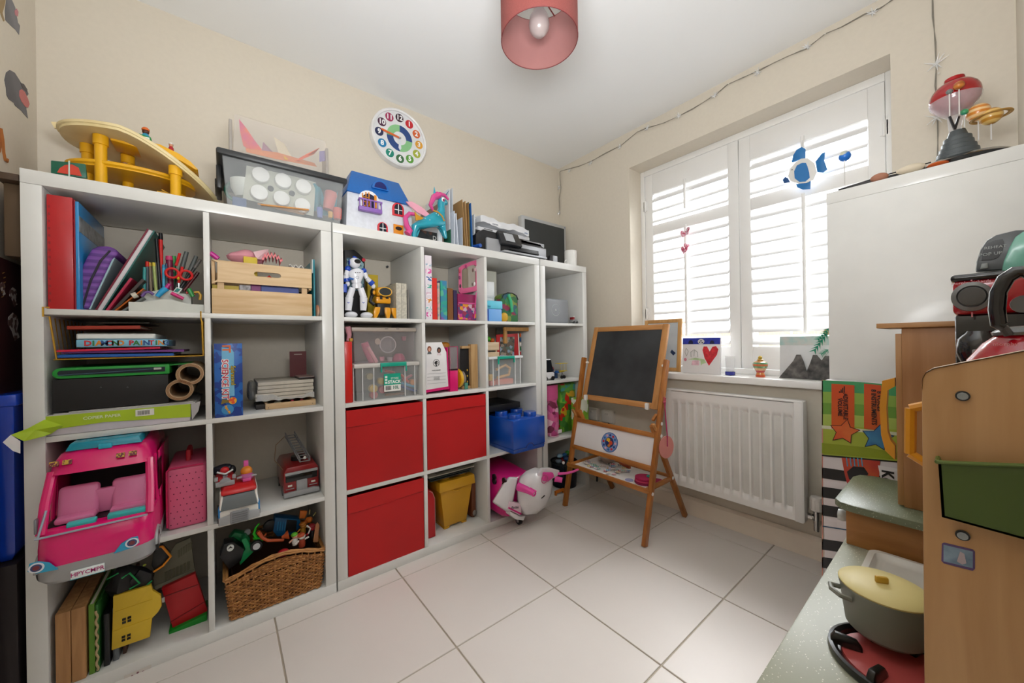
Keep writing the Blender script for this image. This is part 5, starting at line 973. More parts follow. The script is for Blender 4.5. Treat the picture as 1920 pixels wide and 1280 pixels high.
figurine((586, 995), .07, 1.15, '#16161a', '#b01c26', '#8c141c', 'toy figure with a red head and black body at the right of the basket')
t = T('toy_giraffe', 'orange toy animal standing tall at the back right of the basket', 'toy animal', (.66, .12, Z4+.17)); OG2 = mat('#d2701c', .4)
M().tube([F(566, 985, .11), F(574, 978, .11), F(578, 970, .11)], .010, 10, .006).build('body', OG2, t); PX([(561, 972), (563, 957), (577, 958), (572, 972)], .11, .010).build('wing', OG2, t, bevel=.002); M().sph(F(580, 974, .105), (.012, .010, .012)).build('head', OG2, t)
M().tube([F(580, 964, .11), F(581, 955, .11)], .0022, 6).tube([F(587, 967, .11), F(592, 960, .11)], .0022, 6).build('horn', mat('#b8b06a', .4), t)
t = T('toy_plank', 'tan wooden toy paddle standing at the right end of the basket', 'toy', (.7, .06, Z4+.14)); PX([(587, 1016), (592, 984), (595, 979), (599, 984), (596, 1016)], .035, .006).build('paddle', mat('#a8714a', .6, kind='woodz'), t, bevel=.001)
gl([(575, 985), (582, 990), (578, 1000)], .06, .003, '#e4e2e0', 'toy_strap', 'white curved toy strap near the right of the basket', 'toy')
one(M().sph(F(531, 1036, .045), (.020, .015, .014)), 'red_ball', mat('#b01c24', .35), 'red ball seen through the basket handle gap', 'ball')
# ================================================================== WIDE UNIT, CONTENTS
A0, A1 = CX(1, 0); B0, B1 = CX(1, 1); C0, C1 = CX(1, 2); D0, D1 = CX(2, 0)
# --- row 1, column 1
t = T('toy_robot_package', 'black eight-sided toy package behind the white robot', 'box', (.86, .2, Z1))
PX([(646, 592), (646, 468), (664, 468), (672, 474), (684, 486), (686, 592)], .12, .12).build('box', mat('#131317', .35), t, bevel=.002)
PX([(650, 545), (650, 483), (672, 484), (682, 494), (682, 545)], .118, .003).build('window', mat('#35566e', .2, kind='patch', h2='#7fa0a8', scale=50), t)
q = F(682, 487, .117); M().prism(oval(q.x, q.z, .008, .008, 14), .1165, .119).build('round_sticker', mat('#b81f33', .4), t)
t = T('toy_robot', 'white and blue toy robot standing in the top row', 'toy robot', (.86, .05, Z1)); WP = mat('#e3e4ea', .25, coat=.3); BP = mat('#1c48b4', .25); Yb = .055
def LB(pts, rr_, m=None): return (m or M()).tube([F(x, y, Yb) if len(p_) < 3 else F(x, y, p_[2]) for p_ in pts for x, y in [p_[:2]]], rr_[0], 12, rr_[1])
q = F(665, 493, Yb); M().sph((q.x, Yb, q.z), (.0235, .022, .0225), 18, 12).build('head', WP, t)
M().prism(oval(q.x+.006, q.z+.004, .013, .009, 16), Yb-.0225, Yb-.014).build('visor', mat('#101216', .1), t)
M().cyl((q.x-.024, Yb, q.z), (q.x-.018, Yb, q.z), .010).build('ear', BP, t); M().cyl((q.x, Yb, q.z+.02), (q.x+.002, Yb, q.z+.026), .009).build('crest', BP, t)
M().loft([[F(668+a*math.cos(k*math.pi/6), y_, Yb)+Vector((0, -.020*math.sin(k*math.pi/6), 0)) for k in range(12)] for y_, a in ((504, 6), (508, 14), (515, 15), (524, 11), (531, 8))]).build('torso', WP, t, smooth=60)
M().loft([[F(669+a*math.cos(k*math.pi/6), y_, Yb)+Vector((0, -.016*math.sin(k*math.pi/6), 0)) for k in range(12)] for y_, a in ((529, 7), (534, 10), (541, 7))]).build('pelvis', WP, t, smooth=60)
for k in range(3): q = F(667+k*4, 511, .034); M().cyl((q.x, .034, q.z), (q.x, .0375, q.z), .0022, seg=10).build('button', BLK, t)
q = F(670, 520, .036); M().tor((q.x, .036, q.z), .006, .0012, 'y', 18, 6).build('chest_ring', mat('#8b93a8', .3), t)
PX([(654, 519), (664, 522), (662, 525), (655, 523)], .036, .004).build('rib_mark', mat('#1f5fa8', .3), t)
for sh, el, wr in (((652, 504), (649, 516), (651, 528)), ((682, 508), (688, 522), (699, 533))):
    M().sph(F(*sh, Yb), (.012, .012, .013)).build('shoulder', BP, t); LB([sh, el], (.009, .009)).build('upper_arm', WP, t); LB([el, wr], (.010, .012)).build('forearm', WP, t)
    LB([((el[0]+wr[0])/2, (el[1]+wr[1])/2), wr], (.0125, .0125)).build('cuff', BP, t); e_ = F(*wr, Yb); M().sph(e_+Vector((.002, 0, -.008)), (.009, .009, .011)).build('hand', WP, t)
for hp, kn, an, ft in (((661, 540), (655, 558), (653, 582), (659, 589)), ((676, 540), (682, 558), (681, 582), (688, 589))):
    LB([hp, kn], (.013, .014)).build('thigh', WP, t); LB([kn, an], (.0165, .013)).build('shin', WP, t); M().sph(F(*kn, Yb), .0135).build('knee', GREY, t)
    q = F(*ft, .04); M().sph((q.x, .045, Z1+.013), (.025, .032, .014), 16, 8).build('foot', WP, t)
    q = F(an[0]+1, 567, .036); M().prism([(q.x-.004, q.z+.003), (q.x, q.z-.001), (q.x+.004, q.z+.003), (q.x+.004, q.z+.001), (q.x, q.z-.003), (q.x-.004, q.z+.001)], .036, .04).build('chevron', BP, t)
LB([(647, 533), (646, 548)], (.009, .009)).build('side_panel', BP, t)
vbook(F(689, 530, .2).x, F(709, 530, .2).x-F(689, 530, .2).x, Z1, F(700, 515, .2).z-Z1, .2, .1, '#c4a818', 'yellow book standing behind the two toy robots')
t = T('toy_bug_robot', 'yellow and black toy robot with big dark goggles', 'toy robot', (1.0, .07, Z1)); YB_ = mat('#e29a14', .3, coat=.3); Yq = .06
q = F(721, 547, Yq); M().box(q.x-.034, q.x+.034, Yq, Yq+.05, q.z-.021, q.z+.022).build('head', YB_, t, bevel=.016, seg=3)
gp = oval(q.x+.001, q.z, .029, .0185, 24); M().loft([[(x, Yq-.005, z) for x, z in gp], [(x*.9+q.x*.1, Yq-.009, z*.9+q.z*.1) for x, z in gp]]).build('goggles', mat('#252b2f', .1, coat=.5), t)
M().tube([(x, Yq-.006, z) for x, z in gp+gp[:1]], .0028, 8).build('goggle_rim', mat('#e8b23a', .3), t)
M().box(q.x-.036, q.x+.030, Yq+.002, Yq+.045, q.z-.052, q.z-.022).build('body', YB_, t, bevel=.006)
M().box(q.x-.020, q.x-.010, Yq-.001, Yq+.004, q.z-.034, q.z-.018).box(q.x+.006, q.x+.018, Yq-.001, Yq+.004, q.z-.030, q.z-.018).build('grille', BLK, t)
M().box(q.x-.030, q.x+.026, Yq+.005, Yq+.04, Z1+.018, q.z-.052).build('chassis', BLK, t, bevel=.004)
for dx, lean in ((-.032, -.012), (.012, .002), (.040, .010)):
    M().loft([[(q.x+dx+lean*f_-w_, Yq-.006, z_), (q.x+dx+lean*f_+w_, Yq-.006, z_), (q.x+dx+lean*f_+w_, Yq+.012, z_), (q.x+dx+lean*f_-w_, Yq+.012, z_)] for z_, w_, f_ in ((Z1+.0005, .005, 1), (Z1+.03, .013, .4), (Z1+.052, .012, 0))]).build('leg', YB_, t, bevel=.003)
M().sph((q.x-.046, Yq+.02, q.z-.005), (.010, .014, .020)).build('ear', BLK, t); M().sph((q.x-.044, Yq+.006, q.z-.005), (.006, .004, .010)).build('ear_cap', YB_, t)
M().tube([(q.x-.05, Yq+.02, q.z-.02), (q.x-.06, Yq+.01, q.z-.045), (q.x-.045, Yq, q.z-.06)], .008, 8).build('arm', BLK, t)
one(blob((F(722, 534, .16).x, .17, Z1+.10), (.035, .03, .02), .2, 8), 'soft_toy', mat('#2a1720', .7), 'dark maroon toy behind the yellow robot head', 'toy')
one(M().tor((F(737, 535, .15).x, .17, F(737, 535, .15).z-.01), .018, .003, 'y'), 'bangle', mat('#8b8478', .2, metal=.6), 'grey ring standing behind the yellow robot', 'ring')
PW = mat('#c9c4b4', .6, kind='patch', h2='#b9b4a6', scale=130)
for x0_, x1_, ty, l_ in ((743, 752.5, 530, 'left of two cream patterned magazine files in the top row'), (753, 762.5, 531, 'right of two cream patterned magazine files in the top row')):
    a, b = F(x0_, 560, .05).x, F(x1_, 560, .05).x; t = T('magazine_file', l_, 'magazine file', ((a+b)/2, .15, Z1), group='cream magazine files'); m = openbox(a, b, .05, .28, Z1+.0005, F(x0_, ty, .05).z, .002); m.build('case', PW, t)
    M().box(a+.003, b-.003, .053, .277, Z1+.003, F(x0_, ty, .05).z-.02).build('papers', mat('#d8d4c8', .8), t)
vbook(F(764, 560, .06).x, .008, Z1, F(764, 543, .06).z-Z1, .06, .2, '#7a7672', 'thin grey folder beside the cream magazine files', 'folder', 'folder')
M().cyl((A1-.02, DK-.002, 1.395), (A1-.02, DK-.012, 1.395), .006).build('wall_screw', DKG, None)
tag(bpy.data.objects['wall_screw'], 'dark wall fixing at the back of the robots cubicle', 'screw')
# --- row 1, column 2
t = T('sticker_box', 'tall white box of pink unicorn stickers at the left of the middle cubicle', 'box', (1.17, .1, Z1)); a, b = F(798, 540, .012).x, F(810, 540, .012).x; zt_ = F(799, 478, .012).z
M().box(a, b, .012, .25, Z1+.0005, zt_).build('box', mat('#e6dde4', .4), t, bevel=.001)
for k, (c_, h_) in enumerate((('#d8489c', .022), ('#7cc6c4', .018), ('#d98a2c', .020), ('#d8b8c8', .014), ('#4fae9a', .016), ('#4a6ea8', .020), ('#e05aa4', .022), ('#9fb8c8', .012))):
    z_ = Z1+.012+k*.034; M().box(a+.002, b-.002, .0112, .0122, z_, z_+h_).build('sticker', mat(c_, .4, kind='patch', h2='#efe6ec', scale=140), t, bevel=.0004, seg=1)
vbook(F(811, 550, .02).x, F(819.5, 550, .02).x-F(811, 550, .02).x, Z1, F(815, 521, .02).z-Z1, .02, .25, '#d3281a', 'bright red book in the top row beside the sticker box')
vbook(F(820.5, 550, .025).x, .012, Z1, F(822, 530, .025).z-Z1, .025, .22, multi('pastel_spine', ['#b9a898', '#d8a8a8', '#8fa0a8', '#c9b8a8'], 70), 'pale patterned spine between the red and teal books', lettering=None)
vbook(F(826.5, 550, .02).x, F(838, 550, .02).x-F(826.5, 550, .02).x, Z1, F(830, 526, .02).z-Z1, .02, .24, multi('teal_spine', ['#2a9c8c', '#3a7fa8', '#56b08c', '#7a5a9c', '#2f8c9c'], 45), 'teal patterned annual in the top row')
vbook(F(839.5, 560, .03).x, F(849.5, 560, .03).x-F(839.5, 560, .03).x, Z1, F(842, 540, .03).z-Z1, .03, .24, '#7a4a1a', 'brown book in the top row next to the teal annual')
vbook(F(850.5, 560, .035).x, F(857, 560, .035).x-F(850.5, 560, .035).x, Z1, F(853, 544, .035).z-Z1, .035, .22, '#2c1a4a', 'dark purple book with gold marks beside the pink case')
o = bpy.data.objects.get('book.013')
a, b = F(850.5, 570, .034).x, F(857, 570, .034).x
t = T('play_vanity_case', 'pink play vanity case with its mirror lid open', 'vanity case', (1.4, .1, Z1)); Yv = .045; MG = mat('#8e1452', .3)
x0_, x1_ = F(858, 570, Yv).x, F(893, 570, Yv).x; z1_ = F(860, 550, Yv).z
M().box(x0_, x1_, Yv, Yv+.10, Z1+.0005, z1_).build('case', MG, t, bevel=.004)
M().box(x0_+.003, x1_-.003, Yv-.0015, Yv+.001, Z1+.008, Z1+(z1_-Z1)*.62).build('front_picture', multi('party_print', ['#7a2a6a', '#c83a8a', '#d8912c', '#3a4a7a', '#9a2a4a', '#c8a8b8'], 60, .3), t)
M().box(x0_+.005, x1_-.008, Yv-.0018, Yv+.0005, Z1+(z1_-Z1)*.64, Z1+(z1_-Z1)*.68).build('front_line', mat('#d85a9c', .3), t)
M().tube([F(893, 548, Yv-.006), F(891, 575, Yv-.008), F(889, 597, Yv-.006)], .0025, 6).build('handle', mat('#d83a8c', .3), t)
PKF = mat('#cf5a86', .25, coat=.4); fr = [(860, 502), (866, 497), (885, 489), (894, 487), (899, 491), (898, 543), (890, 546), (864, 551), (860, 546)]
A = [F(x, y, Yv+.03) for x, y in fr]; cq = sum(A, Vector())/len(A); inn = [cq+(p_-cq)*.70 for p_ in A]; n = len(A)
V = [tuple(p_) for p_ in A]+[tuple(p_) for p_ in inn]+[(p_.x+.008, p_.y+.018, p_.z) for p_ in A]+[(p_.x+.004, p_.y+.018, p_.z) for p_ in inn]
M().add(V, [(i, (i+1) % n, n+(i+1) % n, n+i) for i in range(n)]+[(2*n+(i+1) % n, 2*n+i, 3*n+i, 3*n+(i+1) % n) for i in range(n)]+[(i, 2*n+i, 2*n+(i+1) % n, (i+1) % n) for i in range(n)]+[(n+(i+1) % n, 3*n+(i+1) % n, 3*n+i, n+i) for i in range(n)]).build('mirror_frame', PKF, t, bevel=.002)
V = [(p_.x, p_.y+.006, p_.z) for p_ in [cq+(p_-cq)*.72 for p_ in A]]; M().add(V+[(x, y+.002, z) for x, y, z in V], [tuple(range(n)), tuple(range(2*n-1, n-1, -1))]+[(i, i+n, (i+1) % n+n, (i+1) % n) for i in range(n)]).build('mirror', mat('#b8b0a8', .08, metal=.9), t)
for x, y, c_ in ((862, 508, '#b02a3c'), (862, 520, '#7a1c5a'), (863, 536, '#2a1620'), (891, 505, '#d8a8b8'), (890, 532, '#e0dce0'), (874, 500, '#8e1c5c')): q = F(x, y, Yv+.024); M().sph(tuple(q), (.005, .003, .010)).build('decal', mat(c_, .3), t)
# --- row 1, column 3
t = T('desk_organiser', 'stack of small white plastic drawers at the left of the right cubicle', 'drawers', (1.55, .15, Z1)); a, b = 1.510, F(927, 540, .10).x
M().box(a, b, .10, .22, Z1+.09, F(920, 528, .1).z).build('casing', mat('#d8dadb', .35), t, bevel=.002)
for k in range(3): z_ = Z1+.095+k*.020; M().box(a+.003, b-.003, .097, .101, z_, z_+.017).build('drawer', mat('#c6c9ca', .3), t, bevel=.001)
M().box(a, b, .10, .22, Z1+.0005, Z1+.09).build('support', mat('#cdd0d0', .5), t)
one(M().box(1.515, F(931, 515, .2).x, .2, .3, Z1+.001, F(920, 508, .2).z), 'white_carton', mat('#cfd0c4', .6), 'plain white carton at the back of the right cubicle', 'box', bevel=.002)
t = T('play_toolbox', 'turquoise and blue plastic toy carry box in the top row', 'toy box', (1.57, .08, Z1)); a, b, Yt = 1.510, F(942, 585, .05).x, .05; zt_ = F(930, 564, Yt).z; zm_ = Z1+(zt_-Z1)*.62
M().box(a, b-.003, Yt, Yt+.10, Z1+.0005, zm_).build('body', mat('#6aa4e0', .35), t, bevel=.004); M().box(a, b, Yt-.003, Yt+.103, zm_, zt_).build('lid', mat('#5fc3dc', .35), t, bevel=.004)
M().box(a+.025, a+.037, Yt-.003, Yt, Z1+.004, zm_-.004).build('stripe', mat('#1c50a8', .35), t); M().box(a+.030, a+.048, Yt-.006, Yt-.002, zm_+.006, zm_+.016).build('clasp', mat('#2a7f9c', .3), t, bevel=.001)
t = T('mini_backpack', 'small jungle print backpack with a green strap in the top row', 'backpack', (1.65, .1, Z1)); JP = multi('jungle_print', ['#2f6a3c', '#8a2a4a', '#3f8a5a', '#5a7a2a', '#2a5a6a', '#7a8a3c'], 42, .6)
Yk = .06; x0_, x1_ = F(942, 580, Yk).x, F(972, 580, Yk).x; zt_ = F(957, 549, Yk).z; w_ = (x1_-x0_)/2; xm = (x0_+x1_)/2
shape = [(xm-w_, Z1+.001), (xm+w_, Z1+.001), (xm+w_, zt_-.035), (xm+w_*.8, zt_-.012), (xm+w_*.3, zt_), (xm-w_*.3, zt_), (xm-w_*.8, zt_-.012), (xm-w_, zt_-.035)]
M().prism(shape, Yk, Yk+.09).build('bag', JP, t, bevel=.010, seg=3); M().tube([(x, Yk+.002, z) for x, z in shape[2:]], .003, 6).build('piping', mat('#16161c', .5), t)
M().tube([F(953, 552, Yk-.004), F(958, 565, Yk-.010), (F(960, 585, Yk-.006))], .0085, 8).build('strap', mat('#3cae7a', .5), t)
M().sph((x0_+.010, Yk-.004, Z1+.028), (.026, .010, .026)).build('pocket', mat('#c89a1c', .5), t); M().sph((x0_-.012, Yk+.01, Z1+.085), (.012, .01, .012)).build('pompom', mat('#8a1f2c', .7), t)
# --- row 2, column 1: clear tubs
RB_ = mat('#c81810', .35, coat=.3)
t = T('red_ring_file', 'shiny red file at the far left of the clear tubs', 'file', (.82, .12, Z2)); a, b = A0+.004, F(661, 690, .015).x
M().box(a, b, .015, .26, Z2+.0005, F(655, 640, .015).z).build('cover', RB_, t, bevel=.003); vbook(F(662, 700, .03).x, .003, Z2, .145, .03, .2, '#d8d8d4', 'thin white booklet between the red file and the tubs', 'booklet', 'booklet')
one(M().tube([F(653, 639, .06), F(655, 628, .06), F(652, 612, .06)], .008, 8, .012), 'pink_brush', mat('#c98a94', .5), 'dusty pink toy handle standing above the red file', 'toy')
one(M().cyl(F(658, 634, .05), F(658, 640, .05), .008), 'gold_cap', mat('#b98a3a', .3, metal=.5), 'small gold cap on the red file', 'cap')
def tub(px0, px1, pyt, pyb, Y, d, z0, label, clips=None, lidc='#c9c5bf', lidth=.018, tint='#e6e8e8', ribs=True):
    a, b = F(px0, (pyt+pyb)/2, Y).x, F(px1, (pyt+pyb)/2, Y).x; zt = F(px0, pyt, Y).z; t = T('storage_tub', label, 'storage tub', ((a+b)/2, Y+d/2, z0))
    tubbox(t, a+.006, b-.006, Y+.004, Y+d-.004, z0+.001, zt-lidth, clear(tint, .16), .0018, .006)
    M().box(a, b, Y-.002, Y+d, zt-lidth, zt).build('lid', mat(lidc, .35), t, bevel=.004)
    if ribs:
        for f_ in (.12, .28, .76, .92): x = a+(b-a)*f_; M().box(x-.0018, x+.0018, Y+.001, Y+.006, z0+.003, zt-lidth).build('rib', clear('#f2f2f2', .6), t)
    return t, a, b, zt
t, a, b, zt = tub(664, 787, 683, 747, .02, .29, Z2, 'clear tub of play dough tools with a teal handle and label')
TLH = mat('#0f9f86', .35)
hx0, hx1 = F(714, 690, .01).x, F(763, 690, .01).x
M().box(hx0, hx1, .010, .018, zt-.016, zt+.001).box(hx0, hx0+.006, .008, .016, zt-.040, zt-.012).box(hx1-.006, hx1, .008, .016, zt-.040, zt-.012).build('handle', TLH, t, bevel=.002)
lx0, lx1 = F(720, 716, .018).x, F(751, 716, .018).x; lz1, lz0 = F(735, 700, .018).z, F(735, 733, .018).z
lb = M().box(lx0, lx1, .0165, .0185, lz0, lz1).build('label', mat('#12a083', .4), t); M().box(lx0, lx1, .0158, .0168, lz0, lz0+(lz1-lz0)*.36).build('label_base', mat('#ecebe6', .4), lb)
text('STORE', .012, mat('#eef4f0', .5), lb, ((lx0+lx1)/2+.010, .0158, lz0+(lz1-lz0)*.72), world=True, depth=.0003); text('STACK', .0185, mat('#f4f6f4', .5), lb, ((lx0+lx1)/2+.008, .0158, lz0+(lz1-lz0)*.52), world=True, bold=.0007, depth=.0003)
text('10L', .020, mat('#126a58', .5), lb, ((lx0+lx1)/2+.014, .0152, lz0+(lz1-lz0)*.20), world=True, bold=.0004, depth=.0003)
m = M()
for k in range(9): m.box(lx0+.006+k*.0028, lx0+.0075+k*.0028, .0150, .0158, lz0+.006, lz0+.024)
m.build('bars', BLK, lb)
m = M()
for k in range(3): m.box(lx0+.004, lx0+.014, .0158, .0166, lz0+(lz1-lz0)*(.45+.16*k), lz0+(lz1-lz0)*(.56+.16*k))
m.build('stack_mark', mat('#e8efec', .5), lb)
for i, (px_, py_, r_, c_, nm, l_) in enumerate(((699, 728, .017, '#d8b03a', 'dough_pot', 'yellow dough pot in the lower left of the labelled tub'), (700, 740, .016, '#c85a5a', 'dough_pot', 'coral dough pot below the yellow one'), (716, 730, .016, '#b8485a', 'dough_pot', 'raspberry dough pot left of the tub label'), (772, 716, .013, '#d8821a', 'dough_pot', 'orange dough pot at the right of the labelled tub'), (714, 714, .015, '#c8a53a', 'dough_pot', 'mustard dough pot behind the tub label'), (692, 705, .014, '#9a8a58', 'dough_pot', 'olive dough pot high at the left of the tub'))):
    q = F(px_, py_, .06); one(M().cyl((q.x, .045, q.z), (q.x, .075, q.z), r_, seg=20), nm, mat(c_, .4), l_, 'pot', bevel=.002)
for p0, p1, c_, l_ in (((722, 695), (740, 699), '#c8402c', 'red plastic strip at the top of the labelled tub'), ((752, 702), (766, 716), '#d8523a', 'orange red roller right of the tub label'), ((752, 718), (778, 725), '#4a9cc4', 'light blue plastic knife right of the tub label'), ((752, 724), (780, 733), '#1f4f9c', 'dark blue plastic tool low at the right of the tub'), ((722, 740), (758, 737), '#8a5a3a', 'brown stick along the bottom of the labelled tub'), ((755, 712), (772, 703), '#b84a5a', 'pink toy tool upper right in the labelled tub')): one(M().cyl(F(*p0, .05), F(*p1, .05), .006, seg=10), 'dough_tool', mat(c_, .4), l_, 'toy tool')
t, a, b, zt2 = tub(660, 781, 613, 681, .05, .26, zt+.001, 'clear tub of pink toy kitchenware stacked on the labelled tub', ribs=False, lidc='#b8aca0', tint='#d8d0d0')
for px_ in (725, 746): q = F(px_, 616, .046); M().box(q.x-.006, q.x+.006, .046, .049, q.z-.003, q.z+.002).build('lid_mark', mat('#8f8880', .5), t)
PT = mat('#c95a7c', .4)
one(M().tube([F(683, 642, .1), F(688, 655, .1), F(700, 678, .1)], .016, 12, .020), 'toy_bottle', PT, 'pink toy bottle leaning in the upper tub', 'bottle')
one(M().tube([F(690, 650, .08), F(706, 679, .08)], .007, 8, .010), 'toy_spatula', mat('#e098a4', .4), 'pale pink toy spatula leaning in the upper tub', 'spatula')
q = F(727, 646, .08); t = T('toy_measuring_jug', 'clear round toy jug on its side in the upper tub', 'jug', (q.x, .1, q.z-.04)); M().tor((q.x, .078, q.z), .036, .0025, 'y', 34, 6).build('rim', mat('#cfc6c8', .3), t); M().cyl((q.x, .08, q.z), (q.x, .12, q.z), .035, .03, 30).build('bowl', clear('#9a9296', .45), t); q2 = F(708, 640, .075); M().prism(oval(q2.x, q2.z, .013, .014), .074, .077).build('base_mark', mat('#b09a8c', .5), t)
one(M().lathe([(.030, 0), (.026, .018), (.016, .032), (.002, .034)], (F(751, 677, .09).x, .11, zt+.004), 20), 'toy_dome', mat('#b8406a', .4), 'magenta toy bowl upturned at the right of the upper tub', 'bowl')
for px_, py_, l_, c_ in ((716, 672, 'rose toy cup low in the upper tub', '#d88a9c'), (731, 675, 'grey toy cup low in the upper tub', '#a89ca0'), (757, 634, 'small dark pink toy at the upper right of the tub', '#9a3f58')): q = F(px_, py_, .1); one(M().lathe([(.009, -.011), (.012, .008), (.010, .009)], (q.x, .1, max(q.z, zt+.013)), 16), 'toy_cup', mat(c_, .4), l_, 'cup')
# --- row 2, column 2
t = T('doll_box', 'white and magenta doll box with portraits on its slanted front', 'box', (1.2, .1, Z2)); Yd = .012; MGB = mat('#cc1668', .4)
PX([(799, 735), (799, 642), (828, 641), (837, 660), (841, 728)], Yd, .20).build('box', mat('#e4e2e2', .4), t, bevel=.001)
PX([(799, 736), (799, 731), (841, 724), (841, 729)], Yd-.001, .2).build('base_band', MGB, t); PX([(837.5, 651), (839.5, 651), (843, 728), (841, 729)], Yd-.001, .19).build('side_band', MGB, t)
q = F(818, 680, Yd); lg = M().tor((q.x, Yd-.001, q.z), .0165, .0009, 'y', 30, 4).build('logo_ring', BLK, t)
M().prism([(q.x-.003, q.z-.016), (q.x+.003, q.z-.016), (q.x+.001, q.z-.006), (q.x+.005, q.z-.001), (q.x+.002, q.z+.002), (q.x+.006, q.z+.010), (q.x+.0, q.z+.010), (q.x-.008, q.z+.004), (q.x-.010, q.z-.002), (q.x-.004, q.z-.006)], Yd-.0014, Yd).build('logo_head', BLK, t)
M().tube([(q.x+.006, Yd-.001, q.z+.009), (q.x+.010, Yd-.001, q.z+.002), (q.x+.008, Yd-.001, q.z-.006), (q.x+.012, Yd-.001, q.z-.009)], .0014, 5).build('logo_ponytail', BLK, t)
for x, y, h_, s_ in ((805, 655, '#8a4a2c', '#d8a48c'), (823, 657, '#241614', '#8a5a48')):
    q = F(x, y, Yd); M().prism(oval(q.x, q.z+.002, .0105, .014), Yd-.0010, Yd).build('portrait_hair', mat(h_, .5), t); M().prism(oval(q.x, q.z, .0058, .0085), Yd-.0018, Yd-.0008).build('portrait_face', mat(s_, .5), t); M().prism([(q.x-.011, q.z-.022), (q.x+.011, q.z-.022), (q.x+.007, q.z-.011), (q.x-.007, q.z-.011)], Yd-.0014, Yd).build('portrait_top', mat('#5a5e62' if x < 810 else '#d8c8cc', .5), t)
for y_, h_ in ((700, .0006), (706, .0006), (712, .0006), (718, .0006)): a, b = F(801, y_, Yd), F(836, y_-1.5, Yd); M().box(a.x, b.x, Yd-.0006, Yd, b.z-h_, b.z+h_).build('printed_line', mat('#8a8a8e', .5), t)
text('MAKE MOVES', .0075, BLK, t, (F(818, 694, Yd).x, Yd-.0008, F(818, 694, Yd).z), world=True, depth=.0003); text('DOLLS', .0075, BLK, t, (F(819, 708.5, Yd).x, Yd-.0008, F(819, 708.5, Yd).z), world=True, depth=.0003)
q = F(819, 708.5, Yd); M().tube([(q.x-.015, Yd-.0005, q.z-.006), (q.x+.015, Yd-.0005, q.z-.006), (q.x+.015, Yd-.0005, q.z+.006), (q.x-.015, Yd-.0005, q.z+.006), (q.x-.015, Yd-.0005, q.z-.006)], .0005, 4).build('badge_frame', BLK, t)
t = T('toy_display_case', 'pink based clear display case beside the doll box', 'toy', (1.32, .08, Z2)); Yd = .02; a, b = F(843.5, 690, Yd).x, F(858.5, 690, Yd).x; zt_, zm_ = F(843, 650, Yd).z, F(843, 695, Yd).z
M().box(a, b, Yd, Yd+.12, Z2+.0005, zm_).build('base', mat('#d81a6c', .3), t, bevel=.002); M().box(a+.001, b-.001, Yd+.001, Yd+.118, zm_+.008, zt_).build('clear_case', clear('#b8b0b4', .35), t); M().box(a, b, Yd, Yd+.12, zm_, zm_+.008).build('collar', mat('#2a0c16', .4), t)
M().sph(((a+b)/2, Yd+.05, zm_+.04), (.010, .02, .025)).build('inner_toy', mat('#8a6a5a', .5), t)
m = M(); 
for x_ in (a, b): m.tube([(x_, Yd, zm_), (x_, Yd, zt_)], .0014, 5)
m.tube([(a, Yd, zt_), (b, Yd, zt_)], .0014, 5).build('edge', mat('#c81c6a', .3), t)
q = F(864, 690, .06); one(M().loft([[(q.x+(.006 if s_ else -.012)*1.0-.0*k, .035+.075*(1+math.cos(k*math.pi/10)), Z2+.055+.054*math.sin(k*math.pi/10)) for k in range(20)] for s_ in (0, 1)]), 'yellow_lunchbox', mat('#d8a81a', .35), 'round yellow toy case standing on edge beside the display case', 'case', bevel=.005)
one(M().loft([[(q.x+(.028 if s_ else .008), .05+.065*(1+math.cos(k*math.pi/10)), Z2+.052+.050*math.sin(k*math.pi/10)) for k in range(20)] for s_ in (0, 1)]), 'grey_lunchbox', mat('#8a8078', .4), 'round grey toy case standing behind the yellow one', 'case', bevel=.005)
one(M().box(q.x+.012, q.x+.030, .04, .05, Z2+.001, Z2+.034), 'teal_block', mat('#4a8a78', .4), 'small teal block at the foot of the grey round case', 'toy block', bevel=.002)
q = F(843, 645, .1); one(M().lathe([(.022, Z2+.0005), (.024, Z2+.05), (.023, q.z-.02), (.026, q.z-.012), (.024, q.z+.002), (.014, q.z+.010), (.001, q.z+.012)], (q.x, .15, 0), 20), 'orange_dome', mat('#c9821a', .4), 'orange yellow toy dome above the display case', 'toy')
t = T('shadow_box_frame', 'light wooden box frame standing open beside the yellow case', 'frame', (1.42, .15, Z2)); PN2 = mat('#cba878', .5, kind='woodz', h2='#b58e5c'); a, b = F(884, 690, .05).x, F(896, 690, .05).x; zt_ = F(890, 645, .05).z
M().box(a, b, .05, .08, Z2+.0005, zt_).build('post', PN2, t, bevel=.001); M().box(a-.05, a, .06, .08, zt_-.022, zt_-.008).build('top_rail', PN2, t, bevel=.001); M().box(a-.05, a, .06, .08, Z2+.0005, Z2+.014).build('bottom_rail', PN2, t, bevel=.001)
M().box(a-.05, a, .075, .079, Z2+.014, zt_-.022).build('backing', mat('#15161a', .6), t)
for k in range(3): M().sph((a-.012, .072, Z2+.035+k*.03), (.004, .003, .006)).build('star', mat('#c8a23a', .4), t)
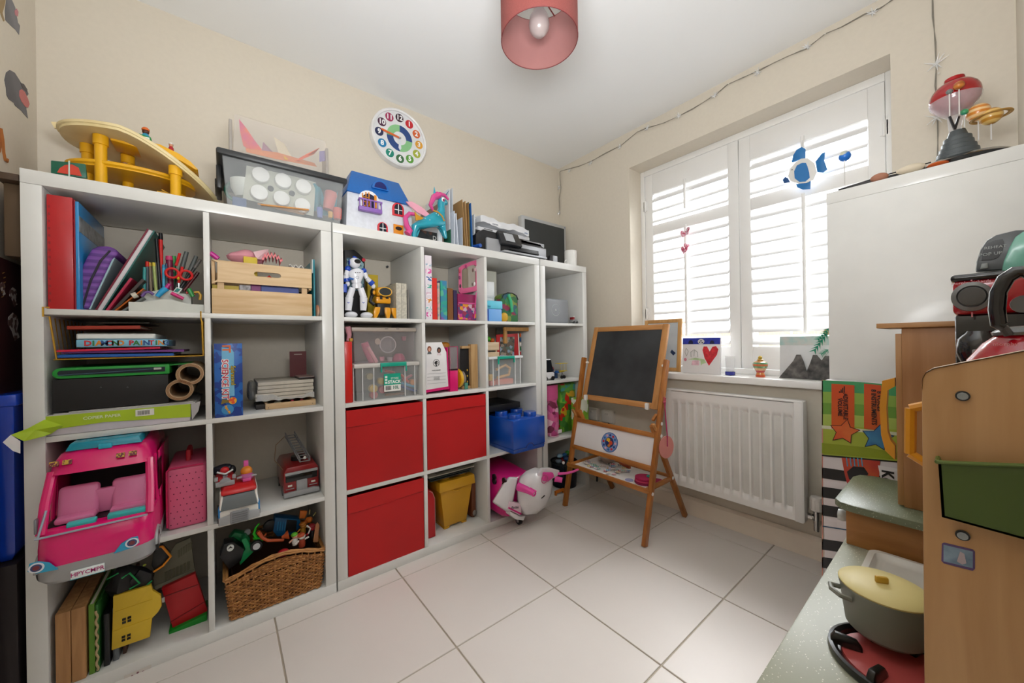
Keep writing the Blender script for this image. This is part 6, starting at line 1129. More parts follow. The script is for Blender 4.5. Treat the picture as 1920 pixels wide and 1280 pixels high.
# --- row 2, column 3
t, a, b, zt = tub(917, 981, 669, 721, .03, .26, Z2, 'clear tub of yellow and coral toys with a teal handle', lidc='#dfe2e3', tint='#e8eeef', lidth=.014)
hx0, hx1 = F(934, 676, .02).x, F(965, 676, .02).x; M().box(hx0, hx1, .018, .027, zt-.014, zt+.001).box(hx0, hx0+.007, .016, .026, zt-.042, zt-.012).box(hx1-.007, hx1, .016, .026, zt-.036, zt-.012).build('handle', TLH, t, bevel=.002)
YT2 = mat('#d9a050', .4); one(M().tube([F(930, 693, .06), F(948, 684, .06), F(956, 690, .06), F(954, 702, .06), F(932, 708, .06)], .008, 8), 'toy_wrench', YT2, 'amber toy tool loop in the teal handled tub', 'toy tool')
one(M().box(F(918, 705, .05).x, F(926, 705, .05).x, .05, .10, Z2+.03, Z2+.066), 'toy_block', mat('#d8a83a', .4), 'yellow toy block at the left of the teal handled tub', 'toy block', bevel=.003)
one(M().box(F(932, 715, .05).x, F(962, 715, .05).x, .045, .12, Z2+.004, Z2+.034), 'toy_brick', mat('#d8745c', .4), 'coral toy block along the bottom of the teal handled tub', 'toy block', bevel=.005)
one(M().box(F(919, 717, .05).x, F(928, 717, .05).x, .045, .10, Z2+.004, Z2+.028), 'toy_brick', mat('#d8745c', .4), 'small coral block at the bottom left of the teal handled tub', 'toy block', bevel=.003)
x_ = F(936, 655, .04).x; zc = zt+.0005; crate('small_crate', 'small pale wooden crate on the lid of the teal handled tub', 1.5075, x_, .04, .16, zc, [(zc+.002, zc+.024), (zc+.034, F(925, 641, .04).z)], m_=mat('#d2bda0', .6, kind='woodx', h2='#bfa684'), postw=.008, th=.005)
for i, (px_, py_, c_) in enumerate(((918, 634, '#4fae2a'), (925, 637, '#c85a1c'))): q = F(px_, py_, .09); one(M().sph((q.x, .1, q.z-.004), (.014, .014, .014)), 'toy_ball', mat(c_, .4), ('lime green toy poking out of the small crate', 'orange toy poking out of the small crate')[i], 'toy')
t = T('wooden_picture_frame', 'light wooden frame leaning at the right behind the red picture', 'frame', (1.7, .2, Z2)); Yf = .16; WF = mat('#b98a4e', .5, kind='woodz', h2='#a2763e')
PX([(977, 616), (986, 614), (986, 712), (977, 714)], Yf-.11, .02).build('side_rail', WF, t, bevel=.001) if False else None
a, b = F(927, 660, Yf).x, F(986, 660, Yf).x; zt_ = min(F(980, 615, Yf).z, Z2+.325)
M().box(b-.022, b, Yf-.10, Yf-.085, Z2+.0005, zt_).build('side_rail', WF, t, bevel=.001); M().box(a, b-.022, Yf-.10+.0, Yf-.085, zt_-.022, zt_).build('top_rail', WF, t, bevel=.001); M().box(a, a+.02, Yf-.10, Yf-.085, zt+.07, zt_-.022).build('side_rail', WF, t, bevel=.001)
M().box(b-.001, b+.012, Yf-.095, Yf+.02, Z2+.0005, zt_-.03).build('back_board', mat('#5f676c', .6), t)
t = T('red_picture_frame', 'red framed group picture standing behind the small crate', 'picture', (1.66, .12, Z2)); Yr = .075; 
PX([(931, 668), (931, 627), (971, 625), (973, 668)], Yr, .006).build('frame', mat('#b0141c', .4), t, bevel=.001); PX([(937, 667), (938, 632), (965, 631), (964, 667)], Yr-.001, .003).build('photo', multi('photo_print', ['#5a4a3c', '#7a8a9a', '#3a3a34', '#8a7a6a', '#4a5a50'], 60, .3), t)
PX([(973, 667), (971, 625), (972.5, 624.5), (975, 667)], Yr-.001, .007).build('white_edge', mat('#e4e0da', .5), t)
m = M(); t = T('abacus_tiles', 'coloured tiles inside the wooden frame', 'toy', (1.76, .1, Z2+.1))
for k, c_ in enumerate(('#c85a1c', '#1c4a7a', '#d8d4cc', '#1c6a3c', '#a81c24')): q = F(976, 628+k*8.5, .085); M().box(q.x-.006, q.x+.005, .084, .09, q.z-.010, q.z+.010).build('tile', mat(c_, .4), t, bevel=.001)
# --- rows 3, 4: red fabric boxes
def fabric_box(x0, x1, z0, label):
    t = T('fabric_box', label, 'storage box', ((x0+x1)/2, .19, z0), group='red fabric boxes in the wide unit'); FR_ = mat('#b5060a', .55, var=.06, scale=5)
    h_ = .322; n = 16
    def front(u, v): 
        s_ = math.sin(math.pi*u)*math.sin(math.pi*v); return (x0+.003+(x1-x0-.006)*u, .004+.0035*s_*math.sin(3*u+2*v+x0*9), z0+.001+(h_-.001)*v)
    M().sheet(front, n, n, (0, .004, 0)).build('front_panel', FR_, t, smooth=60)
    for xa in (x0+.003, x1-.007): M().box(xa, xa+.004, .009, .37, z0+.001, z0+h_).build('side_panel', FR_, t)
    M().box(x0+.003, x1-.003, .366, .37, z0+.001, z0+h_).build('back_panel', FR_, t); M().box(x0+.007, x1-.007, .009, .366, z0+.001, z0+.004).build('base_panel', FR_, t)
    M().sheet(lambda u, v: (x0+.0035+(x1-x0-.007)*u, .0015+.0012*math.sin(5*u+x0*7), z0+h_+.001-.062*v+.006*math.sin(3.2*u+x0*5)*v), 14, 3, (0, .002, 0)).build('folded_hem', mat('#bd080c', .5, var=.05, scale=6), t, smooth=60)
    M().sheet(lambda u, v: (x0+.0035+(x1-x0-.007)*u, .0013+.0012*math.sin(5*u+x0*7), z0+h_-.061+.006*math.sin(3.2*u+x0*5)-.0012*v), 14, 1, (0, .002, 0)).build('seam', mat('#7a0408', .6), t); return t
fabric_box(A0, A1, Z3, 'red fabric box on the left of the third row, under the clear tubs')
fabric_box(B0, B1, Z3, 'red fabric box in the middle of the third row, above the yellow brick tub')
fabric_box(A0, A1, Z4, 'red fabric box in the bottom row, nearest the floor')
# blue brick box
BR = mat('#0a48a8', .22, var=.02, coat=.4); t = T('brick_storage_box', 'large blue brick-shaped storage box with round studs jutting from the shelf', 'storage box', (1.71, .05, Z3)); a, b, Yb_ = 1.603, 1.829, -.078; h_ = .175
M().loft([[(a+k, Yb_+k, z_), (b-k, Yb_+k, z_), (b-k, .168-k, z_), (a+k, .168-k, z_)] for z_, k in ((Z3+.001, .004), (Z3+.022, .001), (Z3+.0225, .004), (Z3+.026, .0), (Z3+h_, .0))]).build('body', BR, t, bevel=.002, smooth=30)
for i in range(2):
    for j in range(2): x_, y_ = a+.058+i*.112, Yb_+.062+j*.12; M().lathe([(.036, Z3+h_-.001), (.036, Z3+h_+.020), (.034, Z3+h_+.023), (.002, Z3+h_+.0235)], (x_, y_, 0), 28).build('stud', BR, t)
xc = (a+b)/2+.002
M().tube([(xc+.026*math.cos(math.radians(k*18)), Yb_-.001, Z3+.020+.022*math.sin(math.radians(k*18))) for k in range(11)], .0022, 6).build('pull_groove', mat('#07307a', .3), t); M().prism(oval(xc, Z3+.020, .022, .018, 16, 0, 180), Yb_-.0015, Yb_+.003).build('pull_tab', BR, t)
M().tube([(a, Yb_-.001, Z3+.021), (xc-.028, Yb_-.001, Z3+.021)], .0012, 5).tube([(xc+.028, Yb_-.001, Z3+.021), (b, Yb_-.001, Z3+.021)], .0012, 5).build('seam', mat('#062a6c', .4), t)
t = T('flat_black_case', 'flat black case lying above the blue brick box', 'case', (1.66, .2, Z3+.2)); a, b = F(921, 757, .10).x, F(991, 757, .10).x
M().box(1.53, 1.80, .18, .35, Z3+.0005, Z3+.199).build('lower_case', mat('#101113', .5), t, bevel=.002); M().box(1.55, 1.80, .10, .33, Z3+.201, Z3+.236).build('upper_case', mat('#17181a', .4), t, bevel=.003)
# --- row 4, column 2
YB2 = mat('#c9951a', .38, var=.03); t = T('yellow_brick_tub', 'yellow tapered tub with studs on its lid, under a pile of papers', 'storage tub', (1.34, .15, Z4)); Yt = .07
zt_ = F(832, 905, .05).z; zl = zt_-.045
ring = lambda x0, x1, y0, y1, z: [(x0, y0, z), (x1, y0, z), (x1, y1, z), (x0, y1, z)]
xa, xb = F(820, 950, .05).x, F(885, 905, .05).x
bd = M().loft([ring(1.283, 1.414, .088, .225, Z4+.012), ring(1.250, 1.436, .062, .250, zl)]).build('body', YB2, t, bevel=.006)
M().loft([ring(1.283, 1.310, .090, .225, Z4+.0005), ring(1.283, 1.316, .088, .225, Z4+.013)]).loft([ring(1.388, 1.414, .090, .225, Z4+.0005), ring(1.382, 1.414, .088, .225, Z4+.013)]).build('foot', YB2, t, bevel=.002)
M().loft([ring(1.240, 1.447, .050, .260, zl-.002), ring(1.243, 1.444, .053, .257, zt_)]).build('lid', YB2, t, bevel=.004)
for i in range(2):
    for j in range(2): M().lathe([(.027, zt_-.001), (.027, zt_+.018), (.001, zt_+.0185)], (1.292+i*.098, .105+j*.1, 0), 24).build('stud', YB2, t)
M().tube([(1.343+.028*math.cos(math.radians(k)), .052, zl-.004+.012*math.sin(math.radians(k))) for k in range(180, 361, 20)], .003, 6).build('grip', YB2, t)
t = T('red_suitcase', 'small red suitcase with white stitching at the left of the yellow tub', 'suitcase', (1.18, .15, Z4)); a, b = B0+.003, F(817, 960, .06).x; zt2_ = F(806, 918, .06).z
M().prism([(a, Z4+.0005), (b, Z4+.0005), (b, zt2_-.05), (b-.012, zt2_-.015), (b-.03, zt2_), (a, zt2_)], .06, .26).build('shell', mat('#b3141a', .45), t, bevel=.006); M().tube([(b-.004, .0585, Z4+.006), (b-.004, .0585, zt2_-.05), (b-.015, .0585, zt2_-.018), (b-.032, .0585, zt2_-.005)], .0008, 5).build('stitching', mat('#d8c8c0', .6), t)
t = T('brown_satchel', 'brown leather satchel behind the yellow tub', 'bag', (1.46, .2, Z4)); M().box(1.452, 1.484, .10, .32, Z4+.0005, Z4+.20).build('body', mat('#6a3416', .45), t, bevel=.012); M().sph((1.468, .095, Z4+.028), (.012, .006, .016)).build('buckle', mat('#8a8884', .3, metal=.6), t); M().box(1.455, 1.48, .12, .26, Z4+.20, Z4+.225).build('flap', mat('#1c1428', .5), t, bevel=.005)
for i, (p0, p1, c_, l_) in enumerate((((806, 905), (880, 880), '#16201e', 'dark green folder lying directly on the yellow tub'), ((806, 900), (884, 874), '#2a3430', 'grey green folder second from the tub lid'), ((805, 897), (890, 870), '#b9b6a8', 'pale grey pad of paper on the yellow tub'), ((822, 886), (893, 869), '#6c6a5e', 'dark grey board topmost on the yellow tub'))):
    z_ = zt_+.020+i*.0065; a, b = F(p0[0], p0[1], .06).x, min(F(p1[0], p1[1], .06).x, 1.485)
    one(M().at(((a+b)/2, .16, z_+.003), (0, -.0, 0)).box(-(b-a)/2, (b-a)/2, -.11+.008*i, .12, -.0026, .0026), 'folder' if i != 2 else 'paper_pad', mat(c_, .6), l_, 'folder' if i != 2 else 'paper pad')
# --- row 4, column 3: ride-on scooter case
PS = mat('#d4187c', .3, var=.02, coat=.3); WS = mat('#e2dfe0', .3, coat=.3)
t = T('toy_scooter', 'pink and white ride-on toy scooter poking out of the bottom cubicle', 'toy scooter', (1.66, .0, 0))
xc, zc = 1.655, .145
def rsec(y, w, z0, z1, r, n=6): 
    P = []
    for cx_, cz_, a0 in ((xc+w-r, z1-r, 0), (xc-w+r, z1-r, 90), (xc-w+r, z0+r, 180), (xc+w-r, z0+r, 270)):
        for k in range(n): a_ = math.radians(a0+90*k/(n-1)); P.append((cx_+r*math.cos(a_), y, cz_+r*math.sin(a_)))
    return P
M().loft([rsec(-.060, .112, .068, .225, .05), rsec(-.03, .122, .056, .262, .06), rsec(.30, .126, .056, .285, .06), rsec(.33, .115, .07, .27, .06)]).build('trunk', PS, t, smooth=50)
for px_, py_ in ((926, 894), (945, 901)): q = G(px_, py_, xc-.125); M().at((q.x, q.y, q.z)).cyl((-.002, 0, 0), (.006, 0, 0), .016, seg=18).at((q.x, q.y, q.z-.022)).cyl((-.002, 0, 0), (.006, 0, 0), .016, seg=18).build('dark_slot', mat('#1c0a14', .5), t)
# front shield
fs = [F(x, y, -.13) for x, y in ((984, 900), (996, 889), (1012, 882), (1030, 884), (1039, 900), (1036, 925), (1024, 952), (1006, 966), (988, 968), (979, 950), (978, 925))]
cs = sum(fs, Vector())/len(fs)
M().loft([[p_+Vector((.012, .055, 0)) for p_ in fs], [cs+(p_-cs)*1.0+Vector((0, .03, 0)) for p_ in fs], [cs+(p_-cs)*.93+Vector((0, .0, 0)) for p_ in fs], [cs+(p_-cs)*.62+Vector((0, -.025, 0)) for p_ in fs], [cs+(p_-cs)*.2+Vector((0, -.034, 0)) for p_ in fs]]).build('front_shield', WS, t, smooth=70)
wsd = [F(x, y, -.14) for x, y in ((1014, 906), (1008, 890), (1018, 878), (1032, 877), (1050, 882), (1046, 892), (1036, 898), (1030, 910))]
M().add([tuple(p_) for p_ in wsd]+[tuple(p_+Vector((0, .02, 0))) for p_ in wsd], [tuple(range(8)), tuple(range(15, 7, -1))]+[(i, i+8, (i+1) % 8+8, (i+1) % 8) for i in range(8)]).build('windshield', WS, t, bevel=.004)
PX([(1019, 902), (1022, 886), (1038, 886), (1040, 894), (1028, 903)], -.165, .02).build('headlamp', mat('#e0489a', .25), t, bevel=.005)
q = F(1022, 898, -.17); M().tor((q.x, -.166, q.z), .022, .002, 'y', 24, 6).build('headlamp_ring', mat('#c9588c', .3), t)
M().tube([F(972, 912, -.12), F(988, 918, -.17), F(1001, 925, -.2)], .021, 16, .013).build('handlebar_grip', mat('#e0409a', .25), t, smooth=50); q = F(1001, 925, -.2); M().tor((q.x, q.y, q.z), .011, .004, 'y').build('grip_end', mat('#d82a8c', .3), t); M().tube([F(994, 914, -.18), F(1006, 921, -.2)], .003, 6).build('brake_lever', mat('#e0409a', .25), t)
M().tube([F(1040, 897, -.13), F(1054, 900, -.16)], .016, 14, .014).build('handlebar_grip', mat('#e0409a', .25), t); M().tube([F(1046, 888, -.14), F(1062, 887, -.16), F(1074, 884, -.17), F(1084, 880, -.17)], .008, 8, .006).build('brake_lever', mat('#e85aa8', .25), t)
# rear side pannier, wheels, name panel
M().loft([[F(x, y, Y_) for x, y in pts] for Y_, pts in ((-.066, ((922, 941), (943, 905), (953, 893), (972, 893), (958, 962), (948, 959))), (-.105, ((924, 940), (946, 905), (955, 896), (970, 897), (957, 958), (948, 956))))]).build('side_pannier', WS, t, bevel=.008)
PX([(955, 940), (977, 944), (978, 958), (975, 966), (952, 954)], -.110, .03).build('name_panel', mat('#e4c8d4', .3), t, bevel=.002); PX([(954, 950), (978, 962), (977, 965), (953, 953)], -.1115, .002).build('magenta_stripe', PS, t)
text('Barbie', .019, mat('#2c2430', .5), t, tuple(F(966, 951, -.112)), rot=(math.pi/2, math.radians(14), 0), world=True, depth=.0003)
PX([(957, 958), (976, 968), (986, 966), (982, 976), (968, 974), (957, 966)], -.10, .05).build('front_foot', WS, t, bevel=.004)
for x_, y_ in ((1.655, -.05), (1.72, .25), (1.59, .25)): w1 = M(); wheel(w1, (x_, y_, .0225), .022, .018, 'x', 20); w2 = w1.build('wheel', BLK, t, bevel=.003); w1 = M(); wheel(w1, (x_, y_, .0225), .010, .021, 'x', 14); w1.build('hub', GREY, w2); M().box(x_-.014, x_+.014, y_-.008, y_+.03, .035, .06).build('fork', mat('#b9b9bc', .4), t, bevel=.003)
q = F(1018, 931, -.165); M().prism([(q.x-.014, q.z-.004), (q.x+.010, q.z+.006), (q.x+.012, q.z+.003), (q.x-.006, q.z-.004)], q.y-.004, q.y+.006).build('vent', BLK, t)
# ================================================================== NARROW UNIT, CONTENTS
t = T('speaker', 'grey portable speaker with a thin ring on its front, top of the narrow unit', 'speaker', (2.0, .1, Z1)); Ys = .05; GS = mat('#83868a', .4, var=.03); a, b = F(1024.5, 580, Ys).x, F(1067, 580, Ys).x; zt_ = F(1035, 559, Ys).z
M().box(max(a, D0+.002), b, Ys, Ys+.08, Z1+.001, zt_).build('case', GS, t, bevel=.014, seg=3); q = F(1042, 581, Ys); M().tor((q.x, Ys-.001, q.z), .036, .0009, 'y', 44, 5).build('ring', mat('#c9cbcc', .3), t); M().tor((q.x, Ys-.001, q.z), .006, .0009, 'y', 18, 5).build('ring', mat('#d5d6d7', .3), t); M().sph((q.x, Ys-.001, q.z), (.003, .001, .003)).build('button', mat('#e0e0e0', .3), t)
t = T('toy_jeep', 'small grey and red toy vehicle beside the speaker', 'toy car', (2.15, .05, Z1)); q = F(1077, 595, .04); M().box(q.x-.022, q.x+.022, .03, .07, Z1+.008, Z1+.028).build('body', mat('#8a8c8c', .4), t, bevel=.004); M().box(q.x-.018, q.x-.002, .035, .065, Z1+.028, Z1+.044).build('cab', mat('#8c1c20', .4), t, bevel=.003); M().box(q.x-.016, q.x+.0, .034, .066, Z1+.044, Z1+.050).build('roof', mat('#d8d8d4', .4), t, bevel=.002)
for dx in (-.014, .014): w1 = M(); wheel(w1, (q.x+dx, .032, Z1+.0095), .009, .008, 'y').build('wheel', BLK, t)
t = T('toy_police_van', 'white toy van with black windows at the left of the second row', 'toy van', (1.95, .06, Z2)); Yv = .03; a, b = D0+.002, F(1039.5, 690, Yv).x; zt_ = F(1028, 673, Yv).z
M().prism([(a, Z2+.012), (b, Z2+.012), (b, Z2+.045), (b-.012, Z2+.052), (b-.03, zt_), (a, zt_)], Yv, Yv+.11).build('body', mat('#e8e8ea', .3), t, bevel=.003); M().prism([(b-.029, zt_-.006), (b-.012, Z2+.052), (a+.006, Z2+.052), (a+.006, zt_-.006)], Yv-.001, Yv+.003).build('window', mat('#14171c', .1), t); M().box(b-.012, b+.002, Yv-.002, Yv+.11, Z2+.010, Z2+.024).build('bumper', BLK, t, bevel=.002)
for dx in (.018, (b-a)-.016): w1 = M(); wheel(w1, (a+dx, Yv+.002, Z2+.0135), .013, .012, 'y').build('wheel', BLK, t)
t = T('toy_biplane', 'yellow toy biplane parked beside the white van', 'toy plane', (2.05, .08, Z2)); YP = mat('#d8c02a', .35); q = F(1054, 697, .06)
for z_, w_ in ((F(1054, 681, .06).z, .040), (F(1054, 695, .06).z, .034)): M().box(q.x-w_, q.x+w_, .045, .085, z_-.002, z_+.002).build('wing', YP, t, bevel=.002)
M().tube([(q.x-.020, .065, q.z+.004), (q.x+.018, .065, q.z+.004), (q.x+.045, .07, q.z+.006)], .008, 10, .003).build('fuselage', YP, t)
for dx in (-.026, .0, .026): M().tube([(q.x+dx, .05, F(1054, 695, .06).z), (q.x+dx, .05, F(1054, 681, .06).z)], .0012, 5).build('strut', mat('#c8b040', .4), t)
for dx in (-.014, .008): w1 = M(); wheel(w1, (q.x+dx, .05, Z2+.011), .0105, .007, 'y').build('wheel', BLK, t); M().tube([(q.x+dx, .055, Z2+.011), (q.x, .062, q.z)], .0014, 5).build('undercarriage', DKG, t)
M().box(q.x-.046, q.x-.024, .06, .08, q.z-.006, q.z+.010).build('engine', mat('#2a5a9c', .4), t, bevel=.002); M().tube([(q.x-.03, .04, q.z+.015), (q.x-.03, .09, q.z+.015)], .002, 5).build('propeller', GREY, t)
one(blob((F(1034, 682, .1).x, .11, Z2+.055), (.022, .018, .022), .25, 4), 'toy_robot_car', mat('#a81c24', .35, kind='patch', h2='#20304a', scale=60), 'red and navy toy between van and biplane', 'toy'); one(M().box(F(1030, 700, .11).x, F(1044, 700, .11).x, .10, .14, Z2+.0005, Z2+.04), 'toy_block', mat('#2a4a7a', .4), 'blue toy block under the red and navy toy', 'toy block', bevel=.003)
t = T('pink_snack_pouch', 'pink printed foil pouch gathered at the top, third row of the narrow unit', 'pouch', (2.0, .06, Z3)); PP = multi('pink_print', ['#d878a8', '#c04a88', '#e8b8cc', '#7a2a4a', '#a8889c', '#d8689a'], 30, .3); q = F(1040, 780, .04); zt_ = F(1040, 722, .04).z
cx_ = max(q.x, D0+.048)
M().loft([[(cx_+a_*math.cos(k*math.pi/8), .06+b_*math.sin(k*math.pi/8), z_) for k in range(16)] for z_, a_, b_ in ((Z3+.002, .036, .024), (Z3+.012, .045, .032), (Z3+.09, .045, .034), (Z3+.17, .044, .032), (Z3+.21, .036, .02), (Z3+.225, .044, .016))]).build('pouch', PP, t, smooth=60)
M().loft([[(cx_+a_*math.cos(k*math.pi/8), .06+b_*math.sin(k*math.pi/8), z_) for k in range(16)] for z_, a_, b_ in ((Z3+.224, .044, .017), (Z3+.235, .047, .022), (zt_, .048, .022))]).build('gathered_top', mat('#e0609c', .35), t); M().tor((cx_, .06, Z3+.006), .036, .003, 'z').build('base_seam', mat('#e8a8c4', .4), t)
q = F(1050, 808, .03); M().box(q.x-.02, q.x+.012, .026, .030, Z3+.02, Z3+.04).build('bottom_label', mat('#e8dce0', .4), t)
t = T('green_brick_bag', 'green printed brick bag standing at the right of the pink pouch', 'bag', (2.15, .1, Z3)); GB = multi('green_print', ['#5a9a2a', '#3a7a2a', '#7ab03a', '#c8281c', '#4a8a3a', '#d8a82a', '#6aa83a'], 26, .35); a, b = F(1055, 770, .05).x, F(1083, 770, .05).x; zt_ = min(F(1068, 718, .05).z, Z3+.328)
M().prism([(a, Z3+.001), (b, Z3+.001), (b+.006, Z3+.12), (b+.004, zt_-.02), (b-.004, zt_), (a+.006, zt_-.002), (a-.004, Z3+.14)], .07, .16).build('bag', GB, t, bevel=.006); M().box(a+.004, b-.002, .066, .07, zt_-.05, zt_-.012).build('top_panel', mat('#48a09c', .35, kind='patch', h2='#6ab04a', scale=25), t)
m = M(); 
for k, (dx, dz, c_) in enumerate(((.03, .21, '#1f8a3a'), (.05, .17, '#c8281c'), (.025, .15, '#c8281c'), (.045, .12, '#d8b02a'), (.03, .09, '#2a9a3a'))): M().box(a+dx-.011, a+dx+.011, .0685, .071, Z3+dz-.010, Z3+dz+.010).build('brick_picture', mat(c_, .4), t)
one(M().box(F(1082, 760, -.03).x, F(1104, 760, -.03).x, -.028, .02, .40, F(1090, 746, -.03).z), 'wipes_packet', mat('#7fb82c', .35, kind='patch', h2='#e6ecd8', scale=22), 'lime green and white packet hanging behind the left easel leg', 'packet', bevel=.003)
t = T('toy_bucket', 'dark see-through bucket of small toys in the bottom of the narrow unit', 'bucket', (2.1, .12, Z4)); cx_ = F(1060, 880, .09).x; 
M().lathe([(.078, Z4+.001), (.086, Z4+.15), (.083, Z4+.151), (.075, Z4+.004)], (cx_, .10, 0), 30).build('bucket', clear('#1c2230', .55), t); M().lathe([(.088, Z4+.148), (.090, Z4+.160), (.084, Z4+.162)], (cx_, .10, 0), 30, caps=False).build('rim', mat('#22262c', .3), t)
rnd2 = random.Random(5)
for k, c_ in enumerate(('#2a6aa8', '#4a9a3a', '#8ab0c8', '#c8302c', '#20406a', '#5a8a5a', '#3a5a8a', '#7a8a9a', '#1f4a7a')): one(blob((cx_+rnd2.uniform(-.05, .05), .06+rnd2.uniform(0, .07), Z4+.16+rnd2.uniform(-.01, .04)), (.022, .018, .014), .25, k), 'small_toy', mat(c_, .4), ['blue', 'green', 'pale blue', 'red', 'navy', 'sage', 'slate blue', 'grey', 'dark blue'][k]+' small toy heaped in the dark bucket', 'toy', group='small toys in the dark bucket')
for k, c_ in enumerate(('#243a5a', '#30506a', '#4a3a30', '#1c2a40', '#5a6a4a')): one(blob((cx_+rnd2.uniform(-.04, .04), .08+rnd2.uniform(0, .04), Z4+.03+k*.022), (.03, .02, .018), .2, k+20), 'small_toy', mat(c_, .4), 'dark %s toy seen through the wall of the dark bucket' % ['blue', 'teal', 'brown', 'navy', 'olive'][k], 'toy', group='small toys in the dark bucket')
t = T('orange_toy_gate', 'orange toy barrier on the floor of the narrow unit', 'toy', (2.0, .02, Z4)); a = F(1042, 913, .01); M().box(a.x, a.x+.075, .01, .022, Z4+.012, Z4+.028).box(a.x, a.x+.010, .01, .022, Z4+.0005, Z4+.014).box(a.x+.065, a.x+.075, .01, .022, Z4+.0005, Z4+.014).build('barrier', mat('#dc7a1c', .4), t, bevel=.001)
# ================================================================== LAMP
t = T('pendant_lamp', 'dusty red drum lampshade hanging from the ceiling', 'lamp', (1.245, -.70, ZC)); LX, LY, LZ0, LZ1, LR = 1.245, -.70, 1.965, 2.142, .125
SHD = mat('#8a4843', .95, var=.10, scale=420, bump=.4)
M().lathe([(LR, LZ0), (LR, LZ1)], (LX, LY, 0), 56, caps=False).lathe([(LR-.0012, LZ0), (LR-.0012, LZ1)], (LX, LY, 0), 56, caps=False).build('lamp_shade', [SHD], t, smooth=180)
M().lathe([(LR-.0015, LZ0+.001), (LR-.0015, LZ1-.001)], (LX, LY, 0), 56, caps=False).build('shade_lining', mat('#aa7672', .6, var=.02), t, smooth=180)
for z_ in (LZ0, LZ1): M().tor((LX, LY, z_), LR-.0005, .0014, 'z', 56, 6).build('shade_ring', mat('#7a3030', .6), t)
M().box(LX+.108*math.cos(-.5)-.0, LX+.108*math.cos(-.5)+.001, LY-.075, LY-.060, LZ0+.001, LZ1-.001).build('lining_seam', mat('#b58480', .6), t) if False else None
m = M()
for k in range(3): a_ = math.radians(20+120*k); m.tube([(LX+.022*math.cos(a_), LY+.022*math.sin(a_), LZ1-.012), (LX+(LR-.002)*math.cos(a_), LY+(LR-.002)*math.sin(a_), LZ1-.002)], .0022, 6)
m.tor((LX, LY, LZ1-.012), .022, .002, 'z').build('shade_carrier', mat('#8a3a38', .5), t)
M().cyl((LX, LY, LZ1-.06), (LX, LY, LZ1-.005), .019, seg=20).build('lamp_holder', mat('#e8e6e0', .4), t)
M().lathe([(.013, LZ1-.06), (.016, LZ1-.075), (.030, LZ1-.10), (.034, LZ1-.125), (.030, LZ1-.143), (.016, LZ1-.158), (.001, LZ1-.162)], (LX, LY, 0), 24).build('bulb', mat('#b3a4a1', .3, coat=.2), t)
M().cyl((LX, LY, LZ1-.005), (LX, LY, ZC-.02), .0032, seg=8).build('flex', mat('#e8e6e0', .5), t); M().lathe([(.045, ZC-.001), (.042, ZC-.022), (.012, ZC-.028)], (LX, LY, 0), 24).build('ceiling_rose', mat('#eeeeea', .4), t)
# ================================================================== EASEL
EW = mat('#b3702c', .45, kind='woodz', h2='#96581d', scale=12, coat=.2); EWY = mat('#b87630', .45, kind='woody', h2='#96581d', scale=12, coat=.2); EL = mat('#c68d52', .5, kind='woodz', h2='#b37a40', scale=12); ELY = mat('#c68d52', .5, kind='woody', h2='#b37a40', scale=12)
def bar(a, b, w, d, m=None, up=Vector((0, 1, 0))):
    """square bar from a to b: w across up, d the other way"""
    a, b = Vector(a), Vector(b); m = m or M(); dr = (b-a).normalized(); u = (up-dr*up.dot(dr)).normalized(); v = dr.cross(u)
    r = lambda p: [p+u*w/2+v*d/2, p-u*w/2+v*d/2, p-u*w/2-v*d/2, p+u*w/2-v*d/2]
    return m.loft([r(a), r(b)])
t = T('easel', 'wooden children\'s easel with a chalkboard on top and a tray below', 'easel', (2.2, -.33, 0)); YR, YL = -.597, -.058
bar((1.975, YR, .0005), (2.205, YR, .875), .020, .030).build('leg', EW, t, bevel=.003)
bar((2.003, YL, .0005), (2.19, YL-.006, .875), .020, .030).build('leg', EW, t, bevel=.003)
bar((2.415, YR+.022, .0005), (2.095, YR+.022, .555), .020, .028).build('leg', EW, t, bevel=.003)
bar((2.435, YL-.022, .0005), (2.115, YL-.022, .555), .020, .028).build('leg', EW, t, bevel=.003)
# pivoting board
BX0, BZ0, BX1, BZ1 = 2.150, .622, 2.280, 1.062
def bp_(y, f, o=0): 
    dx, dz = BX1-BX0, BZ1-BZ0; L_ = math.hypot(dx, dz); return Vector((BX0+dx*f-dz/L_*o*-1*-1, y, BZ0+dz*f+dx/L_*o))
by0, by1 = -.573, -.082
fr = .034
for y0_, y1_ in ((by0+.015, by0+.015), (by1-.015, by1-.015)): bar(bp_(y0_, 0), bp_(y0_, 1), .032, .018).build('board_frame', EL, t, bevel=.002)
for f_ in (.035, .965): bar(bp_(by0+.03, f_), bp_(by1-.03, f_), .030, .017, up=Vector((BX1-BX0, 0, BZ1-BZ0)).normalized()).build('board_frame', ELY, t, bevel=.002)
pts = [bp_(by0+.03, .065, .002), bp_(by1-.03, .065, .002), bp_(by1-.03, .935, .002), bp_(by0+.03, .935, .002)]
nrm = Vector((-(BZ1-BZ0), 0, BX1-BX0)).normalized()
M().add([tuple(p_+nrm*.004) for p_ in pts]+[tuple(p_-nrm*.004) for p_ in pts], [(0, 1, 2, 3), (7, 6, 5, 4), (0, 4, 5, 1), (1, 5, 6, 2), (2, 6, 7, 3), (3, 7, 4, 0)]).build('chalkboard', mat('#17181a', .55, h2='#3a3c3e', scale=5), t)
for y_ in (YR+.012, YL-.018): M().cyl((2.198, y_+.010, .845), (2.198, y_-.014, .845), .006).build('pivot_knob', mat('#e8e4dc', .4), t)
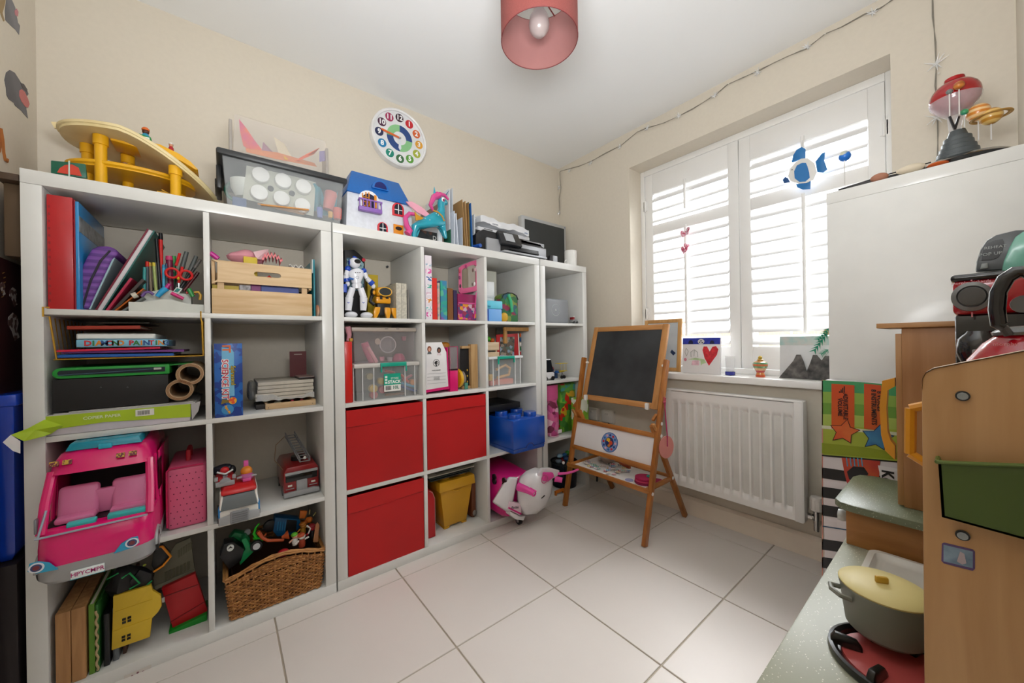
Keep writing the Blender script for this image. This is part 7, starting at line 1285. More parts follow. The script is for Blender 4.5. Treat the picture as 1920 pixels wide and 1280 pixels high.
# whiteboard panel
def on(z, o=0): return 1.978+.262*z+o
for z_ in (.345, .500): bar((on(z_), YR+.012, z_), (on(z_), YL-.012, z_), .024, .018, up=Vector((.26, 0, 1))).build('cross_rail', EWY, t, bevel=.002)
pts = [(on(.357), YR+.012), (on(.357), YL-.012)]
M().add([(on(.352, .003), YR+.010, .352), (on(.352, .003), YL-.010, .352), (on(.492, .003), YL-.010, .492), (on(.492, .003), YR+.010, .492), (on(.352, .009), YR+.010, .352), (on(.352, .009), YL-.010, .352), (on(.492, .009), YL-.010, .492), (on(.492, .009), YR+.010, .492)], [(0, 1, 2, 3), (7, 6, 5, 4), (0, 4, 5, 1), (1, 5, 6, 2), (2, 6, 7, 3), (3, 7, 4, 0)]).build('whiteboard', mat('#e9e5e2', .25, var=.01), t)
q = G(1143, 829, on(.425, .001)); an_ = math.atan(.262)
def disc(c, r, th, mm, nm, par, off=0, ax=1): 
    u = Vector((math.sin(an_), 0, math.cos(an_))); v = Vector((0, 1, 0)); n_ = Vector((-math.cos(an_), 0, math.sin(an_))); c = Vector(c)+n_*off
    return M().loft([[c+n_*o_+u*r*math.sin(k*math.pi/14)+v*r*ax*math.cos(k*math.pi/14) for k in range(28)] for o_ in (0, th)]).build(nm, mm, par)
dd = disc(q, .054, .0015, mat('#2f5a9a', .4), 'clock_dial', t); disc(q, .050, .002, mat('#7f9cc8', .4), 'dial_ring', dd); disc(q, .028, .0026, mat('#2a2f5c', .4), 'dial_centre', dd)
for k in range(12):
    a_ = k*math.pi/6; c_ = Vector(q)+Vector((math.sin(an_)*.039*math.sin(a_), .039*math.cos(a_), math.cos(an_)*.039*math.sin(a_))); disc(c_, .0065, .0032, mat(['#c8303c', '#2a6ab0', '#e0a8b8', '#1f3f8a'][k % 4], .4), 'hour_dot', dd)
for dy, dz, r_, c_ in ((.008, .010, .012, '#e0b02a'), (-.010, -.002, .011, '#d8502a'), (.012, -.006, .010, '#1f3a7a'), (.0, -.016, .009, '#c8843a')): disc(Vector(q)+Vector((dz*.26, dy, dz)), r_, .0036+abs(dy)*.05, mat(c_, .4), 'dial_picture', dd)
# tray
TZ = .243
for a_, b_ in (((2.030, YR, TZ), (2.030, YL, TZ)), ((2.285, YR+.02, TZ+.003), (2.285, YL-.02, TZ+.003))): bar(a_, b_, .022, .016, up=Vector((0, 0, 1))).build('tray_rail', EWY, t, bevel=.002)
for y_ in (YR+.022, YL-.022): bar((2.022, y_, TZ), (2.285, y_, TZ+.003), .022, .014, up=Vector((0, 0, 1))).build('tray_rail', mat('#b87630', .45, kind='woodx', h2='#96581d', coat=.2), t, bevel=.002)
M().box(2.036, 2.279, YR+.028, YL-.028, TZ-.004, TZ).build('tray_base', mat('#e6e2de', .3, var=.01), t)
for c_ in ((2.035, YR-.012, .235), (2.123, YR-.012, .50), (2.123+.005, YR-.012, .56), (2.270, YR+.010, .250), (2.012, YL+.012, .25)): M().cyl((c_[0], c_[1], c_[2]), (c_[0], c_[1]+.008, c_[2]), .0085, seg=14).build('bolt_cap', mat('#eae8e4', .4), t)
for y_ in (YR+.004, YL-.006): bar((2.105, y_+.02, .575), (2.140, y_+.02, .60), .014, .012).build('stop_block', EW, t, bevel=.002); bar((2.075, y_, .565), (2.125, y_, .50), .012, .012).build('stay_bar', EL, t, bevel=.002)
for px_, py_ in ((1098, 746), (1213, 763)): q = G(px_, py_, 2.128); M().box(2.120, 2.138, q.y-.009, q.y+.009, q.z-.012, q.z+.020).build('board_clip', mat('#e9e9e6', .3), t, bevel=.003)
# things on the tray
rr2 = random.Random(11); LC = ['#c8b8b0', '#d8a0a8', '#8ab89a', '#5a9ac8', '#d8c070', '#a83a50', '#b8a8c8', '#4a4a50', '#7ab0a8', '#e0d0c0']
for k in range(46):
    y_ = -.115-.265*rr2.random()**.9; x_ = 2.10+.15*rr2.random()-.045*((-.12-y_)/.26); r_ = .011+.009*rr2.random(); an2 = rr2.random()*6; w_ = .4+.5*rr2.random(); z_ = TZ+.0006+k*.00022
    P = [(x_+r_*math.cos(j*math.pi/5)*math.cos(an2)-r_*w_*math.sin(j*math.pi/5)*math.sin(an2), y_+r_*math.cos(j*math.pi/5)*math.sin(an2)+r_*w_*math.sin(j*math.pi/5)*math.cos(an2)) for j in range(10)]
    cn_ = ['cream', 'pink', 'green', 'blue', 'yellow', 'crimson', 'lilac', 'black', 'teal', 'beige'][k % 10]
    one(M().loft([[(a_, b_, z_) for a_, b_ in P], [(a_, b_, z_+.0015) for a_, b_ in P]]), 'magnet_piece', mat(LC[k % 10], .45, kind='patch', h2='#ece6e0', scale=160), 'small %s magnetic cut-out on the easel tray, %s, towards the %s' % (cn_, ['at its left end', 'left of its centre', 'at its centre', 'right of its centre', 'nearest the purse'][min(4, max(0, int((-.10-y_)/.057)))], ['front edge', 'front', 'middle', 'back'][min(3, max(0, int((x_-2.06)/.05)))]), 'magnet', group='magnetic cut-outs on the easel tray')
t = T('craft_bowl', 'grey rounded bowl behind the cut-outs on the easel tray', 'bowl', (2.24, -.20, TZ)); M().lathe([(.020, TZ+.001), (.040, TZ+.018), (.046, TZ+.038), (.044, TZ+.038), (.036, TZ+.02), (.018, TZ+.006)], (2.228, -.205, 0), 26).build('bowl', mat('#a89a8e', .5), t)
one(M().sph((2.222, -.15, TZ+.016), (.014, .014, .014)), 'paper_ball', mat('#cfc8be', .7), 'small crumpled white ball left of the grey bowl on the tray', 'ball')
one(bar((2.255, -.27, TZ+.008), (2.235, -.35, TZ+.008), .014, .012), 'wooden_block', mat('#a8481c', .45), 'orange red wooden block at the back of the easel tray', 'block', bevel=.001)
t = T('felt_purse', 'round magenta felt purse with a teal spot on the easel tray', 'purse', (2.1, -.51, TZ)); 
for k, (r_, z_, c_) in enumerate(((.050, TZ+.0005, '#8c1444'), (.048, TZ+.011, '#c83a64'), (.047, TZ+.022, '#a80f48'))): M().lathe([(r_*.96, z_), (r_, z_+.003), (r_*.98, z_+.009), (r_*.9, z_+.0105)], (2.115, -.515, 0), 26).build('layer', mat(c_, .8), t)
M().lathe([(.018, TZ+.0325), (.017, TZ+.036), (.002, TZ+.037)], (2.135, -.535, 0), 16).build('teal_spot', mat('#2aa08c', .7), t)
one(M().lathe([(.022, TZ+.0006), (.021, TZ+.003), (.002, TZ+.0035)], (2.085, -.445, 0), 16), 'lilac_disc', mat('#9a9cc0', .5), 'flat lilac disc beside the magenta purse', 'disc')
one(M().lathe([(.034, TZ+.0006), (.033, TZ+.005), (.002, TZ+.006)], (2.18, -.548, 0), 20), 'magenta_disc', mat('#a0104a', .6), 'thin magenta disc behind the right easel leg', 'disc')
# hanging pink disc
t = T('hanging_disc', 'pink card disc hanging on a magenta ribbon from the easel', 'decoration', (2.15, -.625, .44)); q = F(1250, 838, -.622)
u = Vector((.80, -.60, 0)).normalized()
M().loft([[q+Vector((0, o_, 0))+u*.0*1+Vector((.046*math.cos(k*math.pi/16), -.012*math.cos(k*math.pi/16), .056*math.sin(k*math.pi/16))) for k in range(32)] for o_ in (0, .003)]).build('disc', mat('#d98c84', .85), t)
hk = F(1246, 755, -.612)
M().tube([hk+Vector((-.004, 0, .03)), hk, q+Vector((0, -.004, .05)), q+Vector((0, -.004, .004))], .0024, 6).tube([hk+Vector((.006, -.004, .025)), hk+Vector((.004, 0, -.02)), q+Vector((.003, -.004, .045))], .0020, 6).build('ribbon', mat('#b01c5c', .6), t)
M().sph(hk+Vector((0, 0, .004)), (.012, .006, .007)).build('bow', mat('#b8485c', .6), t)
# ================================================================== WINDOW SILL
OZ = OZ0
def tilt_plate(name, label, cat, y0, y1, z0, z1, x, lean, th, mm, frame=None):
    t = T(name, label, cat, (x, (y0+y1)/2, z0), (0, lean, 0)); h_ = z1-z0; w_ = abs(y1-y0)/2
    return t, h_, w_
t, h_, w_ = tilt_plate('framed_whiteboard', 'small wood-framed whiteboard leaning in the window behind the easel', 'whiteboard', -.500, -.258, OZ, 1.105, 2.535, .10, .01, None); 
WLF = mat('#c99a5e', .5, kind='woodz', h2='#b5844a')
for a_ in (-w_, w_-.022): M().box(-.006, .006, a_, a_+.022, 0, h_).build('frame', WLF, t, world=False, bevel=.001)
for a_ in (0.0, h_-.022): M().box(-.006, .006, -w_+.022, w_-.022, a_, a_+.022).build('frame', WLF, t, world=False, bevel=.001)
M().box(-.002, .002, -w_+.022, w_-.022, .022, h_-.022).build('board', mat('#c4cace', .25), t, world=False)
M().add([(-.0035, -w_+.03, .11), (-.0035, -w_+.055, .13), (-.0035, -w_+.065, .115), (-.0035, -w_+.045, .095)], [(0, 1, 2, 3)]).add([(-.003, -w_+.03, .11), (-.003, -w_+.055, .13), (-.003, -w_+.065, .115), (-.003, -w_+.045, .095)], [(3, 2, 1, 0)]).build('magnet', mat('#2a3a5c', .4), t, world=False)
t = T('childs_drawing', 'child\'s drawing of a red heart under a blue band, on the sill', 'drawing', (2.50, -.635, OZ), (0, .06, 0)); hh = .199; ww = .101
M().box(-.008, .008, -ww, ww, 0, hh).build('canvas', mat('#ece9e8', .7, var=.01), t, bevel=.001, world=False)
def pl(pts, c, nm, o=.0092, tt=None, **k): 
    m = M(); n = len(pts); return m.add([(-o, -a_, b_) for a_, b_ in pts]+[(-o+.0012, -a_, b_) for a_, b_ in pts], [tuple(range(n)), tuple(range(2*n-1, n-1, -1))]+[(i, i+n, (i+1) % n+n, (i+1) % n) for i in range(n)]).build(nm, mat(c, .75, **k), tt or t, world=False)
pl([(-ww, hh-.036), (ww, hh-.036), (ww, hh-.001), (-ww, hh-.001)], '#2c3aa8', 'blue_band', scale=40, var=.2)
pl([(.045, .045), (.085, .105), (.092, .135), (.080, .152), (.062, .148), (.048, .122), (.034, .150), (.016, .150), (.010, .130), (.022, .085)], '#d3313a', 'heart', scale=60, var=.25)
for cx_, w2, c_ in ((-.055, .014, '#1c2044'), (.002, .018, '#d8d8dc'), (.060, .012, '#1c2044')): pl([(cx_+w2*math.cos(k*math.pi/8), hh-.022+w2*.8*math.sin(k*math.pi/8)) for k in range(16)] if w2 > .015 else [(cx_+w2*math.cos(k*math.pi/8), hh-.034+w2*1.5*math.sin(k*math.pi/8)) for k in range(9)], c_, 'ball_mark', .0100)
for a_, b_ in ((.002, hh-.018), (-.006, hh-.026), (.009, hh-.028)): pl([(a_+.004*math.cos(k), b_+.004*math.sin(k)) for k in range(6)], '#18181c', 'spot', .0108)
def stroke(pts, c, nm, r_=.0012): M().tube([(-.0095, -a_, b_) for a_, b_ in pts], r_, 5).build(nm, mat(c, .8), t, world=False)
stroke([(-.078, .095), (-.088, .118), (-.080, .140), (-.068, .122), (-.078, .095)], '#9a9a92', 'pencil_line'); stroke([(-.052, .09), (-.055, .118), (-.035, .132), (-.016, .118), (-.014, .09)], '#8f8f88', 'pencil_line'); stroke([(-.034, .13), (-.036, .095)], '#8f8f88', 'pencil_line')
pl([(-.07, .076), (-.03, .086), (.02, .080), (.030, .06), (.008, .052), (.002, .045), (.0, .072)], '#b8d0a0', 'green_scribble', scale=50, var=.2); pl([(-.05, .045), (-.045, .070), (-.010, .072), (-.008, .045)], '#e8c0cc', 'pink_scribble', scale=60, var=.2); pl([(-.085+.008*math.cos(k*math.pi/6), .075+.009*math.sin(k*math.pi/6)) for k in range(12)], '#d88a98', 'rose_scribble', scale=60, var=.2)
t = T('glass_tumbler', 'clear drinking glass with a blue base on the sill', 'glass', (2.50, -.783, OZ)); GX, GY = 2.50, -.783
M().lathe([(.020, OZ+.018), (.0225, OZ+.10), (.0215, OZ+.10), (.019, OZ+.02)], (GX, GY, 0), 24).build('glass', clear('#ffffff', .22, .03), t); M().lathe([(.022, OZ+.0005), (.0235, OZ+.003), (.0235, OZ+.019), (.020, OZ+.020)], (GX, GY, 0), 24).build('base', mat('#1f2890', .15, coat=.5), t); M().tor((GX, GY, OZ+.10), .0222, .0012, 'z').build('rim', clear('#ffffff', .6, .03), t)
t = T('sand_bottle', 'small urn-shaped bottle filled with layers of coloured sand', 'bottle', (2.495, -.922, OZ)); VX, VY = 2.495, -.922
for k, (r0_, r1_, z0_, z1_, c_) in enumerate(((.020, .020, 0, .010, '#d8582a'), (.018, .016, .010, .022, '#d88a4a'), (.016, .021, .022, .032, '#c84a4a'), (.021, .027, .032, .044, '#d8a87a'), (.027, .031, .044, .054, '#7a9c6a'), (.031, .032, .054, .064, '#d87a4a'), (.032, .028, .064, .072, '#5a9a6a'), (.028, .014, .072, .080, '#d89a5a'), (.012, .011, .080, .086, '#d8a050'))): M().lathe([(r0_, OZ+.0005+z0_), (r1_, OZ+.0005+z1_)], (VX, VY, 0), 24).build('sand_layer', mat(c_, .4, coat=.5, scale=60, var=.2), t)
M().lathe([(.016, OZ+.086), (.008, OZ+.09), (.009, OZ+.098), (.005, OZ+.103), (.001, OZ+.104)], (VX, VY, 0), 16).build('stopper', mat('#c8a83a', .3), t)
# mountain picture
t = T('mountain_picture', 'picture of three charcoal mountains under a teal sky strip, leaning on the sill', 'picture', (2.515, -1.10, OZ), (0, .06, 0)); ww, hh = .105, .198
M().box(.004, .008, -ww, ww, 0, hh).build('paper', mat('#dcdcdc', .6), t, world=False)
def pl2(pts, c, nm, o, **k): 
    m = M(); n = len(pts); return m.add([(-o, -a_, b_) for a_, b_ in pts]+[(-o+.0016, -a_, b_) for a_, b_ in pts], [tuple(range(n)), tuple(range(2*n-1, n-1, -1))]+[(i, i+n, (i+1) % n+n, (i+1) % n) for i in range(n)]).build(nm, mat(c, .85, **k), t, world=False)
pl2([(-ww, hh-.042), (ww, hh-.042), (ww, hh), (-ww, hh)], '#a8ccc8', 'sky_strip', -.002, h2='#d8cfc8', scale=22)
for pts, o_ in (([(-.012, .0), (.014, .082), (.022, .112), (.036, .112), (.055, .084), (.06, 0)], .002), ([(-.105, .0), (-.098, .012), (-.05, .082), (-.038, .112), (-.022, .112), (-.010, .08), (.010, .0)], .006), ([(.012, 0), (.018, .012), (.05, .08), (.066, .108), (.090, .108), (.098, .08), (.112, .012), (.112, 0)], .010)): pl2(pts, '#3b3a3a', 'mountain', o_, h2='#77726e', scale=35)
t = T('paper_palm', 'green paper palm leaf with a yellow flower beside the mountain picture', 'decoration', (2.46, -1.19, OZ+.0)); GL = mat('#0e8a66', .5)
for p0, p1, w2 in (((1553, 622), (1527, 657), 5), ((1553, 655), (1540, 664), 4), ((1556, 614), (1534, 636), 4)):
    a_, b_ = G(*p0, 2.44), G(*p1, 2.44); d_ = (b_-a_); n_ = Vector((0, -d_.z, d_.y)).normalized(); 
    for k in range(6):
        c_ = a_.lerp(b_, (k+.5)/6); M().add([tuple(c_+n_*.002), tuple(c_+n_*.014+d_*.25), tuple(c_+d_*.10), tuple(c_-n_*.014+d_*.25), tuple(c_-n_*.002)]+[tuple(v+Vector((.001, 0, 0))) for v in (c_+n_*.002, c_+n_*.014+d_*.25, c_+d_*.10, c_-n_*.014+d_*.25, c_-n_*.002)], [(0, 1, 2, 3, 4), (9, 8, 7, 6, 5)]+[(i, 5+i, 5+(i+1) % 5, (i+1) % 5) for i in range(5)]).build('leaf', GL, t, smooth=0)
    M().tube([a_, b_], .0015, 5).build('stem', GL, t)
M().tube([(2.44, -1.20, OZ+.0005), (2.44, -1.205, OZ+.08), G(1556, 628, 2.44)], .003, 6).build('stem', GL, t); q = G(1552, 622, 2.445); M().sph(q, (.004, .014, .014)).build('flower', mat('#e8b87a', .6), t)
# hearts on the left tilt rod, fish on the right one
t = T('hanging_hearts', 'string of pink marbled glass hearts hanging on the left shutter rod', 'decoration', (2.565, -.52, 1.5)); HM = mat('#c8466a', .12, kind='patch', h2='#e8c0cc', scale=220, coat=.6)
def heart(c, s_, yaw, tt, mm):
    P = [(s_*.9*(math.sin(a_)**3), s_*(.80*math.cos(a_)-.32*math.cos(2*a_)-.12*math.cos(3*a_)-.05*math.cos(4*a_))) for a_ in [k*2*math.pi/22 for k in range(22)]]
    m = M(Matrix.Translation(c) @ Matrix.Rotation(yaw, 4, 'Z') @ Matrix.Rotation(.25, 4, 'X')); m.loft([[(o_, a_*q_, b_*q_) for a_, b_ in P] for o_, q_ in ((-.005, .7), (-.002, 1), (.002, 1), (.005, .7))]); return m.build('heart', mm, tt)
for py_, px_, yw in ((438, 1282, .5), (431, 1290, -.8), (461, 1287, .9), (468, 1283, .1)): heart(G(px_, py_, 2.562), .024 if py_ != 461 else .019, yw, t, HM)
M().tube([G(1288, 420, 2.562), G(1287, 476, 2.562)], .0008, 4).build('thread', mat('#d8d8d8', .5), t)
t = T('hanging_fish', 'blue and white wooden fish hanging at the right shutter', 'decoration', (2.56, -1.09, 1.70)); FB = mat('#1673b8', .4, coat=.2); XF = 2.562
PXX([(1492, 303), (1502, 297), (1515, 296), (1527, 306), (1531, 322), (1525, 336), (1512, 343), (1497, 344), (1482, 339), (1477, 330), (1481, 316)], XF, .008).build('body', mat('#e9e7e2', .4, var=.01), t, bevel=.002)
PXX([(1489, 321), (1494, 310), (1504, 305), (1511, 305), (1514, 312), (1517, 323), (1518, 333), (1510, 340), (1499, 341), (1490, 334)], XF-.002, .003).build('body_patch', FB, t)
PXX([(1484, 304), (1487, 291), (1493, 281), (1503, 275), (1510, 279), (1510, 296), (1500, 298), (1490, 303)], XF+.001, .006).build('top_fin', FB, t, bevel=.001)
PXX([(1529, 303), (1541, 287), (1547, 285), (1545, 300), (1551, 317), (1543, 323), (1532, 322)], XF+.001, .006).build('tail', FB, t, bevel=.001)
PXX([(1492, 345), (1515, 342), (1520, 338), (1519, 354), (1505, 355), (1495, 351)], XF+.001, .006).build('bottom_fin', FB, t, bevel=.001)
PXX([(1467, 337), (1472, 331), (1478, 334), (1481, 341), (1470, 343)], XF+.001, .006).build('nose', mat('#1a4f8a', .4), t, bevel=.001)
q = G(1485, 318, XF-.002); M().sph(q, (.002, .0025, .0025)).build('eye', mat('#6a6a70', .3), t); M().tube([G(1503, 277, XF+.004), G(1506, 262, XF+.004)], .0009, 4).build('thread', mat('#c8c8c8', .5), t)
# string of star lights along the wall
t = T('star_string_lights', 'thin wire of clear plastic star lights pinned along the top of the window wall', 'string lights', (2.46, -.5, 2.24)); XW = 2.464; WR = mat('#8a8478', .5)
path = [(1050, 402), (1049, 372), (1052, 352), (1050, 335), (1050, 321), (1062, 318), (1085, 312), (1110, 301), (1135, 288), (1165, 272), (1195, 247), (1214, 240), (1245, 230), (1274, 217), (1300, 204), (1330, 184), (1344, 176), (1365, 158), (1395, 144), (1425, 132), (1450, 118), (1480, 104), (1512, 92), (1547, 63), (1580, 50), (1620, 28), (1650, 15), (1680, -4), (1720, -22), (1748, -30)]
w = [G(x, y, XW) for x, y in path]; dn = [G(x, y, XW) for x, y in ((1748, -30), (1750, 30), (1753, 80), (1755, 120), (1755, 160), (1757, 200), (1758, 250), (1759, 300))]
M().tube(w, .0016, 5).tube([p_+Vector((-.002, .004*math.sin(i*1.9), .004*math.cos(i*2.3))) for i, p_ in enumerate(w)], .0013, 5).tube(dn, .0015, 5).tube([p_+Vector((-.001, .003*math.sin(i*2.), 0)) for i, p_ in enumerate(dn)], .0012, 5).build('wire', WR, t)
SM = clear('#ffffff', .5, .1)
def star(px_, py_, r_, seed=0):
    c = G(px_, py_, XW-.006); q_ = random.Random(seed); m = M()
    for k in range(7):
        a_ = k*2*math.pi/7+q_.random(); b_ = q_.uniform(-.5, .5); d_ = Vector((-.35-abs(b_)*.4, math.cos(a_), math.sin(a_))).normalized(); m.cyl(c, c+d_*r_, .0038, .0006, 5)
    return m.build('star', SM, t)
for i, (x, y) in enumerate(((1049, 352), (1049, 399), (1068, 320), (1108, 306), (1163, 275), (1214, 240), (1273, 218), (1340, 180), (1421, 136), (1514, 88), (1636, 25), (1755, 120), (1756, 220), (1748, -30))): star(x, y, .022 if x < 1700 else .034, i)
for x, y in ((1050, 321), (1200, 243), (1366, 157), (1547, 63), (1760, 137)): M().cyl(G(x, y, XR-.001), G(x, y, XR-.012), .003, seg=8).build('clip', mat('#d8d4c8', .5), t)
# ================================================================== RADIATOR
t = T('radiator', 'white panel radiator under the window', 'radiator', (2.40, -.81, .18)); ry0, ry1, rz0, rz1, rx = -1.115, -.500, .178, .698, 2.365
RM = mat('#eceae6', .32, var=.01, coat=.2); NF = 13
def rf(u, v):
    y = ry0+.03+(ry1-ry0-.06)*u; z = rz0+.004+(rz1-rz0-.008)*v; ph = (u*NF) % 1; d = 0
    if .065 < v < .90:
        e_ = min(1, (v-.065)/.045, (.90-v)/.03); s_ = .5-.5*math.cos(2*math.pi*ph); d = .017*e_*(1 if .22 < ph < .78 else max(0, 1-(abs(ph-.5)-.28)/.12))
    return (rx+d-.0, y, z)
M().sheet(rf, NF*10, 44, (.002, 0, 0)).build('front_panel', RM, t, smooth=50)
for y_ in (ry0, ry1-.031): M().box(rx, rx+.010, y_, y_+.031, rz0, rz1).build('panel_edge', RM, t, bevel=.004)
M().box(rx+.014, rx+.060, ry0+.004, ry1-.004, rz0+.010, rz1-.004).build('convector', mat('#d8d6d0', .5), t, bevel=.003)
for y_ in (ry0, ry1): M().box(rx+.002, rx+.064, y_-.003, y_+.003, rz0+.004, rz1+.004).build('side_cover', RM, t, bevel=.002)
M().box(rx+.002, rx+.064, ry0, ry1, rz1-.002, rz1+.006).build('top_grille', RM, t, bevel=.002)
for y_ in (-.62, -1.0): M().box(rx+.062, XR-.0005, y_-.012, y_+.012, rz0+.08, rz1-.08).build('bracket', RM, t, bevel=.002)
CHR = mat('#b8b6b2', .15, metal=1); vx = 2.405; vy = -1.150
M().cyl((vx, ry0, .205), (vx, vy, .205), .009).cyl((vx, vy, .18), (vx, vy, .235), .012).cyl((vx, vy, .180), (vx, vy, .150), .0105).cyl((vx, vy, .165), (XR, vy, .165), .0075).cyl((vx, ry0-.004, .205), (vx, ry0-.022, .205), .013, seg=6).build('valve_body', CHR, t)
M().lathe([(.018, .236), (.022, .240), (.022, .288), (.019, .296), (.002, .298)], (vx, vy, 0), 20).build('valve_head', mat('#e4dfd8', .4), t)
for k in range(10): a_ = k*math.pi/5; M().box(vx+.0215*math.cos(a_)-.0012, vx+.0215*math.cos(a_)+.0012, vy+.0215*math.sin(a_)-.0012, vy+.0215*math.sin(a_)+.0012, .245, .285).build('grip', mat('#cfc9c0', .4), t)
# sockets
for i, (py_, l_, sc) in enumerate(((.088, 'left white wall switch box seen below the chalkboard', 1), (-.040, 'right white switch box on the wall with a dark cable under it', 1))):
    t = T('wall_switch', l_, 'switch', (XR, py_, .465)); M().box(XR-.030, XR-.0005, py_-.045, py_+.045, .425, .508).build('box', mat('#e3ddd2', .4), t, bevel=.003)
    M().box(XR-.036, XR-.030, py_-.041, py_+.041, .429, .504).build('cover', mat('#e9e4da', .35), t, bevel=.003); M().box(XR-.040, XR-.035, py_-.012, py_+.012, .478, .490).build('rocker', mat('#d8d2c6', .3), t, bevel=.001)
    if i: M().tube([(XR-.012, py_, .425), (XR-.012, py_, .395), (XR-.004, py_+.004, .38)], .006, 8).build('cable', mat('#3a2018', .5), t)
one(M().tube([(XR-.02, .06, .0), (XR-.03, .05, .04), (XR-.018, .02, .06), (XR-.028, -.02, .05), (XR-.02, -.04, .1), (XR-.022, -.03, .16)], .007, 8), 'cable', BLK, 'black cable on the floor in the corner under the easel', 'cable')
# ================================================================== LEFT WALL
def decal(pts, c, nm, par, o=0, **k): return PXX(pts, XL+.0003+o, .0008).build(nm, mat(c, .7, **k), par)
t = T('wall_sticker', 'grey hippo wall sticker with a pink muzzle on the left wall', 'wall sticker', tuple(G(30, 180, XL)))
decal([(8, 150), (11, 136), (18, 131), (27, 136), (36, 150), (42, 160), (50, 168), (53, 176), (50, 180), (48, 190), (49, 205), (52, 222), (43, 212), (40, 208), (28, 198), (26, 193), (16, 186), (12, 178), (11, 165)], '#77767a', 'body', t, h2='#5c5a60', scale=6)
decal([(36, 170), (40, 167), (46, 172), (52, 185), (55, 195), (52, 202), (47, 200), (40, 190), (36, 180)], '#d07a78', 'muzzle', t, .0008); decal([(38, 155), (44, 157), (51, 168), (50, 172), (43, 166)], '#5a5658', 'ear', t, .0008)
t = T('wall_sticker', 'grey donkey-like animal sticker high on the left wall, cut by the frame', 'wall sticker', tuple(G(20, 30, XL)))
decal([(12, -5), (22, 0), (28, 14), (30, 26), (33, 42), (37, 48), (35, 65), (29, 56), (22, 50), (10, 38), (9, 20)], '#8b8a8e', 'body', t, h2='#6a686c', scale=6); decal([(27, 20), (31, 16), (34, 22), (33, 31), (28, 28)], '#c8848a', 'ear', t, .0008); decal([(-6, 0), (10, 0), (8, 10), (4, 24), (8, 38), (6, 40), (0, 24), (-6, 14)], '#a08860', 'tan_animal', t)
t = T('wall_sticker', 'curled orange tiger tail sticker on the left wall', 'wall sticker', tuple(G(5, 270, XL)))
q = [G(x, y, XL+.0012) for x, y in ((0, 240), (4, 262), (6, 285), (9, 300), (13, 303), (14, 298))]; M().tube(q, .0045, 6, .003).build('tail', mat('#a8662e', .7), t); decal([(-8, 236), (1, 240), (4, 262), (1, 285), (-8, 292)], '#b5703a', 'rump', t)
# flat things kept in the gap between the left wall and the shelving
t = T('maroon_play_board', 'dark maroon printed board with white horse figures between wall and shelving', 'board', (-.05, .15, 0)); M().box(-.064, -.050, -.02, .38, .0005, 1.232).build('board', mat('#3a0c10', .55, h2='#25070a', scale=8), t, bevel=.002)
for cy_, cz_, s_ in ((610, 0, 1.0), (555, 0, .7), (540, 1, .5)):
    x0 = 22 if cz_ == 0 else 2; P = [(x0-8*s_, cy_-16*s_), (x0, cy_-24*s_), (x0+8*s_, cy_-18*s_), (x0+11*s_, cy_-4*s_), (x0+8*s_, cy_+8*s_), (x0+13*s_, cy_+22*s_), (x0+4*s_, cy_+28*s_), (x0-2*s_, cy_+10*s_), (x0-9*s_, cy_-2*s_)]
    PXX(P, -.0515, .002).build('white_figure', mat('#c9c0bc', .6, kind='patch', h2='#6a4a48', scale=90), t)
for k in range(6): q = G(4+2*math.sin(k), 512+k*9, -.0506); M().tube([q, q+Vector((0, .012, .004))], .0015, 5).build('gold_mark', mat('#a8803a', .5), t)
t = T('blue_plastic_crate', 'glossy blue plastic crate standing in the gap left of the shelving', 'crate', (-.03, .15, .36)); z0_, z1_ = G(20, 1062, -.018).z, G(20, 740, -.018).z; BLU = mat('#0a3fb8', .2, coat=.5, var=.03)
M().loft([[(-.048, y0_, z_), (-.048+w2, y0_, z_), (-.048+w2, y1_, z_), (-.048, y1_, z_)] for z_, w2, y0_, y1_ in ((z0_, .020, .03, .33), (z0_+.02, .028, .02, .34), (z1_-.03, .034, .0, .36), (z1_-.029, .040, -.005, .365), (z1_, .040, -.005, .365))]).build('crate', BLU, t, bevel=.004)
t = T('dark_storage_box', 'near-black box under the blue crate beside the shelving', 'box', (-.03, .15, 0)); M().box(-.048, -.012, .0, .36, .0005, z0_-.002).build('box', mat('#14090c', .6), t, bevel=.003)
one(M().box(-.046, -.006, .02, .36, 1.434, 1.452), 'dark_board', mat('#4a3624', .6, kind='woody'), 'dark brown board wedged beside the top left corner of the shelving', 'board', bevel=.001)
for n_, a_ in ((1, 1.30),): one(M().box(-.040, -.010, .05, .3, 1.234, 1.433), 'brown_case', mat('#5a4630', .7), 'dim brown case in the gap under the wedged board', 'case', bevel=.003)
# sticker on the plinth of the left unit
t = T('plinth_sticker', 'peeling round purple patterned sticker on the bottom board of the left unit', 'sticker', tuple(F(258, 1262, 0))); 
q = F(258, 1268, -.0006)
for k in range(5): a_ = math.radians(25+k*32); M().prism(oval(q.x+.022*math.cos(a_), q.z-.012+.024*math.sin(a_), .0028, .0028, 10), -.0012, -.0002).build('petal', mat('#8a5a62', .6), t)
M().prism(oval(q.x, q.z-.014, .018, .017, 20, 0, 180), -.0012, -.0002).build('half_disc', mat('#7a4a8a', .6, kind='patch', h2='#c87a4a', scale=200), t); M().prism([(q.x-.03, q.z-.016), (q.x+.028, q.z-.016), (q.x+.03, q.z+.02), (q.x-.028, q.z+.018)], -.0006, -.0001).build('backing', mat('#cfc8c0', .6), t)
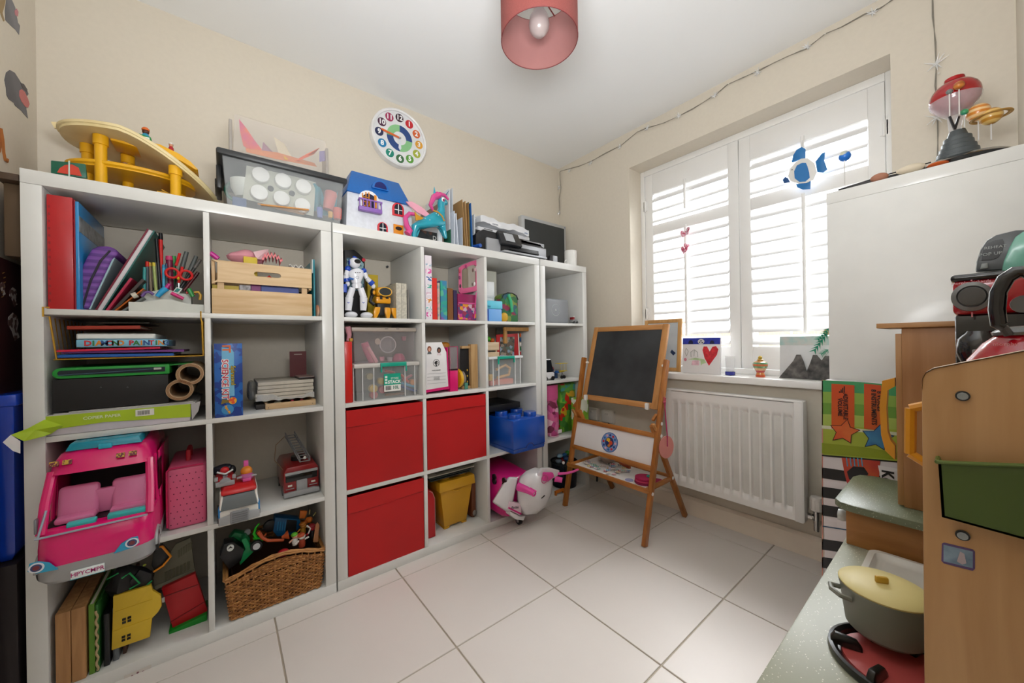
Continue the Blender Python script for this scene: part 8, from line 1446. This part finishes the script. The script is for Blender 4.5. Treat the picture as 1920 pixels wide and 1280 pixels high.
# ================================================================== TALL WHITE CABINET
cb = shelving(0, 1, 'tall white cabinet side-on at the right, carrying the solar system model')
cb['label'] = 'tall white shelving cabinet seen from its plain side at the right of the window'; cb['category'] = 'cabinet'
cb.name = 'tall_cabinet'
cb.matrix_basis = Matrix.Translation((2.02+.21, -1.27-DK/2, 0)) @ Matrix.Rotation(math.pi, 4, 'Z')
CT = 1.465
t = T('solar_system_model', 'motorised solar system model with a red sun on a ribbed grey cone', 'model', (2.19, -1.56, CT)); GB2 = mat('#15171a', .15, coat=.6); XP = 2.15
c0 = G(1795, 255, XP); cy = c0.y
M().lathe([(.085, CT+.001), (.108, CT+.010), (.112, CT+.018), (.095, CT+.030), (.05, CT+.042)], (XP+.01, cy-.01, 0), 40, sy=.95).build('base', GB2, t)
arm = [(2.05, -1.285), (2.06, -1.33), (2.09, -1.42), (2.12, -1.49)]
M().loft([[(x-w_, y, CT+.001), (x+w_, y, CT+.001), (x+w_, y, CT+.004+k*.0045), (x-w_, y, CT+.004+k*.0045)] for k, ((x, y), w_) in enumerate(zip(arm, (.004, .03, .045, .05)))]).build('orbit_arm', mat('#2b2a2c', .3), t, smooth=40)
M().lathe([(.048, CT+.036), (.047, CT+.048), (.043, CT+.050), (.042, CT+.062), (.038, CT+.064), (.037, CT+.076), (.033, CT+.078), (.032, CT+.090), (.029, CT+.092), (.028, CT+.104), (.022, CT+.106), (.016, CT+.125)], (XP, cy, 0), 30).build('ribbed_cone', mat('#4f5557', .4), t)
q = G(1790, 182, XP); M().sph(q, (.05, .052, .050), 30, 18).build('sun', mat('#a30d14', .1, coat=.6, var=.02), t, smooth=180); M().lathe([(.018, q.z+.044), (.022, q.z+.046), (.020, q.z+.056), (.002, q.z+.057)], (q.x, q.y, 0), 20).build('sun_cap', mat('#a30d14', .2), t)
M().lathe([(.012, CT+.12), (.016, q.z-.060), (.034, q.z-.044), (.049, q.z-.024), (.0535, q.z-.008)], (q.x, q.y, 0), 30, caps=False).build('sun_cup', clear('#e8e8ec', .35), t)
def planet(px_, py_, r, c, h2, nm, bx, by, kind='wavez', sc=22, X=XP, ring=False):
    q = G(px_, py_, X); o = M().sph(q, (r, r, r), 20, 12).build(nm, mat(c, .3, kind=kind, h2=h2, scale=sc, coat=.3), t, smooth=180); b_ = G(bx, by, X); M().cyl(q-Vector((0, 0, r*.9)), Vector((q.x, q.y, b_.z)), .0016, seg=6).build('rod', mat('#d8d6d2', .3), t)
    if ring: M().tor(q, r*1.55, .002, 'z', 30, 6).lathe([(r*1.3, q.z-.0008), (r*1.75, q.z-.0008), (r*1.75, q.z+.0008), (r*1.3, q.z+.0008)], (q.x, q.y, 0), 30, caps=False).build('planet_ring', mat('#c89a4a', .4), o)
planet(1798, 160, .0115, '#c87a2a', '#a85a1c', 'venus', 1799, 215, X=XP-.06); planet(1780, 172, .0070, '#7c8480', '#5c6460', 'mercury', 1780, 218, 'x', X=XP-.06)
planet(1834, 211, .0240, '#d8862c', '#f0c890', 'jupiter', 1831, 264); planet(1858, 218, .0225, '#c88a2a', '#e8c070', 'saturn', 1860, 262, ring=True); planet(1808, 210, .0085, '#1f6fa8', '#3a9a4a', 'earth', 1806, 240, 'x', X=XP-.03)
planet(1583, 290, .0125, '#e8dca0', '#3a8ac8', 'mars', 1586, 346, 'x', X=2.06); q = G(1584, 293, 2.064); M().sph(q, .0165).build('blue_planet', mat('#1f6fc8', .3), t)
for px_ in (1780, 1798): M().tube([G(1790, 238, XP-.06)+Vector((.02, 0, 0)), G(px_, 218, XP-.06)], .003, 6).build('arm', BLK, t)
q = G(1758, 310, 2.05); M().sph((q.x, q.y, CT+.010), (.02, .022, .006)).build('orange_mark', mat('#c85a1c', .4), t)
M().tube([(2.03, -1.30, CT+.004), (2.05, -1.40, CT+.018), (2.09, -1.50, CT+.034)], .002, 6).build('arm_edge', BLK, t)
q = G(1648, 328, 2.035); one(blob((2.035, q.y, CT+.012), (.014, .020, .0115), .15, 3), 'sea_shell', mat('#a8745c', .7), 'brown sea shell on top of the tall white cabinet', 'shell')
q = G(1706, 315, 2.035); one(blob((2.035, q.y, CT+.012), (.014, .024, .0115), .25, 7), 'sea_shell', mat('#d8ccb4', .6), 'cream sea shell beside the brown one on the tall cabinet', 'shell')
# ================================================================== KEYBOARD MAT CARTON
t = T('play_mat_carton', 'tall keyboard play mat carton with stars and black stripes against the cabinet side', 'box', (1.97, -1.46, 0)); XB = 1.935; yb0, yb1 = -1.268, -1.655; zt_ = .838
M().box(XB, 2.015, yb1, yb0, .0005, zt_).build('carton', mat('#d9d4d6', .4, var=.01), t, bevel=.001)
def cp_(pts, c, nm, o=.0008, par=None, **k): return PXX(pts, XB-o, .0009, M()).build(nm, mat(c, .4, **k), par or t)
cp_([(1541, 712), (1760, 728), (1760, 872), (1541, 852)], '#a4b43c', 'green_panel')
for k, c_ in enumerate(('#3f9a62', '#8ab04a', '#6a9a3a', '#a8c05a')): 
    y0_ = 713+k*21; cp_([(1541, y0_), (1600, y0_+2), (1700, y0_+10), (1700, y0_+31), (1600, y0_+23), (1541, y0_+21)], c_, 'green_stripe', .0012)
cp_([(1541, 797), (1700, 812), (1700, 818), (1541, 803)], '#d8dcc0', 'pale_line', .0016)
cp_([(1541, 830), (1620, 838), (1690, 850), (1690, 862), (1541, 850)], '#8a9a1c', 'olive_band', .0016)
for x0_, w2 in ((1559, 43), (1620, 32)): o = cp_([(x0_, 719), (x0_+w2, 722), (x0_+w2, 808), (x0_, 803)], '#c8321c', 'red_panel', .0020, h2='#d8841c', scale=3)
def star5(cx_, cy_, r, c, edge):
    P = lambda q_: [(cx_+r*q_*(1 if k % 2 == 0 else .52)*math.sin(k*math.pi/5+.2)*1.05, cy_-r*q_*(1 if k % 2 == 0 else .52)*math.cos(k*math.pi/5+.2)*.85) for k in range(10)]
    o = cp_(P(1.08), edge, 'star_outline', .0026); cp_(P(.98), c, 'star', .0032, o, h2='#e07a3a' if c[1] == 'd' else '#4a9ac0', scale=10)
star5(1583, 809, 27, '#d0401c', '#3a1410'); star5(1645, 820, 29, '#1f4a90', '#0f1c3c')
RTX = Matrix(((0, 0, -1), (0, 1, 0), (1, 0, 0)))
def vtext(s_, px_, py_, size, c, bold=0, par=t, X=XB-.0040):
    q = G(px_, py_, X); R_ = Matrix(((0, 0, -1), (-1, 0, 0), (0, 1, 0)))      # text x -> -y, up -> z, facing -x
    R2_ = R_ @ Matrix.Rotation(-math.pi/2, 3, 'Z'); return text(s_, size, mat(c, .5), par, tuple(q), rot=R2_, world=True, bold=bold, depth=.0003)
vtext('ADJUSTABLE', 1585, 762, .0145, '#3a100c', .0004); vtext('VOLUME', 1574.5, 763, .0145, '#3a100c', .0004); vtext('8 INSTRUMENTS', 1638, 763, .0145, '#241410', .0004); vtext('8 VOICES', 1649, 752, .0145, '#241410', .0004)
for k in range(4): cp_([(1572+3*k+1, 736), (1574+3*k+1, 736), (1574+3*k+1, 733-3*k), (1572+3*k+1, 733-3*k)], '#2a120c', 'volume_bar', .0030)
cp_([(1541, 852), (1700, 866), (1700, 868.5), (1541, 855)], '#101012', 'edge_line', .0018)
q0 = [876+k*34.5 for k in range(7)]
for y_ in (876, 912, 946, 1010, 1044): cp_([(1541, y_), (1700, y_+23), (1700, y_+43), (1541, y_+20)], '#0d0d10', 'black_stripe', .0012)
cp_([(1541, 985), (1600, 994), (1600, 996), (1541, 987)], '#1c4a6a', 'blue_line', .0012)
cp_([(1578, 858), (1650, 864), (1648, 900), (1590, 912), (1584, 890)], '#b01c30', 'curtain_picture', .0020, h2='#c85a20', scale=12)
for k in range(5): cp_([(1586+k*7, 858), (1588+k*7, 858), (1590+k*7, 874), (1588+k*7, 874)], '#4a9ac0', 'curtain_line', .0026)
cp_([(1588, 884), (1600, 874), (1620, 876), (1628, 888), (1622, 900), (1600, 902), (1592, 898)], '#0e1016', 'hair_picture', .0030)
cp_([(1646, 872), (1690, 880), (1690, 908), (1652, 900)], '#e4e2e2', 'name_card', .0026); vtext('Keyboard', 1664, 925, .034, '#141416', .0012)
cp_([(1541, 712), (1543, 712), (1543, 1090), (1541, 1090)], '#c88a7c', 'carton_edge', .0012)
# ================================================================== PLAY KITCHEN
KW = mat('#b98c5c', .45, kind='woodz', h2='#a37547', scale=9); KWX = mat('#b98c5c', .45, kind='woody', h2='#a37547', scale=9); KEDGE = mat('#cdb492', .5)
CTM = mat('#e0e0d0', .35, kind='speck', h2='#a2a48f', scale=190)
kt = T('play_kitchen', 'wooden play kitchen with a speckled green worktop and yellow handles', 'play kitchen', (1.4, -1.53, 0)); CZ_ = .50; KF, KB = -1.390, -1.665
M().box(.955, 1.925, KB, KF+.012, CZ_-.022, CZ_).build('worktop', CTM, kt, bevel=.003)
for x_ in (.965, 1.44, 1.90): M().box(x_, x_+.015, KB, KF-.012, .0005, CZ_-.022).build('side_panel', KW, kt, bevel=.001)
M().box(.98, 1.90, KB, KB+.012, .03, CZ_-.022).box(.98, 1.90, KB, KF-.012, .02, .035).build('carcass', KW, kt, bevel=.001)
YH = mat('#d9941c', .35, coat=.2)
for x0_, x1_ in ((.985, 1.205), (1.21, 1.438), (1.46, 1.675), (1.68, 1.897)):
    dr = M().box(x0_, x1_, KF-.012, KF, .04, CZ_-.028).build('door', KWX, kt, bevel=.002); xm = (x0_+x1_)/2; M().tube([(xm-.04, KF, .40), (xm-.04, KF+.025, .40), (xm+.04, KF+.025, .40), (xm+.04, KF, .40)], .006, 8).build('handle', YH, dr)
# near end panel with sloping rounded top
ZE = [(-1.538, .925), (-1.5385, .936), (-1.541, .942), (-1.546, .9465), (-1.60, .965), (-1.665, .985)]
pe = [(-1.536, CZ_+.0005)]+ZE+[(-1.665, CZ_+.0005)]; n = len(pe)
M().add([(.985, y, z) for y, z in pe]+[(1.0, y, z) for y, z in pe], [tuple(range(n)), tuple(range(2*n-1, n-1, -1))]+[(i, i+n, (i+1) % n+n, (i+1) % n) for i in range(n)]).build('end_panel', mat('#c29868', .4, kind='woodz', h2='#ad8050', scale=8), kt, bevel=.0012)
m = M(); n = len(ZE)
for i in range(n-1): (y0_, z0_), (y1_, z1_) = ZE[i], ZE[i+1]; m.add([(.9835, y0_, z0_+.0006), (.9995, y0_, z0_+.0006), (.9995, y1_, z1_+.0006), (.9835, y1_, z1_+.0006)], [(0, 1, 2, 3)]).add([(.9835, y0_, z0_+.0001), (.9995, y0_, z0_+.0001), (.9995, y1_, z1_+.0001), (.9835, y1_, z1_+.0001)], [(3, 2, 1, 0)])
m.build('panel_edging', KEDGE, kt)
for py_ in (742, 1003): q = G(1805, py_, .984); M().cyl((.9845, q.y, q.z), (.9825, q.y, q.z), .0048, seg=20).build('screw_washer', mat('#3c3c3c', .4, metal=.6), kt); s_ = M().cyl((.983, q.y, q.z), (.9812, q.y, q.z), .0036, seg=18).build('screw', mat('#9fa6ac', .2, metal=1), kt)
M().box(1.0, 1.60, KB, KB+.008, CZ_+.0005, .92).build('back_panel', KW, kt); M().box(1.0, 1.60, KB, -1.548, .905, .92).build('hutch_shelf', KWX, kt, bevel=.001); M().box(1.0, 1.60, KB+.008, -1.55, .70, .712).build('hutch_shelf', KWX, kt, bevel=.001)
for x0_, x1_ in ((1.012, 1.29), (1.30, 1.585)):
    d_ = M().box(x0_, x1_, -1.552, -1.5425, .715, .903).build('door', KWX, kt, bevel=.001)
    if x0_ < 1.2: xh = 1.075
    else: xh = 1.50
    zA, zB = G(1705, 762, 1.075).z, G(1705, 862, 1.075).z
    hp = M()
    for A_, B_ in (((-1.5425, zA+.006), (-1.5235, zA-.002)), ((-1.5235, zA-.002), (-1.5225, zB+.008)), ((-1.5225, zB+.008), (-1.5425, zB-.006))): hp.add([(xh+s2*.007, a_, b_) for s2 in (-1, 1) for a_, b_ in (A_, B_)]+[(xh+s2*.007, a_-.0*0+(0), b_) for s2 in (-1, 1) for a_, b_ in (A_, B_)], [(0, 1, 3, 2)]) if False else hp.tube([(xh, A_[0], A_[1]), (xh, B_[0], B_[1])], .0052, 8)
    hp.build('handle', YH, d_)
# far column
q1 = -1.437
M().box(1.600, 1.80, KB, -1.474, .6005, .998).build('cupboard', mat('#b08052', .45, kind='woodz', h2='#9c6c40', scale=9), kt, bevel=.001); M().box(1.590, 1.82, KB, -1.4355, .998, 1.009).build('top_board', KWX, kt, bevel=.0012)
zA, zB = G(1650, 712, 1.60).z, G(1650, 858, 1.60).z; d_ = M().box(1.602, 1.79, -1.474, -1.464, .603, .985).build('door', KW, kt, bevel=.001)
hp = [G(1678, 708, 1.60), G(1654, 714, 1.60), G(1649, 760, 1.60), G(1652, 815, 1.60), G(1660, 845, 1.60), G(1678, 862, 1.60)]
hi = [G(1678, 724, 1.60), G(1664, 732, 1.60), G(1662, 765, 1.60), G(1664, 808, 1.60), G(1670, 826, 1.60), G(1678, 836, 1.60)]
def band(A, B, x0, x1, nm, mm, par):
    m = M(); n = len(A)
    for i in range(n-1):
        q_ = [A[i], A[i+1], B[i+1], B[i]]; m.add([(x0, p.y, p.z) for p in q_]+[(x1, p.y, p.z) for p in q_], [(0, 1, 2, 3), (7, 6, 5, 4), (0, 4, 5, 1), (2, 6, 7, 3), (1, 5, 6, 2), (3, 7, 4, 0)])
    return m.build(nm, mm, par, smooth=0)
band(hp, hi, 1.600, 1.624, 'handle', YH, d_)
# raised shelf, its fascia, knobs
RSZ = .60; outl = [(1.525, KB), (1.525, -1.40), (1.532, -1.378), (1.550, -1.366), (1.76, -1.366), (1.79, -1.375), (1.805, -1.40), (1.805, KB)]; n = len(outl)
CT2 = mat('#c4c8b0', .35, kind='speck', h2='#6e755c', scale=230)
M().add([(x, y, RSZ-.016) for x, y in outl]+[(x, y, RSZ) for x, y in outl], [tuple(range(n)), tuple(range(2*n-1, n-1, -1))]+[(i, i+n, (i+1) % n+n, (i+1) % n) for i in range(n)]).build('raised_shelf', CT2, kt, bevel=.002)
M().box(1.55, 1.79, KB, -1.385, CZ_+.0005, RSZ-.0165).build('fascia_box', mat('#b07a42', .45, kind='woody', h2='#99642f', scale=9), kt, bevel=.001)
KM = mat('#b9bbb9', .3, metal=.3)
for x_ in (1.60, 1.68, 1.75): M().at((x_, -1.385, .545), (-math.pi/2, 0, 0)).lathe([(.012, .001), (.013, .004), (.011, .006), (.014, .014), (.013, .022), (.002, .024)], seg=20).build('knob', KM, kt)
M().tube([(1.62, -1.60, CZ_), (1.60, -1.59, .55), (1.57, -1.56, .575), (1.53, -1.535, .572), (1.515, -1.525, .55)], .010, 10, .008).build('tap', KM, kt)
# sink
def rrect(x0, x1, y0, y1, r, z, n=6):
    P = []
    for cx_, cy_, a0 in ((x1-r, y1-r, 0), (x0+r, y1-r, 90), (x0+r, y0+r, 180), (x1-r, y0+r, 270)):
        for k in range(n): a_ = math.radians(a0+90*k/(n-1)); P.append((cx_+r*math.cos(a_), cy_+r*math.sin(a_), z))
    return P
sx0, sx1, sy0, sy1 = 1.300, 1.542, -1.640, -1.424
sk_ = T('play_sink', 'off-white plastic sink basin set in the play kitchen worktop', 'sink', (1.43, -1.53, CZ_))
M().loft([rrect(sx0, sx1, sy0, sy1, .02, CZ_+.0005), rrect(sx0+.002, sx1-.002, sy0+.002, sy1-.002, .02, CZ_+.012), rrect(sx0+.012, sx1-.012, sy0+.012, sy1-.012, .018, CZ_+.013), rrect(sx0+.016, sx1-.016, sy0+.016, sy1-.016, .018, CZ_+.006), rrect(sx0+.024, sx1-.024, sy0+.024, sy1-.024, .015, CZ_+.0016)]).build('basin', mat('#dad7cd', .35), sk_)
# hob
HX, HY, HR = 1.175, -1.500, .077; HB = mat('#121212', .28, coat=.3); t = T('toy_hob', 'black toy hob ring with a pinkish red burner on the play kitchen worktop', 'toy hob', (HX, HY, CZ_))
M().lathe([(HR*.98, CZ_+.0005), (HR, CZ_+.004), (HR*.985, CZ_+.011), (HR*.93, CZ_+.0125), (HR*.86, CZ_+.009), (HR*.84, CZ_+.002)], (HX, HY, 0), 44).build('hob_ring', HB, t)
M().lathe([(HR*.80, CZ_+.0025), (HR*.79, CZ_+.006), (HR*.5, CZ_+.009), (HR*.3, CZ_+.009), (.002, CZ_+.008)], (HX, HY, 0), 40).build('burner', mat('#b8504c', .4, var=.04), t)
for k in range(6):
    a_ = math.radians(44+60*k); u = Vector((math.cos(a_), math.sin(a_), 0)); v = Vector((-u.y, u.x, 0)); m = M()
    m.loft([[Vector((HX, HY, 0))+u*r_*HR+v*w_+Vector((0, 0, z_)) for w_, z_ in ((-.0055, CZ_+.008), (.0055, CZ_+.008), (.004, CZ_+zt), (-.004, CZ_+zt))] for r_, zt in ((.95, .017), (.88, .0245), (.56, .0225), (.48, .014))]).build('prong', HB, t, bevel=.0015)
# pot
PX_, PY_, PZ, PR = 1.212, -1.483, CZ_+.0252, .053; t = T('toy_pot', 'grey toy cooking pot with a pale yellow lid on the hob', 'pot', (PX_, PY_, PZ)); PG = mat('#7f8176', .4, var=.03)
M().lathe([(PR*.74, PZ), (PR*.85, PZ+.006), (PR*.97, PZ+.060), (PR*.99, PZ+.064), (PR*.99, PZ+.067), (PR*.92, PZ+.067), (PR*.80, PZ+.010), (.002, PZ+.008)], (PX_, PY_, 0), 44).build('pan', PG, t)
ld_ = M().lathe([(PR*.985, PZ+.0672), (PR, PZ+.0695), (PR*.97, PZ+.071), (PR*.55, PZ+.0755), (.002, PZ+.077)], (PX_, PY_, 0), 44).build('lid', mat('#d8c884', .45, var=.03), t)
M().at((PX_-.003, PY_+.002, PZ+.0755), (0, 0, math.radians(30))).box(-.003, .0035, -.008, .008, 0, .011).build('lid_knob', mat('#c9a23a', .35), ld_, bevel=.0025)
for a_ in (125, -55):
    u = Vector((math.cos(math.radians(a_)), math.sin(math.radians(a_)), 0)); v = Vector((-u.y, u.x, 0)); c_ = Vector((PX_, PY_, PZ+.052)); M().tube([c_+u*PR*.93+v*.016, c_+u*(PR+.009)+v*.014+Vector((0, 0, .003)), c_+u*(PR+.014)+Vector((0, 0, .004)), c_+u*(PR+.009)-v*.014+Vector((0, 0, .003)), c_+u*PR*.93-v*.016], .0038, 8).build('handle', PG, t)
# green pocket on the end panel
t = T('green_pocket_holder', 'dark olive plastic pocket holder hooked on the kitchen end panel', 'holder', (.96, -1.60, .8)); GP = mat('#43551f', .35, var=.02); XG = .966
P0 = [G(x, y, XG) for x, y in ((1759, 868), (1766, 969), (1930, 1014), (1990, 1030), (1990, 890), (1930, 874), (1850, 871))]
n = len(P0); m = M()
m.add([tuple(p) for p in P0]+[(p.x+.0022, p.y, p.z) for p in P0], [tuple(range(n)), tuple(range(2*n-1, n-1, -1))]+[(i, i+n, (i+1) % n+n, (i+1) % n) for i in range(n)])
m.add([(XG, P0[0].y, P0[0].z), (.984, P0[0].y+.0, P0[0].z+.001), (.984, P0[1].y, P0[1].z+.002), (XG, P0[1].y, P0[1].z), (XG, P0[0].y-.002, P0[0].z), (.984, P0[0].y-.002, P0[0].z), (.984, P0[1].y-.002, P0[1].z), (XG, P0[1].y-.002, P0[1].z)], [(0, 1, 2, 3), (7, 6, 5, 4), (0, 4, 5, 1), (1, 5, 6, 2), (2, 6, 7, 3), (3, 7, 4, 0)])
m.add([(XG, P0[1].y, P0[1].z), (.984, P0[1].y, P0[1].z), (.984, P0[3].y, P0[3].z), (XG, P0[3].y, P0[3].z), (XG, P0[1].y, P0[1].z+.002), (.984, P0[1].y, P0[1].z+.002), (.984, P0[3].y, P0[3].z+.002), (XG, P0[3].y, P0[3].z+.002)], [(0, 1, 2, 3), (7, 6, 5, 4), (0, 4, 5, 1), (1, 5, 6, 2), (2, 6, 7, 3), (3, 7, 4, 0)])
m.build('pocket', GP, t)
M().tube([G(1757, 866, XG-.001), G(1800, 868, XG-.0015), G(1850, 870, XG-.0015), G(1930, 873, XG-.001), G(1990, 880, XG)], .0018, 8).tube([G(1757, 866, XG-.001), (.983, G(1757, 866, XG).y, G(1757, 866, XG).z+.001)], .0018, 8).build('rim', mat('#56692a', .35), t)
# small plain sticker
t = T('panel_sticker', 'small rectangular pale blue sticker with a purple border on the end panel', 'sticker', tuple(G(1796, 1044, .984)))
def rot_rect(pts, o, c, nm, **k): return PXX(pts, .985-o, .0006).build(nm, mat(c, .35, **k), t)
rot_rect([(1766, 1019), (1770, 1017), (1824, 1030), (1828, 1034), (1828, 1066), (1824, 1070), (1770, 1056), (1765, 1051)], .0006, '#5a4470', 'border'); rot_rect([(1769, 1021), (1824, 1034), (1824, 1065), (1769, 1052)], .0011, '#8fa4b4', 'print', h2='#5f7488', scale=60)
rot_rect([(1800, 1034), (1808, 1038), (1812, 1056), (1804, 1058), (1794, 1052)], .0016, '#b0a0a4', 'pale_shape')
# ================================================================== APPLIANCES ON THE KITCHEN
RDA = mat('#a80818', .18, var=.02, coat=.5); BKA = mat('#0f0f11', .15, coat=.5); HZ = .9205
t = T('toy_coffee_machine', 'red and black toy coffee machine with a grey dial on top of the play kitchen', 'toy coffee machine', (1.46, -1.6, HZ)); XA = 1.40; ya = G(1786, 580, XA).y; zt_ = G(1790, 520, XA).z; zm_ = G(1790, 590, XA).z
M().box(XA, 1.53, -1.664, ya, zm_, zt_-.006).build('head', RDA, t, bevel=.008, seg=3); M().box(XA-.003, 1.535, -1.664, ya+.002, zt_-.008, zt_+.004).build('top_cap', BKA, t, bevel=.005, seg=3)
M().box(XA+.01, 1.53, -1.664, ya-.002, HZ+.001, zm_).build('body', BKA, t, bevel=.004); M().box(XA-.012, XA+.02, -1.664, ya, HZ+.001, HZ+.012).build('foot', BKA, t, bevel=.003)
q = G(1822, 556, XA); M().at((XA, q.y, q.z), (0, -math.pi/2, 0)).lathe([(.0245, 0), (.024, .006), (.018, .008), (.016, .004), (.002, .004)], seg=30, sy=.92).build('dial', mat('#77797a', .3, metal=.4), t)
M().cyl((XA-.009, q.y+.0, q.z+.0), (XA-.0035, q.y, q.z), .0145, seg=26).build('dial_centre', mat('#565553', .3, metal=.4), t)
for k, a_ in enumerate((90, 38, -35, -90)): c_ = Vector((XA-.0008, q.y-.034*math.cos(math.radians(a_)), q.z+.030*math.sin(math.radians(a_)))); M().at(c_, (math.radians(-(a_)), 0, 0)).box(-.0006, .0006, -.004, .004, -.0009, .0009).build('dial_mark', mat('#d88a94', .4), t)
R_ = Matrix(((0, 0, -1), (-1, 0, 0), (0, 1, 0))); qq = G(1820, 529, XA-.0008); text('morphy richards', .0062, mat('#dca0a8', .4), t, (XA-.0008, qq.y, qq.z), rot=R_, world=True, depth=.0002)
q = G(1815, 640, XA); M().lathe([(.020, HZ+.012), (.026, HZ+.03), (.024, HZ+.052), (.016, HZ+.062), (.014, HZ+.066)], (XA+.0, q.y-.012, 0), 24).build('jug', BKA, t); M().box(XA-.030, XA-.022, q.y-.02, q.y-.004, HZ+.018, HZ+.036).build('jug_label', mat('#8d8f8f', .3), t, bevel=.002); M().tube([(XA-.01, q.y-.030, HZ+.055), (XA-.01, q.y-.050, HZ+.045), (XA-.01, q.y-.048, HZ+.015)], .004, 8).build('jug_handle', BKA, t)
# toaster
t = T('toy_toaster', 'mint green toy toaster with a dark grey control end on the coffee machine', 'toy toaster', (1.47, -1.64, zt_)); XT = 1.415; TZ0 = zt_+.0045
P = [G(x, y, XT) for x, y in ((1829, 508), (1831, 490), (1838, 468), (1850, 450), (1868, 440), (1905, 431), (1935, 430), (1950, 440), (1950, 508))]; P = [Vector((XT, p.y, max(p.z, TZ0))) for p in P]
P = [Vector((XT, max(p.y, -1.668), p.z)) for p in P]
def exx(P, x0, x1, nm, mm, par, bevel=0): n = len(P); return M().add([(x0, p.y, p.z) for p in P]+[(x1, p.y, p.z) for p in P], [tuple(range(n)), tuple(range(2*n-1, n-1, -1))]+[(i, i+n, (i+1) % n+n, (i+1) % n) for i in range(n)]).build(nm, mm, par, bevel=bevel)
cP = sum(P, Vector())/len(P)
exx(P, XT, XT+.030, 'control_end', mat('#4d5153', .35), t, .003)
mint = [G(x, y, XT-.001) for x, y in ((1878, 508), (1882, 490), (1892, 465), (1903, 445), (1918, 434), (1950, 434), (1950, 508))]; mint = [Vector((0, max(p.y, -1.668), max(p.z, TZ0))) for p in mint]; exx(mint, XT-.004, XT+.11, 'shell', mat('#6fae9c', .3, coat=.3), t, .002)
dk = [G(x, y, XT-.001) for x, y in ((1840, 488), (1843, 470), (1852, 456), (1866, 450), (1880, 448), (1883, 455), (1880, 468), (1872, 482), (1860, 487))]; exx(dk, XT-.002, XT+.004, 'control_panel', mat('#191b1c', .3), t)
text('POP UP', .0070, mat('#9aa09e', .4), t, tuple(G(1857, 476, XT-.003)), rot=R_, world=True, depth=.0002); text('REHEAT', .0062, mat('#9aa09e', .4), t, tuple(G(1866, 463, XT-.003)), rot=R_, world=True, depth=.0002)
lv = [G(x, y, XT-.001) for x, y in ((1838, 505), (1840, 495), (1852, 493), (1853, 503))]; exx(lv, XT-.006, XT+.002, 'lever', mat('#7f8482', .35), t, .001)
# kettle
XK = 1.17; t = T('toy_kettle', 'red toy kettle with a big black handle in front of the coffee machine', 'toy kettle', (XK, -1.62, HZ)); kc = -1.612; KR_ = .050
M().lathe([(KR_, HZ+.001), (KR_+.001, HZ+.010), (KR_-.004, HZ+.028), (KR_-.016, HZ+.048), (KR_-.028, HZ+.060), (.012, HZ+.064)], (XK, kc, 0), 40).build('body', RDA, t); M().lathe([(.026, HZ+.0585), (.027, HZ+.062), (.020, HZ+.068), (.002, HZ+.070)], (XK, kc, 0), 30).build('lid', mat('#7b7d7e', .25, metal=.5), t)
M().tor((XK, kc, HZ+.006), KR_+.001, .002, 'z', 40, 6).build('base_trim', mat('#b9babc', .2, metal=.6), t)
hp = [G(x, y, XK-.03) for x, y in ((1885, 612), (1873, 608), (1869, 580), (1872, 548), (1886, 522), (1905, 510), (1925, 508), (1945, 520), (1957, 548), (1958, 590), (1950, 618))]
M().tube(hp, .0065, 12, .0078).build('handle', BKA, t); q = G(1920, 570, XK-.02); M().cyl((q.x, q.y, q.z), (q.x-.006, q.y, q.z), .010, seg=20).build('lid_knob', mat('#6c6d6e', .3, metal=.4), t)
M().tube([G(1880, 612, XK-.03), G(1892, 628, XK-.028)], .004, 8).build('handle_stem', mat('#4a4a4c', .3), t); text('morphy', .0055, mat('#d89aa0', .4), t, tuple(G(1885, 645, XK-.052)), rot=R_, world=True, depth=.0002)
bpy.context.view_layer.update()
